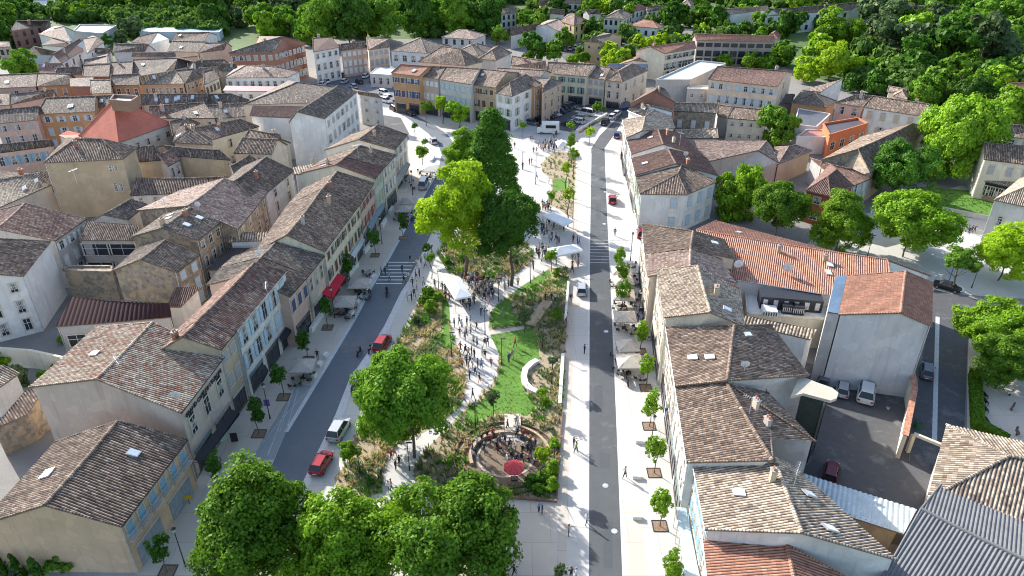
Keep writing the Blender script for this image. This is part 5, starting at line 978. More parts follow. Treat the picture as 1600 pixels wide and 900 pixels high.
lg = leafmat('lawn_blades', (.055, .17, .010), (.12, .30, .02), .25)
for i, L_ in enumerate((L1, L2, L3)): tufts('grass', L_, 6, .045, [lg, lg, lg], (), 10+i, ['short lawn grass above the plank path', 'short grass of the main lawn', 'short grass strip along the ramp'][i])
tufts('grass', [(1395, 312), (1440, 292), (1550, 300), (1558, 345), (1470, 335)], 3, .12, [lg, lg, lg], (), 20, 'lawn grass before the arched gallery')
# ---------------- people ----------------
def skin_person(name, J, Eg, hands, regions):
    me = bpy.data.meshes.new(name+'_sk'); me.from_pydata([j[:3] for j in J], Eg, []); o = bpy.data.objects.new(name, me); C.objects.link(o)
    md = o.modifiers.new('s', 'SKIN'); sv = me.skin_vertices[0].data
    for i, j in enumerate(J): sv[i].radius = (j[3], j[4] if len(j) > 4 else j[3])
    sv[0].use_root = True; md.use_smooth_shade = True; sb = o.modifiers.new('u', 'SUBSURF'); sb.levels = 1
    dg = bpy.context.evaluated_depsgraph_get(); m2 = bpy.data.meshes.new_from_object(o.evaluated_get(dg)); bpy.data.objects.remove(o); bpy.data.meshes.remove(me)
    m2.name = name; m2.materials.clear()
    for m in (PM['skin'][0], PM['top'][0][1], PM['bot'][0][1]): m2.materials.append(m)
    for p in m2.polygons: p.material_index = regions(p.center, hands); p.use_smooth = True
    return m2
PM = dict(skin=[plain('skin_light', (.55, .34, .25), .6), plain('skin_tan', (.36, .21, .14), .6)],
  top=[('navy', plain('cloth_navy', (.03, .045, .09), .9)), ('black', plain('cloth_black', (.018, .018, .02), .9)), ('white', plain('cloth_white', (.62, .61, .58), .9)), ('grey', plain('cloth_grey', (.17, .17, .18), .9)),
       ('red', plain('cloth_red', (.42, .04, .03), .9)), ('light blue', plain('cloth_light_blue', (.22, .34, .5), .9)), ('pink', plain('cloth_pink', (.5, .26, .26), .9)), ('beige', plain('cloth_beige', (.42, .35, .26), .9)), ('green', plain('cloth_green', (.16, .28, .06), .9)), ('orange', plain('cloth_orange', (.6, .22, .04), .9))],
  bot=[('dark', plain('trousers_dark', (.025, .027, .035), .9)), ('blue jeans', plain('trousers_jeans', (.06, .09, .16), .9)), ('beige', plain('trousers_beige', (.36, .30, .22), .9)), ('grey', plain('trousers_grey', (.14, .14, .15), .9)), ('orange', plain('trousers_orange', (.6, .2, .05), .9))],
  hair=[plain('hair_dark', (.025, .018, .014), .8), plain('hair_brown', (.09, .055, .03), .8), plain('hair_grey', (.3, .29, .28), .8), plain('hair_blond', (.32, .23, .12), .8)])
def body(pose):
    if pose == 'sit':
        J = [(0, 0, .50, .15, .12), (0, .0, .72, .13, .10), (0, .02, .96, .155, .105), (0, .02, 1.09, .07), (0, -.0, 1.16, .055), (0, -.02, 1.27, .095, .10), (0, -.02, 1.34, .06)]
        E_ = [(0, 1), (1, 2), (2, 3), (3, 4), (4, 5), (5, 6)]; hands = []
        for s in (-1, 1):
            b = len(J); J += [(s*.10, -.06, .50, .09), (s*.12, -.42, .50, .065), (s*.12, -.44, .10, .045), (s*.12, -.56, .05, .045)]; E_ += [(0, b), (b, b+1), (b+1, b+2), (b+2, b+3)]
            b = len(J); J += [(s*.19, .02, 1.03, .06), (s*.23, -.02, .80, .045), (s*.16, -.22, .68, .036), (s*.12, -.32, .66, .035)]; E_ += [(2, b), (b, b+1), (b+1, b+2), (b+2, b+3)]; hands.append(J[b+3])
        def reg(c, h): return 0 if c.z > 1.10 or any((c-Vector(q[:3])).length < .09 for q in h) else 1 if c.z > .58 and c.y > -.3 else 2
        head = (0, -.02, 1.27)
    else:
        st, ar, dy = {'stand': (.0, 0, 0), 'walk': (.22, .2, 0), 'cross': (.03, .5, 0), 'phone': (.05, .8, 0), 'stride': (.34, .3, .03)}[pose]
        J = [(0, 0, .93, .14, .11), (0, 0, 1.12, .125, .095), (0, 0, 1.34, .16, .105), (0, 0, 1.46, .065), (0, -.01, 1.52, .052), (0, -.03, 1.63, .092, .10), (0, -.025, 1.70, .06)]
        E_ = [(0, 1), (1, 2), (2, 3), (3, 4), (4, 5), (5, 6)]; hands = []
        for s in (-1, 1):
            f = -s*st; b = len(J); J += [(s*.09, f*.2, .84, .092), (s*.10, f*.55-.02, .50, .06), (s*.10, f+.02, .10, .042), (s*.11, f-.10, .05, .045)]; E_ += [(0, b), (b, b+1), (b+1, b+2), (b+2, b+3)]
            g = s*ar if pose in ('walk', 'stride') else -ar if (pose == 'cross' or s > 0) else 0; fx = .6 if pose in ('cross', 'phone') and g else 0
            b = len(J); J += [(s*.20, 0, 1.40, .062), (s*.26, g*.25, 1.14, .046), (s*(.27-.16*fx), g*.8-.03-fx*.15, .92+fx*.35, .036), (s*(.27-.22*fx), g*.9-.05-fx*.2, .84+fx*.46, .035)]; E_ += [(2, b), (b, b+1), (b+1, b+2), (b+2, b+3)]; hands.append(J[b+3])
        def reg(c, h): return 0 if c.z > 1.47 or any((c-Vector(q[:3])).length < .10 for q in h) else 1 if c.z > .93 or (abs(c.x) > .19 and c.z > .8) else 2
        head = (0, -.03, 1.63)
    return skin_person('person', J, E_, hands, reg), head
POSES = {p: body(p) for p in ('stand', 'walk', 'cross', 'phone', 'stride', 'sit')}
def hair_mesh(long):
    mb = MB(); vs = []; fs = []; n, m = 10, 5
    for j in range(m+1):
        t = (math.pi*.62 if long else math.pi*.52)*j/m
        for i in range(n):
            a = 2*math.pi*i/n; back = math.sin(a) > -.35; tt = t if back else t*.55; r = .118
            vs.append((math.cos(a)*math.sin(tt)*r, math.sin(a)*math.sin(tt)*r*1.12+.008, math.cos(tt)*r*1.15+.02))
    for j in range(m):
        for i in range(n): fs.append((j*n+i, j*n+(i+1) % n, (j+1)*n+(i+1) % n, (j+1)*n+i))
    mb.add(vs, fs); return mb.mesh('hair', [PM['hair'][0]], True)
HM = [hair_mesh(False), hair_mesh(True)]
pg = random.Random(77)
def person(x, y, where, pose=None, top=None, bot=None, rz=None, s=None, z=0, world=None, grp='people at the fair'):
    P = world or un(x, y, 0); pose = pose or pg.choices(['stand', 'walk', 'cross', 'phone', 'stride'], [4, 4, 2, 1, 2])[0]
    me, hd = POSES[pose]; ti = pg.choices(range(10), [7, 8, 4, 4, 1.5, 2, 1.5, 2.5, .3, .3])[0] if top is None else top; bi = pg.choices(range(5), [8, 4, 2, 2, .1])[0] if bot is None else bot
    o = lk('person', me, None, (P.x, P.y, z)); o.rotation_euler = (0, 0, pg.uniform(0, 6.28) if rz is None else rz); k = s or pg.uniform(.94, 1.04); o.scale = (k, k, k)
    for i, m in enumerate((pg.choice(PM['skin'][:1]*3+PM['skin'][1:]), PM['top'][ti][1], PM['bot'][bi][1])): o.material_slots[i].link = 'OBJECT'; o.material_slots[i].material = m
    vb = {'sit': 'sitting', 'walk': 'walking', 'stride': 'walking'}.get(pose, 'standing')
    tag(o, '%s-topped person in %s, %s %s' % (PM['top'][ti][0].replace(' ', '-'), PM['bot'][bi][0] if bi == 1 else PM['bot'][bi][0]+' trousers', vb, where), 'person', grp)
    h = bpy.data.objects.new('hair', pg.choice(HM)); C.objects.link(h); h.parent = o; h.location = hd; h.material_slots[0].link = 'OBJECT'; h.material_slots[0].material = pg.choice(PM['hair'])
    return o
placed = []
def crowd(poly, n, where, sep=.62, **k):
    P = [un(*p) for p in poly]; X = [(p.x, p.y) for p in P]; x0, x1, y0, y1 = min(a for a, b in X), max(a for a, b in X), min(b for a, b in X), max(b for a, b in X); c = 0
    for _ in range(9000):
        x, y = pg.uniform(x0, x1), pg.uniform(y0, y1)
        if inside(x, y, X) and all((x-a)**2+(y-b)**2 > sep*sep for a, b in placed):
            placed.append((x, y)); person(0, 0, where, world=Vector((x, y, 0)), **k); c += 1
            if c >= n: break
def k1(*p): return [(620+x*.1778, 400+y*.1778) for x, y in p]
def k2(*p): return [(620+x*.1778, 540+y*.1778) for x, y in p]
def k3(*p): return [(540+x*.225, 640+y*.225) for x, y in p]
def k4(*p): return [(780+x*.15554, 150+y*.15554) for x, y in p]
def k5(*p): return [(780+x*.15554, 280+y*.15554) for x, y in p]
def k6(*p): return [(560+x*.1778, 120+y*.1778) for x, y in p]
def k7(*p): return [(380+x*.15554, 380+y*.15554) for x, y in p]
for p in k1((507, 628), (550, 605), (572, 640), (618, 620), (648, 600), (650, 690), (702, 650), (553, 712), (598, 740), (612, 710), (675, 780), (706, 790), (775, 800), (798, 790), (742, 525), (778, 490), (812, 445), (560, 840)): placed.append(tuple(un(*p).xy)); person(*p, 'on the curved path')
for i, p in enumerate(k2((605, 80), (630, 105), (660, 90), (682, 110), (752, 95), (562, 180), (572, 195), (612, 175), (628, 210), (645, 165), (668, 200), (712, 200), (745, 205), (775, 120), (640, 300), (690, 265), (590, 510), (668, 470))): placed.append(tuple(un(*p).xy)); person(*p, 'on the lower curved path')
person(*k2((828, 190))[0], 'on the lower curved path', top=4, pose='walk'); person(*k2((728, 330))[0], 'on the lower curved path', top=1, bot=4)
crowd(k1((470, 330), (520, 400), (640, 480), (690, 420), (690, 360), (580, 380), (500, 370), (440, 300)), 34, 'just below the square white tent', .55)
crowd(k1((570, 200), (700, 210), (830, 240), (850, 330), (860, 380), (780, 400), (690, 360), (650, 300)), 46, 'right of the square white tent', .6)
crowd(k1((860, 230), (960, 190), (1000, 250), (1000, 300), (960, 320), (900, 290)), 9, 'at the foot of the ramp')
crowd(k1((380, 290), (440, 320), (470, 400), (430, 380)), 6, 'at the left corner of the square white tent', .55)
for p in k1((180, 100), (215, 70), (250, 45), (252, 105), (170, 200), (200, 185), (140, 270), (178, 300), (237, 265), (335, 280), (120, 60), (310, 20), (95, 395), (133, 395), (155, 360)): person(*p, 'on the paving left of the round bed', grp='people near the left crossing')
for p in k1((50, 150), (65, 240), (105, 215)): person(*p, 'stepping onto the left crossing')
for p in k7((1390, 320), (1430, 325), (1452, 280)): person(*p, 'on the left side of the striped crossing')
person(*k1((1040, 800))[0], 'on the lawn casting a long shadow', top=4, bot=0, s=1.05); person(*k1((1010, 895))[0], 'on the middle of the lawn', top=4)
person(*k1((930, 540))[0], 'on the upper lawn', top=3); 
for p in k2((985, 150), (1015, 120)): person(*p, 'on the lower lawn')
for p in k1((1305, 400), (1358, 400), (1392, 405)): person(*p, 'at the head of the wooden footbridge')
person(*k1((1540, 150))[0], 'on the beige path', top=1); person(*k1((1527, 410))[0], 'on the beige path beside the kerb', top=1)
person(*k1((1487, 620))[0], 'at the beige path edge wearing a light skirt', top=0, bot=2); person(*k1((1200, 125))[0], 'on the ramp', top=4); person(*k1((1065, 260))[0], 'low on the ramp', top=7)
crowd(k4((390, 500), (560, 470), (600, 520), (540, 560), (440, 560), (390, 540)), 24, 'by the red and white stall', .7); crowd(k4((580, 490), (680, 500), (680, 540), (580, 530)), 7, 'behind the red and white stall')
for p in k4((317, 455), (338, 455), (155, 525), (305, 690), (325, 690), (345, 580), (375, 580), (237, 735), (548, 420), (572, 405), (375, 840), (498, 885), (520, 720), (1220, 640)): person(*p, 'on the bright upper square', grp='people on the upper square')
crowd(k5((480, 430), (640, 480), (650, 540), (560, 520), (480, 480)), 13, 'under the long white tent', .6); crowd(k5((430, 270), (505, 300), (500, 340), (430, 310)), 7, 'behind the long white tent', .6)
crowd(k5((410, 480), (480, 500), (480, 610), (430, 600)), 7, 'left of the long white tent'); crowd(k5((480, 590), (530, 590), (525, 640), (490, 650)), 3, 'between the two right tents', .5); crowd(k5((550, 620), (605, 620), (605, 660), (555, 660)), 3, 'between the two right tents', .5)
crowd(k5((370, 720), (460, 700), (540, 760), (520, 850), (400, 850), (370, 800)), 18, 'left of the lower white tent', .6); crowd(k5((715, 770), (800, 770), (800, 820), (720, 820)), 5, 'at the tables under the lower white tent', .7)
for p in k5((743, 640), (785, 650), (802, 665), (335, 890), (735, 900), (790, 900), (1160, 570)): person(*p, 'on the paving by the right hand tents')
person(*k5((1455, 870))[0], 'at the foot of the peach house', top=1)
for x, y, w_, t in ((842, 800, 'on the grey paving below the garden', 5), (847, 803, 'on the grey paving below the garden', 0), (896, 700, 'on the white strip, lower garden', 1), (900, 708, 'on the white strip in green, lower garden', 8), (976, 747, 'on the pavement beside a stone bench', 3), (913, 553, 'on the white strip beside the road', 1), (888, 838, 'in the shade at the path end', 7), (916, 820, 'at the kerb of the right hand road', 2), (803, 900, 'at the bottom edge of the paving', 1), (892, 905, 'at the bottom edge of the path', 1), (900, 905, 'at the bottom edge of the path', 2)):
    person(x, y, w_, top=t)
for p in k3((1125, 140), (1185, 120), (1195, 150)): person(*p, 'on the platform above the round stage', grp='people at the round stage')
for p in [(473, 545), (497, 562), (609, 440)]: person(*p, 'on the left pavement')
for p in k3((320, 350), (345, 330), (350, 420), (375, 395), (230, 490), (250, 480), (300, 570), (318, 560)): person(*p, 'on the shaded lower path')
for p in [(1513, 366), (1517, 365), (1522, 363)]: person(*p, 'on the market square near the chapel')
for p in k6((885, 600), (935, 400), (950, 400)): person(*p, 'on the pavement of the upper bend')
# ---------------- round stage ----------------
sc_ = un(790, 714); 
def ring(cx, cy, r0, r1, z0, z1, m, name, a0=0, a1=2*math.pi, n=64, parent=None, kind=None):
    mb = MB(); full = abs(a1-a0-2*math.pi) < .01; N = n if full else n+1; vs = []
    for i in range(N):
        a = a0+(a1-a0)*i/n; c, s = math.cos(a), math.sin(a); vs += [(cx+r0*c, cy+r0*s, z0), (cx+r1*c, cy+r1*s, z0), (cx+r1*c, cy+r1*s, z1), (cx+r0*c, cy+r0*s, z1)]
    fs = []
    for i in range(n):
        j = (i+1) % N; a, b = 4*i, 4*j; fs += [(a+3, a+2, b+2, b+3), (a+1, b+1, b+2, a+2), (a, a+3, b+3, b)]
    if not full: fs += [(0, 1, 2, 3), (4*n, 4*n+3, 4*n+2, 4*n+1)]
    mb.add(vs, fs); o = mb.build(name, m, parent)
    if kind: o['kind'] = kind
    return o
earth = groundmat('stage_earth', [(.20, .145, .10), (.15, .11, .075), (.26, .19, .13)], (.3, 2.5, 14), .95, .6)
ring(sc_.x, sc_.y, 0.01, 6.1, .019, .026, earth, 'path', kind='structure'); ring(sc_.x, sc_.y, 3.1, 3.4, .026, .06, gravel_m, 'path', kind='structure'); ring(sc_.x, sc_.y, 5.35, 5.6, .026, .05, gravel_m, 'path', kind='structure')
stg = thing('round_stage', 'round sunken seating circle with curved benches and stairs in the garden', 'seating circle', sc_)
cor = plain('weathering_steel', (.20, .11, .07), .85, 0, .3, 3)
ring(0, 0, 5.95, 6.05, 0, .3, cor, 'edge', parent=stg); ring(0, 0, 3.9, 4.3, 0, .42, wood_m, 'seat', R(-20), R(200), parent=stg); ring(0, 0, 5.0, 5.3, .0, .5, wood_m, 'seat', R(10), R(80), parent=stg); ring(0, 0, 4.9, 5.2, 0, .25, cor, 'step', R(150), R(350), parent=stg)
plat = thing('garden_stairs', 'pale concrete platform with four steps leading down to the seating circle', 'stairs', un(801, 672))
mb = MB(); mb.box((0, 1.3, .2), (2.0, 2.6, .4), 0, 0)
for i in range(4): mb.box((0, -.25-i*.5, .17-.04*i), (1.9, .5, .34-.08*i), 0, 0)
mb.build('steps', beige_p, plat)
for s in (-1, 1):
    mb = MB(); mb.box((s*1.0, -.8, .95), (.05, 2.2, .05)); [mb.box((s*1.0, -1.8+k*.5, .48), (.04, .04, .95)) for k in range(5)]; mb.build('handrail', metal_d, plat)
for i in range(15):
    a = R(-15+i*14+pg.uniform(-3, 3)); 
    if R(78) < a < R(104): continue
    person(0, 0, 'on the curved bench of the seating circle', pose='sit', world=Vector((sc_.x+3.95*math.cos(a), sc_.y+3.95*math.sin(a), 0)), rz=a-R(90)-R(0)+R(0), grp='people at the round stage')
for i in range(20):
    a = pg.uniform(0, 6.28); r = pg.uniform(.8, 3.1); person(0, 0, 'inside the seating circle', world=Vector((sc_.x+r*math.cos(a), sc_.y+.5+r*math.sin(a)*.8, 0)), rz=pg.uniform(0, 6.28), grp='people at the round stage', pose='sit' if i % 2 else None, z=-.0)
    if i % 2:
        o = REG[-1]; st_ = MB(); st_.tube((0, 0, 0), (0, 0, .42), .05, .05, 6); st_.tube((0, 0, .40), (0, 0, .44), .2, .2, 10); tag(st_.build('stool', metal_d, None, (o.location.x, o.location.y, 0)), 'dark round stool under a seated person in the circle', 'stool', 'stools in the seating circle')
person(*k3((1172, 462))[0], 'in front of the red parasol', top=9, bot=4)
# ---------------- parasols, tables, chairs, tents ----------------
TBM, CHM = {}, {}
def table_mesh():
    mb = MB(); mb.tube((0, 0, .70), (0, 0, .74), .38, .38, 14, 0); mb.tube((0, 0, .02), (0, 0, .70), .03, .03, 6, 1); mb.tube((0, 0, 0), (0, 0, .03), .24, .2, 10, 1); return mb
def make_table(P, label, grp):
    t = thing('cafe_table', label, 'table', P, 0, grp)
    if 'top' not in TBM:
        a = MB(); a.tube((0, 0, .70), (0, 0, .74), .40, .40, 14); TBM['top'] = a.mesh('tabletop', [plain('table_top_paint', (.30, .28, .26), .6)])
        b = MB(); b.tube((0, 0, .02), (0, 0, .70), .03, .03, 6); b.tube((0, 0, 0), (0, 0, .03), .24, .2, 10); TBM['leg'] = b.mesh('leg', [metal_d])
        a = MB(); a.box((0, 0, .45), (.42, .42, .045)); CHM['seat'] = a.mesh('seat', [plain('wicker_dark', (.06, .05, .045), .8)])
        a = MB(); a.box((0, .2, .70), (.42, .04, .34)); a.box((-.2, .2, .5), (.03, .03, .14)); a.box((.2, .2, .5), (.03, .03, .14)); CHM['backrest'] = a.mesh('backrest', [MC['wicker_dark']])
        a = MB(); a.tube((0, 0, 0), (0, 0, .44), .018, .018, 5); CHM['leg'] = a.mesh('leg', [metal_d])
    put('tabletop', TBM['top'], t, (0, 0, 0), 0); put('leg', TBM['leg'], t, (0, 0, 0), 0); return t
def make_chair(P, rz, label, grp):
    t = thing('cafe_chair', label, 'chair', P, rz, grp); put('seat', CHM['seat'], t, (0, 0, 0), 0); put('backrest', CHM['backrest'], t, (0, 0, 0), 0)
    for sx in (-1, 1):
        for sy in (-1, 1): put('leg', CHM['leg'], t, (sx*.18, sy*.18, 0), 0)
def table_set(P, where, n=3, side='left'):
    make_table(P, 'small round cafe table '+where, 'cafe tables on the %s terraces' % side); a0 = pg.uniform(0, 6)
    for i in range(n):
        a = a0+i*6.28/n; make_chair(P+Vector((math.cos(a)*.72, math.sin(a)*.72, 0)), a-R(90), 'dark cafe chair '+where, 'cafe chairs on the %s terraces' % side)
def parasol(x, y, r, label, col, square=True, h=2.7, grp=None, world=None):
    P = world or un(x, y, 2.5); P = Vector((P.x, P.y, 0)); t = thing('parasol', label, 'parasol', P, R(pg.uniform(-6, 6)) if square else 0, grp); n = 4 if square else 8
    mb = MB(); vs = [(0, 0, h)]; rr = r*1.41 if square else r
    for i in range(n): a = 2*math.pi*(i+.5)/n; vs.append((rr*math.cos(a), rr*math.sin(a), h-.7))
    for i in range(n): a = 2*math.pi*(i+.5)/n; vs.append((rr*math.cos(a), rr*math.sin(a), h-.88))
    mb.add(vs, [(0, 1+i, 1+(i+1) % n) for i in range(n)]+[(1+i, 1+n+i, 1+n+(i+1) % n, 1+(i+1) % n) for i in range(n)]); mb.build('canopy', plain('canvas_'+'_'.join('%.2f' % c for c in col), col, .9, 0, .08), t)
    mb = MB(); mb.tube((0, 0, 0), (0, 0, h), .035, .03, 8); mb.build('pole', metal_d, t); mb = MB(); mb.box((0, 0, .06), (.7, .7, .12)); mb.build('base', metal_d, t)
    mb = MB(); [mb.tube((0, 0, h-.12), (rr*.98*math.cos(2*math.pi*(i+.5)/n), rr*.98*math.sin(2*math.pi*(i+.5)/n), h-.6), .015, .015, 4, 0, False) for i in range(n)]; mb.build('ribs', metal_d, t); return P
sand, beige_c = (.40, .36, .31), (.46, .41, .35)
for x, y, r, l in ((537, 466, 1.7, 'grey parasol beside the red awning'), (560, 438, 1.6, 'grey parasol above the red awning'), (471, 566, 1.6, 'grey parasol standing alone on the left pavement'), (671, 260, 1.9, 'pale parasol at the top of the upper street'), (637, 311, 1.5, 'grey parasol nearer the upper street facades'), (631, 322, 1.5, 'second grey parasol in the upper street')):
    P = parasol(x, y, r, l, sand if x != 671 else (.6, .56, .5), grp='parasols on the left terraces')
    for k in range(4): table_set(P+Vector((pg.choice((-1, 1))*pg.uniform(.5, 1.4), (k-1.5)*1.25, 0)), 'under the '+l.split(' parasol')[0]+' parasol, '+str(['upper', 'awning', 'lone'][0 if y < 400 else 1 if y < 500 else 2])+' group', 3)
for x, y, r, l in ((971, 418, 1.6, 'beige parasol at the head of the right terrace'), (974, 433, 1.6, 'beige parasol second from the head of the right terrace'), (975, 456, 1.7, 'pale parasol in the middle of the right terrace'), (977, 490, 1.6, 'open taupe parasol beside the lamp post'), (981, 535, 1.5, 'taupe parasol above the sidewalk stand'), (984, 559, 1.7, 'lowest parasol of the right terrace')):
    P = parasol(x, y, r, l, beige_c, grp='parasols on the right terrace')
    for k in range(4): table_set(P+Vector((pg.choice((-1, 1))*pg.uniform(.6, 1.5)+(1.2 if k == 3 else 0), (k-1.5)*1.1, 0)), 'of the right terrace near the '+l.split()[0]+' '+l.split()[1], 3, 'right')
for k in range(7):
    P = un(*[(988, 418), (991, 432), (992, 446), (986, 472), (1000, 484), (1004, 500), (1006, 530)][k]); table_set(P, 'of the right terrace near the facades', 3, 'right')
for k, p in enumerate(k7((1240, 330), (1270, 310), (1180, 500), (1130, 490), (1000, 720), (1060, 440))): table_set(un(*p), 'on the left pavement by the white blocks', 2)
for k, p in enumerate([(640, 285), (655, 272), (645, 296), (628, 336), (622, 345), (640, 330)]): table_set(un(*p), 'on the upper street terrace', 2)
parasol(803, 722, 1.2, 'coral red parasol in the seating circle', (.62, .07, .08), False, 2.5)
def tent(pts, label, z=2.5):
    X = [un(*p, z) for p in pts]; c = sum(X, Vector())/4; b = Vector((c.x, c.y, 0)); t = thing('marquee', label, 'tent', b, 0, 'white fair tents'); Y = [p-b for p in X]; mb = MB()
    m1, m2 = (Y[0]+Y[3])/2, (Y[1]+Y[2])/2
    if (Y[1]-Y[0]).length < (Y[2]-Y[1]).length: Y = Y[1:]+Y[:1]; m1, m2 = (Y[0]+Y[3])/2, (Y[1]+Y[2])/2
    r0, r1 = m1.lerp(m2, .3)+Vector((0, 0, .7)), m1.lerp(m2, .7)+Vector((0, 0, .7)); D = Vector((0, 0, -.3))
    mb.add(Y+[r0, r1]+[y+D for y in Y], [(0, 1, 5, 4), (1, 2, 5), (2, 3, 4, 5), (3, 0, 4)]+[(i, 6+i, 6+(i+1) % 4, (i+1) % 4) for i in range(4)]); mb.build('canopy', plain('tent_canvas', (.74, .75, .76), .75, 0, .04), t)
    for y in Y: mb = MB(); mb.tube((y.x*.97, y.y*.97, 0), (y.x*.97, y.y*.97, z), .035, None, 6); mb.build('leg', metal_l, t)
tent([(693, 438), (719.6, 434.7), (737, 462), (711, 467)], 'square white tent in the thick of the crowd'); tent([(847, 336), (864, 331), (897, 345), (879.5, 352)], 'long white tent beside the dark tree'); tent([(855, 388), (901, 381), (911, 391), (864, 401)], 'lower white tent next to the right hand road')
tent([(868, 221), (884, 219), (888, 226), (872, 229)], 'small white stall tent at the top of the square')
def awning(pts, z0, z1, label, col, name='awning'):
    X = [un(*pts[0], z1), un(*pts[1], z1), un(*pts[2], z0), un(*pts[3], z0)]; c = sum(X, Vector())/4; b = Vector((c.x, c.y, 0)); t = thing(name, label, 'awning', b); Y = [p-b for p in X]; U = Vector((0, 0, .06)); D = Vector((0, 0, .28))
    mb = MB(); mb.add([y+U for y in Y]+Y+[Y[2]-D, Y[3]-D], [(0, 1, 2, 3), (7, 6, 5, 4), (0, 4, 5, 1), (1, 5, 6, 2), (3, 7, 4, 0), (2, 6, 8, 9), (2, 8, 9, 3)]); mb.build('fabric', plain('awning_'+'_'.join('%.2f' % q for q in col), col, .85, 0, .1), t)
    for i, j in ((0, 3), (1, 2)): mb = MB(); mb.tube(Y[i]-Vector((0, 0, .4)), Y[j], .025, None, 5); mb.build('arm', metal_d, t)
awning([(495, 454), (520, 424), (540, 433), (518, 467)], 2.5, 3.3, 'large bright red awning over the left pavement', (.55, .015, .04)); awning([(436, 528), (452, 504), (458, 512), (441, 536)], 2.7, 3.1, 'black awning under the white facade', (.02, .02, .025)); awning([(404, 588), (414, 569), (419, 578), (409, 597)], 2.7, 3.1, 'small black awning nearer the cafe', (.02, .02, .025))
awning([(303, 718), (362, 640), (374, 645), (314, 724)], 3.3, 3.6, 'long black awning along the cafe front', (.025, .025, .03)); awning([(574, 355), (596, 318), (602, 321), (580, 359)], 2.9, 3.3, 'grey blue awning under the pink and ochre house', (.20, .26, .30)); awning([(615, 285), (634, 252), (641, 256), (622, 290)], 2.9, 3.3, 'grey canopy along the last houses of the upper street', (.30, .29, .27))
awning([(548, 398), (566, 371), (571, 375), (553, 402)], 2.9, 3.2, 'pale striped awning under the long cream house', (.52, .54, .54))
# ---------------- cars ----------------
def car_parts(kind):
    L, Wd, H, gl = dict(hatch=(4.1, 1.76, 1.48, .92), suv=(4.5, 1.88, 1.68, 1.02), sedan=(4.5, 1.8, 1.42, .92), van=(4.9, 1.95, 2.1, 1.15))[kind]; w = Wd/2; l = L/2
    hood = dict(hatch=.95, suv=1.05, sedan=1.1, van=.6)[kind]; tail = dict(hatch=.15, suv=.15, sedan=.9, van=.08)[kind]
    S = [(-l, .55, .42, .62), (-l+.1, .82, .30, .74), (-l+.5, .97, .22, gl-.14), (-l+hood, 1.0, .2, gl), (0, 1.0, .2, gl+.02), (l-tail-.35, 1.0, .2, gl+.03), (l-.3, .97, .24, gl+.0), (l-.06, .9, .32, gl-.06), (l, .7, .42, .72)]
    mb = MB(); vs = []
    for x, kw, z0, z1 in S:
        ww = w*kw; zm = z0+(z1-z0)*.55
        vs += [(x, -ww*.86, z0), (x, -ww, z0+.12), (x, -ww, zm), (x, -ww*.93, z1-.05), (x, -ww*.72, z1), (x, ww*.72, z1), (x, ww*.93, z1-.05), (x, ww, zm), (x, ww, z0+.12), (x, ww*.86, z0)]
    fs = []
    for i in range(len(S)-1):
        for j in range(10): fs.append((10*i+j, 10*i+(j+1) % 10, 10*i+10+(j+1) % 10, 10*i+10+j))
    fs += [tuple(range(10))[::-1], tuple(range(10*(len(S)-1), 10*len(S)))]; mb.add(vs, fs, 0)
    xa, xb = -l+hood-.05, l-tail; ra, rb = xa+(.75 if kind != 'van' else .55), xb-(.35 if kind != 'sedan' else .55); wb, wt = w*.9, w*.70; z0, z1 = gl-.02, H
    mb.add([(ra, -wt, z1-.02), (rb, -wt, z1-.02), (rb, wt, z1-.02), (ra, wt, z1-.02), (ra+.05, -wt*.9, z1+.03), (rb-.05, -wt*.9, z1+.03), (rb-.05, wt*.9, z1+.03), (ra+.05, wt*.9, z1+.03)], [(4, 5, 6, 7), (0, 1, 5, 4), (1, 2, 6, 5), (2, 3, 7, 6), (3, 0, 4, 7)], 0)
    for sy in (-1, 1):      # pillars
        for (x0, x1) in ((xa, ra), ((xa+xb)/2+.1, (ra+rb)/2+.1), (xb, rb)): mb.tube((x0, sy*(wb+.0), z0), (x1, sy*(wt+.0), z1), .045, .045, 5, 0, False)
        mb.box((xa+.55, sy*(w+.09), gl+.06), (.14, .2, .13), 0, 0)
    body_ = mb.mesh('body', [plain('paint_dark', (.03, .03, .035), .3)], False)
    g = MB(); g.add([(xa, -wb, z0), (xb, -wb, z0), (xb, wb, z0), (xa, wb, z0), (ra, -wt, z1-.02), (rb, -wt, z1-.02), (rb, wt, z1-.02), (ra, wt, z1-.02)], [(0, 1, 5, 4), (1, 2, 6, 5), (2, 3, 7, 6), (3, 0, 4, 7), (4, 5, 6, 7)]); gm = g.mesh('windows', [plain('car_glass', (.015, .018, .022), .08, 0, .1)])
    wh = MB(); wh.tube((0, -.11, 0), (0, .11, 0), .33, .33, 16, 0); wh.tube((0, -.125, 0), (0, .125, 0), .2, .2, 10, 1); wm = wh.mesh('wheel', [plain('tyre', (.02, .02, .02), .9), plain('rim', (.35, .35, .36), .35, .7)])
    return body_, gm, wm, [(-l+.85, w-.1), (-l+.85, -w+.1), (l-.8, w-.1), (l-.8, -w+.1)], l, w
CP = {k: car_parts(k) for k in ('hatch', 'suv', 'sedan', 'van')}; hl = MB(); hl.box((0, 0, 0), (.12, .34, .14)); HL = hl.mesh('headlight', [plain('lamp_clear', (.7, .72, .75), .15)]); hl = MB(); hl.box((0, 0, 0), (.1, .28, .2)); TL = hl.mesh('taillight', [plain('lamp_red', (.4, .01, .01), .3)])
pl = MB(); pl.box((0, 0, 0), (.03, .5, .11)); PL = pl.mesh('number_plate', [plain('plate_white', (.7, .7, .68), .5)])
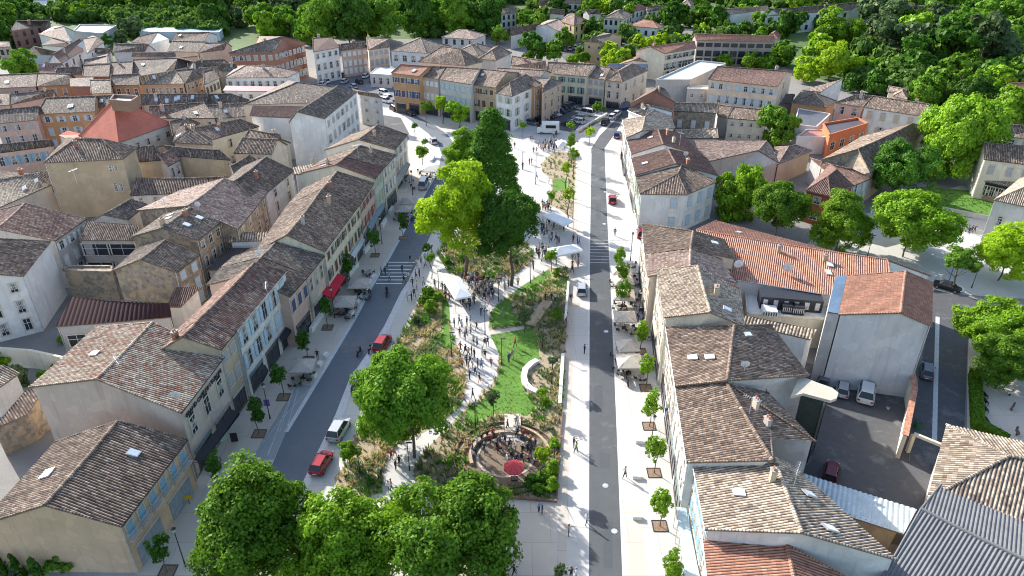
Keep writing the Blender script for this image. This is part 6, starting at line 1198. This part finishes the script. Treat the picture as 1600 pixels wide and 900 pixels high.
PAINT = dict(white=(.68, .68, .67), silver=(.40, .41, .43), grey=(.14, .15, .16), black=(.018, .018, .022), red=(.30, .015, .025), blue=(.03, .08, .22), wine=(.12, .02, .03), navy=(.02, .035, .08))
def car(x, y, x2, y2, kind, col, label, grp=None, s=.94):
    P, Q = un(x, y), un(x2, y2); d = (Q-P).normalized(); rz = math.atan2(-d.y, -d.x); b, g, wm, ws, l, w = CP[kind]
    t = thing('parked_car', label, 'van' if kind == 'van' else 'car', P, rz, grp); t.scale = (s, s, s); o = put('body', b, t, (0, 0, 0), 0); m = plain('car_paint_'+col, PAINT[col], .28, .25, .03); o.material_slots[0].link = 'OBJECT'; o.material_slots[0].material = m
    put('windows', g, t, (0, 0, 0), 0)
    for a in ws: put('wheel', wm, t, (a[0], a[1], .33), 0)
    for sy in (-1, 1): put('headlight', HL, t, (-l+.07, sy*w*.62, .62), 0); put('taillight', TL, t, (l-.05, sy*w*.74, .74), 0)
    put('number_plate', PL, t, (l+.0, 0, .55), 0); return t
for a in [(598, 541, 640, 470, 'suv', 'red', 'dark red car parked by the long left bed'), (566, 604, 610, 525, 'suv', 'black', 'black car half hidden under the big round tree'), (530, 676, 575, 600, 'suv', 'silver', 'silver estate car parked above the small round tree'), (503, 728, 545, 655, 'hatch', 'red', 'bright red car just above the bottom trees'),
          (662, 292, 675, 260, 'van', 'silver', 'silver van parked on the left side of the upper street'), (678, 223, 670, 205, 'hatch', 'silver', 'pale blue white car on the upper curve'), (642, 179, 620, 168, 'hatch', 'black', 'black car on the upper bend before the orange house'), (616, 172, 596, 160, 'suv', 'black', 'black car leaving the bend for the far car park'),
          (909, 456, 911, 400, 'hatch', 'silver', 'silver car on the pale strip by the right hand road'), (957, 315, 957, 290, 'hatch', 'red', 'small red car parked on the bright right pavement'), (1002, 368, 1000, 340, 'hatch', 'red', 'red car half hidden behind the corner house roof'), (965, 214, 972, 200, 'hatch', 'blue', 'blue car at the upper end of the right pavement'),
          (946, 194, 955, 184, 'suv', 'black', 'black car at the edge of the bend'), (957, 185, 966, 177, 'hatch', 'white', 'white car before the blue van'), (964, 180, 973, 172, 'hatch', 'white', 'white car nearest the blue van'), (975, 170, 990, 168, 'van', 'blue', 'bright blue van at the road end'),
          (1352, 618, 1356, 590, 'suv', 'white', 'white car with a dark rear window in the yard'), (1316, 612, 1320, 588, 'hatch', 'silver', 'silver car in the middle of the yard row'), (1286, 598, 1290, 575, 'hatch', 'grey', 'grey car behind the beige canopy'), (1297, 744, 1303, 720, 'hatch', 'wine', 'wine red car beside the sheet metal carport'), (1447, 584, 1448, 550, 'hatch', 'grey', 'dark car with silver bonnet on the side street'), (1479, 452, 1500, 458, 'sedan', 'black', 'black car at the head of the side street')]: car(*a, s=1.12 if a[0] == 1352 else .94)
for x, y, c in ((830, 194, 'grey'), (839, 191, 'black'), (847, 188.5, 'navy'), (858, 184, 'black'), (867, 181, 'silver'), (876, 175.5, 'navy'), (882, 172.5, 'black'), (888, 169.5, 'navy'), (893, 167.5, 'grey')): car(x, y, x+14, y+3.5, 'hatch', c, c+' car in the left rank of the upper car park', 'cars in the upper car park')
for x, y, c, k in ((888, 196, 'black', 'hatch'), (902, 192.5, 'white', 'suv'), (905, 187, 'silver', 'suv'), (917, 180, 'white', 'van'), (926, 174, 'silver', 'hatch')): car(x, y, x-14, y-2.5, k, c, c+' vehicle in the right rank of the upper car park', 'cars in the upper car park')
for i, (x, y) in enumerate(T(1, 0, (440, 515), (480, 492), (520, 486), (556, 474), (600, 466), (640, 460), (680, 452), (555, 518), (645, 520), (688, 484), (732, 520), (768, 516), (610, 550), (420, 535), (735, 450))): car(x, y, x+(8 if i % 2 else -8), y-5, 'hatch', ['white', 'silver', 'black', 'grey', 'black', 'navy', 'black', 'silver', 'black', 'white', 'grey', 'red', 'silver', 'white', 'black'][i], ['white', 'silver', 'black', 'grey', 'black', 'navy', 'black', 'silver', 'black', 'white', 'grey', 'red', 'silver', 'white', 'black'][i]+' car in the far car park below the brick building', 'cars in the far car park')
for i, (x, y) in enumerate(T(1, 0, (805, 592), (815, 640), (830, 625))): car(x, y, x+10, y+3, 'suv', 'white', 'white car beside the orange corner house', 'cars beside the orange corner house')
for i, (x, y) in enumerate(((891, 78), (899, 76), (906, 74), (912, 72.5))): car(x, y, x+1, y-5, 'hatch', ['silver', 'white', 'silver', 'grey'][i], ['silver', 'white', 'silver', 'grey'][i]+' car in the small lot by the yellow house', 'cars in the small lot')
cv = thing('camper_van', 'white camper van with a serving hatch on the upper square', 'camper van', un(858, 208), R(-4)); mb = MB(); mb.box((.3, 0, 1.65), (4.6, 2.1, 2.5), 0, 0, .96); mb.box((-2.5, 0, 1.1), (1.2, 2.0, 1.5), 0, 0, .85); mb.build('body', plain('camper_white', (.7, .7, .68), .4, 0, .03), cv)
mb = MB(); mb.box((.4, -1.06, 2.0), (2.6, .04, .8)); mb.box((-2.75, 0, 1.75), (.9, 1.7, .5)); mb.build('windows', MC['car_glass'], cv)
for sx in (-1.9, 1.7):
    for sy in (-.95, .95): put('wheel', CP['van'][2], cv, (sx, sy, .33), 0)
def moto(x, y, x2, y2, label, rider=False):
    P, Q = un(x, y), un(x2, y2); d = Q-P; t = thing('motorbike', label, 'motorbike', P, math.atan2(d.y, d.x)-R(90))
    for s in (-.65, .65): mb = MB(); mb.tube((-.06, s, .3), (.06, s, .3), .3, .3, 14); mb.build('wheel', MC['tyre'], t)
    mb = MB(); mb.box((0, 0, .55), (.28, .9, .35), 0, 0, .8); mb.box((0, .45, .82), (.24, .4, .2)); mb.tube((0, .65, .3), (0, .4, .95), .03); mb.tube((-.35, .42, 1.0), (.35, .42, 1.0), .02); mb.build('frame', plain('bike_black', (.03, .03, .035), .4), t); mb = MB(); mb.box((0, -.25, .80), (.3, .75, .12)); mb.build('seat', metal_d, t)
    if rider: person(0, 0, 'riding a motorbike on the left road', pose='sit', world=P-(Q-P).normalized()*.1, z=.34, rz=math.atan2(d.y, d.x)+R(90), top=1, bot=0)
moto(605, 461, 595, 490, 'motorbike with a rider on the left road below the crossing', True); moto(561, 553, 590, 500, 'dark motorbike stopped at the right edge of the left road'); moto(974, 590, 966, 575, 'dark motorbike parked below the right terrace'); moto(979, 600, 972, 585, 'white grey scooter next to the motorbike'); moto(578, 549, 584, 530, 'scooter parked behind the dark red car')
# ---------------- street furniture ----------------
def lamp(x, y, label, h=5.4, modern=False):
    t = thing('street_lamp', label, 'street lamp', un(x, y), 0, 'street lamps'); mb = MB(); mb.tube((0, 0, 0), (0, 0, .8), .1, .07, 8); mb.tube((0, 0, .8), (0, 0, h-.5), .06, .04, 8); mb.build('post', metal_d, t)
    mb = MB()
    if modern: mb.box((.2, 0, h-.45), (.7, .16, .08)); mb.build('lamp_head', metal_d, t)
    else:
        mb.tube((0, 0, h-.55), (0, 0, h-.1), .13, .24, 6); mb.build('lantern', plain('lantern_glass', (.5, .5, .45), .2), t); mb = MB(); mb.tube((0, 0, h-.1), (0, 0, h+.15), .28, .04, 6); mb.build('lamp_cap', metal_d, t)
for a in [(290, 885, 'before the balcony house, bottom left'), (422, 654, 'with the purple sign left of the road'), (523, 497, 'in front of the red awning'), (597, 381, 'by the upper left pavement markings'), (645, 305, 'beside the silver van'), (985, 407, 'at the corner of the paved crossing'), (1016, 705, 'between two young trees on the right'), (997, 502, 'between the right terrace parasols'), (1000, 300, 'along the white row houses')]: lamp(a[0], a[1], 'black lantern post '+a[2])
for a in [(686, 459, 'left of the square tent'), (779, 471, 'right of the tent crowd'), (829, 443, 'on the ramp edge'), (706, 558, 'at the foot of the lawn strip'), (784, 568, 'on the lawn left edge'), (758, 523, 'at the plank path end'), (817, 489, 'on the small lawn'), (743, 671, 'above the seating circle'), (640, 735, 'by the lower path'), (563, 743, 'in the lower left bed'), (837, 288, 'on the upper square, tallest'), (866, 240, 'beside the far bed'), (816, 265, 'left on the upper square'), (1355, 401, 'behind the orange roof on the market square'), (1518, 450, 'before the park trees'), (1480, 447, 'beside the small market tree'), (848, 545, 'in the large bed'), (862, 600, 'by the white kerb wall'), (869, 413, 'right of the lower tent'), (895, 342, 'right of the long tent')]: lamp(a[0], a[1], 'slim dark post '+a[2], 4.6 if a[0] != 837 else 7.5, True)
def block(p, q, w_, h, label, m=concrete_w, name='bench', cat='bench', grp=None):
    P, Q = un(*p), un(*q); d = Q-P; c = (P+Q)/2; t = tag(lk(name, None), label, cat, grp) if 0 else None
    mb = MB(); L = d.length; mb.box((0, 0, h/2), (L, w_, h)); mb.box((0, 0, h+.0), (L-.06, w_-.06, .03)); o = mb.build(name, m, None, c); o.rotation_euler.z = math.atan2(d.y, d.x); return tag(o, label, cat, grp)
for i, (x, y) in enumerate([(995, 746), (995, 809), (1000, 691)]): block((x-7, y), (x+7, y+1), .55, .45, ['pale stone bench beside the upper pit tree', 'pale stone bench beside the lower pit tree', 'pale stone bench furthest up the right pavement'][i])
for p, q, l in (((507, 488), (486, 520), 'low white ramp wall below the grey parasol'), ((559, 415), (545, 433), 'low white ramp wall above the red awning'), ((581, 382), (569, 397), 'low white ramp wall at the teal shop front'), ((603, 346), (597, 356), 'short white wall in the upper left street'), ((614, 327), (609, 335), 'shortest white wall in the upper left street')): block(p, q, .5, .8, l, name='ramp_wall', cat='low wall')
for i, (x, y) in enumerate(k7((1310, 350), (1272, 405), (1235, 470), (1192, 545), (1160, 595), (1088, 715))+[(509, 557), (500, 571), (491, 589), (640, 338), (644, 330), (676, 250)]): block((x-2.5, y+3), (x+2.5, y-3), .5, .5, 'white concrete block along the left kerb', name='kerb_block', cat='block', grp='white blocks along the left kerb')
for i, (x, y) in enumerate(((977, 579), (983, 578), (875, 356), (852, 372))): block((x-4, y), (x+4, y), .5, .45, ['pale seat block beside the motorbike', 'pale seat block under the lowest parasol', 'dark edged seat block under the long tent', 'pale seat block at the dark tree'][i])
def L2(P, c, w_):
    L, Rr = [], []
    for i, p in enumerate(P):
        d = (P[min(i+1, len(P)-1)]-P[max(i-1, 0)]).normalized(); n = Vector((-d.y, d.x, 0)); L.append(p+n*w_/2-c); Rr.append(p-n*w_/2-c)
    return L+Rr
def wall_line(pts, w_, h, label, m, name='low_wall', cat='low wall', coping=False):
    P = [un(*p) for p in pts]; c = sum(P, Vector())/len(P); t = thing(name, label, cat, c); mb = MB(); L, Rr = [], []
    for i, p in enumerate(P):
        d = (P[min(i+1, len(P)-1)]-P[max(i-1, 0)]).normalized(); n = Vector((-d.y, d.x, 0)); L.append(p+n*w_/2-c); Rr.append(p-n*w_/2-c)
    n = len(P); V = [(p.x, p.y, z) for z in (0, h) for p in L+Rr]; f = []
    for i in range(n-1): f += [(2*n+i, 2*n+i+1, 3*n+i+1, 3*n+i), (i, i+1, 2*n+i+1, 2*n+i), (n+i+1, n+i, 3*n+i, 3*n+i+1)]
    f += [(0, 2*n, 3*n, n), (n-1, 2*n-1, 4*n-1, 3*n-1)]; mb.add(V, f); mb.build('masonry', m, t)
    if coping: c2 = MB(); c2.add([(p.x, p.y, z) for z in (h+.01, h+.12) for p in [q*1.0 for q in L2(P, c, w_+.25)]], [(2*n+i, 2*n+i+1, 3*n+i+1, 3*n+i) for i in range(n-1)]+[(i, i+1, 2*n+i+1, 2*n+i) for i in range(n-1)]+[(n+i+1, n+i, 3*n+i, 3*n+i+1) for i in range(n-1)]); c2.build('coping', terracotta, t)
    return t
wall_line(k2((1235, 145), (1180, 175), (1130, 225), (1115, 290), (1130, 350), (1170, 395), (1235, 425)), .8, .5, 'curved white bench wall at the right edge of the lawn', concrete_w, 'bench_wall', 'bench wall')
wall_line([(879.5, 556), (874.5, 634)], .45, .5, 'straight white kerb wall below the curved bench wall', concrete_w, 'kerb_wall'); wall_line([(888, 443), (883, 505)], .35, .5, 'straight white kerb wall beside the footbridge', concrete_w, 'kerb_wall'); wall_line([(901, 207), (948, 180)], .4, .7, 'white wall between the car park and the planter strip', concrete_w, 'kerb_wall')
wall_line([(772, 777), (870, 785)], .2, .35, 'low steel edge along the bottom of the large bed', cor, 'bed_edge'); wall_line([(870, 782), (875, 685), (879, 645)], .15, .3, 'steel edge along the right side of the large bed', cor, 'bed_edge')
wall_line([(0, 570), (60, 575), (125, 590)], .35, 3.0, 'sunlit cream garden wall beside the white shed', W('cream'), 'garden_wall', 'wall'); wall_line([(1413, 606), (1418, 640), (1402, 716)], .45, 3.4, 'tall yard wall with a terracotta coping', W('cream'), 'yard_wall', 'wall', True)
gt = thing('gate_beam', 'pale beam on posts over the yard gateway', 'gateway', un(1440, 712)); a_, b_ = un(1418, 706)-gt.location, un(1470, 728)-gt.location
mb = MB(); m_ = (a_+b_)/2; mb.box((m_.x, m_.y, 2.75), ((b_-a_).length, .35, .35), math.atan2((b_-a_).y, (b_-a_).x)); mb.build('beam', W('cream'), gt)
for q in (a_, b_): mb = MB(); mb.box((q.x, q.y, 1.3), (.4, .4, 2.58)); mb.build('post', W('cream'), gt)

wall_line([(1413.5, 605), (1418.5, 640), (1402, 717)], .7, 0, 'x', W('cream')) if 0 else None
wall_line([(1545, 345), (1470, 330)], .3, 1.0, 'low wall along the market steps', W('pale'), 'step_wall')
br = thing('footbridge', 'wooden plank footbridge crossing the large bed', 'footbridge', un(841, 493)); a_, b_ = un(828, 511)-br.location, un(855.5, 473)-br.location; d = (b_-a_); rz = math.atan2(d.y, d.x); mb = MB(); N = int(d.length/.3)
for i in range(N): p = a_.lerp(b_, (i+.5)/N); mb.box((p.x, p.y, .3), (.27, 1.6, .06), rz)
mb.build('deck', wood_m, br); m_ = (a_+b_)/2; mb = MB(); nn = Vector((-d.y, d.x, 0)).normalized()
for s in (-1, 1): q = m_+nn*s*.75; mb.box((q.x, q.y, .2), (d.length, .1, .24), rz)
mb.build('beam', wood_m, br)
# lift tower with canopy
lt = thing('lift_tower', 'dark glass lift tower with a rounded cream canopy in the yard', 'lift tower', un(1275, 700)); X = [un(*p, 9.2)-lt.location for p in T(3, 2, (140, 680), (200, 548), (300, 590), (400, 625), (440, 655), (430, 690), (390, 705), (220, 660))]
mb = MB(); mb.prism([(p.x, p.y) for p in X], 8.9, 9.25); mb.build('canopy', plain('canopy_cream', (.46, .42, .33), .7, 0, .05), lt); X = [un(*p, 8.9)-lt.location for p in T(3, 2, (215, 668), (345, 712), (385, 640), (255, 610))]
mb = MB(); mb.prism([(p.x, p.y) for p in X], 0, 8.85); mb.build('shaft', plain('lift_glass', (.035, .05, .038), .2, .2), lt); mb = MB()
for p in X: mb.tube((p.x, p.y, 0), (p.x, p.y, 8.86), .07, None, 6)
mb.build('frame', metal_d, lt)
# terrace boxes
for x, y, sx, sy, sz, z, l, c in ((1232, 478, 8.5, 2.6, 1.9, 4.9, 'long black plant room box on the terrace', (.02, .022, .028)), (1229, 486, 1.6, 1.5, 1.3, 4.9, 'black ventilation box left of its twin', (.025, .025, .03)), (1245, 488, 1.6, 1.5, 1.3, 4.9, 'black ventilation box right of its twin', (.025, .025, .03)), (1201, 490, 2.0, 1.8, .9, 4.9, 'white air conditioning box on the terrace', (.6, .62, .62)), (1210, 446, .9, .5, .9, 5.0, 'grey condenser by the terrace wall', (.4, .42, .43)), (1227, 450, .9, .5, .9, 5.0, 'second grey condenser by the terrace wall', (.4, .42, .43)), (1228, 703, 2.4, 1.6, .9, 5.2, 'white condenser beside the blue glass roof', (.5, .52, .53))):
    P = un(x, y, z); t = thing('plant_box', l, 'machine box', P, R(-9)); mb = MB(); mb.box((0, 0, sz/2), (sx, sy, sz)); mb.build('casing', plain('casing_%d' % x, c, .5), t); mb = MB(); [mb.box((-sx/2+sx*(i+.5)/6, -sy/2-.02, sz*.5), (sx/14, .04, sz*.6)) for i in range(6)]; mb.build('grille', metal_l if c[0] < .1 else metal_d, t)
# antennas and dishes on roofs
def dish(x, y, z, label, r=.45):
    P = un(x, y, z); t = thing('satellite_dish', label, 'satellite dish', P, R(pg.uniform(150, 210))); mb = MB(); mb.tube((0, 0, -.4), (0, 0, .7), .03); mb.build('mast', metal_l, t); mb = MB(); vs = [(0, .12, .8)]
    for i in range(14): a = 6.28*i/14; vs.append((math.cos(a)*r, -.02+.1*math.sin(a), .8+math.sin(a)*r))
    mb.add(vs, [(0, 1+i, 1+(i+1) % 14) for i in range(14)]); mb.build('dish', plain('dish_white', (.6, .6, .6), .5), t)
for a in [(1071, 246, 10, 'on the ridge of the end house'), (1153, 420, 9.5, 'left on the long orange roof', .7), (1230, 425, 8, 'low on the long orange roof', .8), (1163, 578, 11.5, 'white on the dark slope right of the row'), (310, 326, 11.5, 'on the ridge of the stone skylight house'), (276, 626, 10, 'at the corner of the cafe roof'), (1041, 238, 10.5, 'on the red brown roofed house'), (405, 402, 11.2, 'where three roofs meet in the left row')]: dish(a[0], a[1], a[2], 'small dish '+a[3], a[4] if len(a) > 4 else .5)
def antenna(x, y, z, label):
    P = un(x, y, z); t = thing('antenna', label, 'antenna', P, R(pg.uniform(0, 180))); mb = MB(); mb.tube((0, 0, -.3), (0, 0, 2.4), .03); mb.build('mast', metal_l, t); mb = MB(); mb.tube((-.9, 0, 2.3), (.9, 0, 2.3), .02); [mb.tube((k*.22, -.35+abs(k)*.03, 2.3), (k*.22, .35-abs(k)*.03, 2.3), .012) for k in range(-4, 5)]; mb.build('aerial', metal_l, t)
for a in [(1170, 650, 11.0, 'on the dark slope beside the yard'), (1240, 760, 10.2, 'on the bottom right dark slope'), (1062, 225, 10.6, 'behind the end house ridge'), (420, 470, 12, 'over the lichen grey roof'), (190, 590, 11.8, 'lying over the cafe roof'), (120, 285, 11, 'before the ochre tower house'), (990, 190, 11, 'by the upper road bend'), (1348, 158, 9.5, 'over the long white house'), (260, 330, 10, 'over the mottled pink roof'), (560, 245, 12, 'on the last left street houses')]: antenna(a[0], a[1], a[2], 'thin metal aerial '+a[3])
# signs
def signboard(x, y, w_, h, z, rz, label, col, name='sign', post=True, txt=None, tc=None):
    t = thing(name, label, 'sign', un(x, y), rz); mb = MB(); mb.box((0, 0, z+h/2), (w_, .06, h)); mb.build('panel', plain('sign_'+'_'.join('%.2f' % c for c in col), col, .5, 0, .03), t)
    if z > 0: mb = MB(); mb.tube((0, .06, 0), (0, .06, z+h), .035); mb.build('post', metal_d, t)
    if txt: text(txt, h*.34, t, (0, -.035, z+h*.36), 0, tc)
    return t
def text(s, size, parent, loc, rz, m, name='lettering', extr=.012, align='CENTER', tilt=90, bold=0):
    cu = bpy.data.curves.new(name, 'FONT'); cu.body = s; cu.size = size; cu.extrude = extr; cu.offset = bold; cu.align_x = align; o = bpy.data.objects.new(name, cu); C.objects.link(o)
    dg = bpy.context.evaluated_depsgraph_get(); me = bpy.data.meshes.new_from_object(o.evaluated_get(dg)); bpy.data.objects.remove(o); me.materials.clear(); me.materials.append(m); q = lk(name, me, parent, loc); q.rotation_euler = (R(tilt), 0, rz); return q
blk = plain('letter_black', (.02, .02, .025), .6, 0, 0)
signboard(367, 690, .8, 1.3, .02, R(10), 'black board on the pavement before the cafe', (.02, .02, .025), 'pavement_board'); signboard(352, 688, 1.1, 1.9, .02, R(35), 'white and green poster stand at the cafe corner', (.45, .55, .52), 'poster_stand')
signboard(296, 788, 1.0, .6, .7, R(5), 'yellow and black sign standing before the balcony house', (.50, .34, .03), 'yellow_sign'); signboard(421, 650, .7, 1.0, 1.6, R(0), 'purple and white sign on the left pavement', (.22, .12, .45), 'purple_sign'); signboard(1044, 668, 1.4, .5, 2.6, R(0), 'blue shop sign sticking out on the right pavement', (.05, .14, .35), 'shop_sign')
# cafe lettering, above the arched windows
X = BL[[i for i, b in enumerate(BL) if b[0] == cafe][0]][2]; e0, e1 = X[0], X[1]; d = (e1-e0).normalized(); n = Vector((d.y, -d.x, 0)); cen_ = sum(X, Vector())/4
if n.dot(e0-cen_) < 0: n = -n
m_ = (e0+e1)/2-n*.22-cafe.location; text("GRAND CAFÉ DE L'EUROPE", .70, cafe, (m_.x, m_.y, 7.72), math.atan2(d.y, d.x), blk, extr=.03, bold=.012)
# hedge and park benches, play animals
hd = un(1524, 640); mb = MB(); hg = thing('hedge', 'clipped box hedge along the side street in the park', 'hedge', hd); c = put('foliage', crown_for('mid', 'round', 3), hg, (0, 0, 0), 0); bpy.data.objects.remove(c)
def hedge_mesh(L, w_, h, n, seed):
    g = np.random.default_rng(seed); P = np.stack([g.uniform(-L/2, L/2, n), g.uniform(-w_/2, w_/2, n), g.uniform(.05, h, n)], 1); f = g.integers(0, 3, n); P[f == 0, 2] = h+g.normal(0, .04, (f == 0).sum()); P[f == 1, 1] = -w_/2; P[f == 2, 1] = w_/2
    N = g.normal(size=(n, 3)); N[f == 0, 2] += 2; N[f == 1, 1] -= 2; N[f == 2, 1] += 2; N /= np.linalg.norm(N, axis=1)[:, None]; t = np.cross(N, g.normal(size=(n, 3))); t /= np.linalg.norm(t, axis=1)[:, None]; b = np.cross(N, t); s = .09
    V = np.stack([P-t*s-b*s, P+t*s-b*s, P+t*s+b*s, P-t*s+b*s], 1).reshape(-1, 3); mb = MB(); mb.v = [tuple(v) for v in V]; mb.f = [list(range(4*i, 4*i+4)) for i in range(n)]; mb.m = [0]*n; mb.uv = [(0, 0)]*4*n; mb.box((0, 0, h/2-.04), (L-.1, w_-.15, h-.1)); return mb
a_, b_ = un(1521, 588), un(1526, 672); d = b_-a_; o = hedge_mesh(d.length, 1.3, 1.0, 5000, 4).build('foliage', LM['mid'], hg, (a_+b_)/2-hd); o.rotation_euler.z = math.atan2(d.y, d.x)
a_, b_ = un(1527, 668), un(1570, 692); d = b_-a_; o = hedge_mesh(d.length, 1.2, 1.0, 3000, 5).build('foliage', LM['mid'], hg, (a_+b_)/2-hd); o.rotation_euler.z = math.atan2(d.y, d.x)
for i, (x, y) in enumerate(((1537, 620), (1538, 630), (1538, 642), (1539, 659), (1541, 671))):
    t = thing('park_chair', 'black metal park seat beside the clipped hedge', 'chair', un(x, y), R(85), 'park seats beside the hedge'); mb = MB(); [mb.box((0, -.2+.1*k, .45), (1.1, .07, .03)) for k in range(5)]; mb.build('seat', metal_d, t); mb = MB(); [mb.box((0, .25+.02*k, .6+.12*k), (1.1, .03, .08)) for k in range(3)]; mb.build('backrest', metal_d, t)
    for s in (-1, 1):
        for q in (-.2, .2): mb = MB(); mb.box((s*.5, q, .22), (.05, .05, .44)); mb.build('leg', metal_d, t)
for i, (x, y) in enumerate(((1577, 618), (1580, 641), (1588, 680))):
    t = thing('spring_rider', ['pale spring rider near the park trees', 'dark spring rider in the middle of the play gravel', 'dark curved spring rider near the tiled roof'][i], 'spring rider', un(x, y), R(40*i)); mb = MB(); mb.tube((0, 0, 0), (0, 0, .4), .12, .1, 8); mb.build('spring', metal_d, t); mb = MB(); mb.box((0, 0, .55), (.9, .25, .3), 0, 0, .8); mb.box((.35, 0, .85), (.2, .2, .4)); mb.build('seat', plain('rider_%d' % i, [(.5, .42, .3), (.12, .08, .06), (.12, .08, .06)][i], .6), t)
gc = thing('glass_canopy', 'long pale blue glass canopy along the house foot, bottom right', 'canopy', un(1078, 850)); X = [un(*p, 3.0)-gc.location for p in ((1057, 792), (1072, 794), (1098, 925), (1072, 925))]
mb = MB(); mb.prism([(p.x, p.y) for p in X], 2.95, 3.03); mb.build('glass_roof', plain('canopy_glass', (.42, .52, .55), .15, 0, .1), gc); mb = MB()
for k in range(6): p = X[0].lerp(X[3], k/5); mb.tube((p.x, p.y, 0), (p.x, p.y, 2.94), .04)
mb.build('posts', metal_l, gc)
for i, (x, y, c) in enumerate(((1432, 668, (.03, .12, .06)), (68, 598, (.03, .14, .1)))):
    t = thing('wheelie_bin', ['dark green bin behind the yard wall', 'green bin in the courtyard behind the garden wall'][i], 'bin', un(x, y)); mb = MB(); mb.box((0, 0, .5), (.6, .7, 1.0), 0, 0, 1.1); mb.build('body', plain('bin_%d' % i, c, .5), t); mb = MB(); mb.box((0, 0, 1.04), (.68, .8, .08)); mb.build('lid', metal_d, t)
sheet('white_panels', [(590, 880), (606, 880), (608, 930), (592, 930)], 2, white_p) if 0 else None
tent([(568, 868), (600, 862), (612, 905), (575, 912)], 'white tent glimpsed between the bottom tree crowns')
dd = un(1390, 641); text('♿' if 0 else 'P', 1.0, None, (dd.x, dd.y, .02), 0, white_p, name='road_marking', extr=.002, tilt=0)['kind'] = 'structure'
# ---------------- labels: nothing may share a label unless told apart by nothing ----------------
ORD = ['first', 'second', 'third', 'fourth', 'fifth', 'sixth', 'seventh', 'eighth', 'ninth', 'tenth', 'eleventh', 'twelfth', 'thirteenth', 'fourteenth', 'fifteenth', 'sixteenth', 'seventeenth', 'eighteenth', 'nineteenth', 'twentieth']
groups = {}
bpy.context.view_layer.update()
for o in REG: groups.setdefault(o['label'], []).append(o)
for lab, os_ in groups.items():
    if len(os_) > 1:
        os_.sort(key=lambda o: pr(o.location)[0] if o.location.length > 0 else 0); n = len(os_)
        for i, o in enumerate(os_):
            t = 'leftmost' if i == 0 else 'rightmost' if i == n-1 else (ORD[i] if i < 20 else 'number %d' % (i+1))+' from the left'
            o['label'] = lab+', '+t
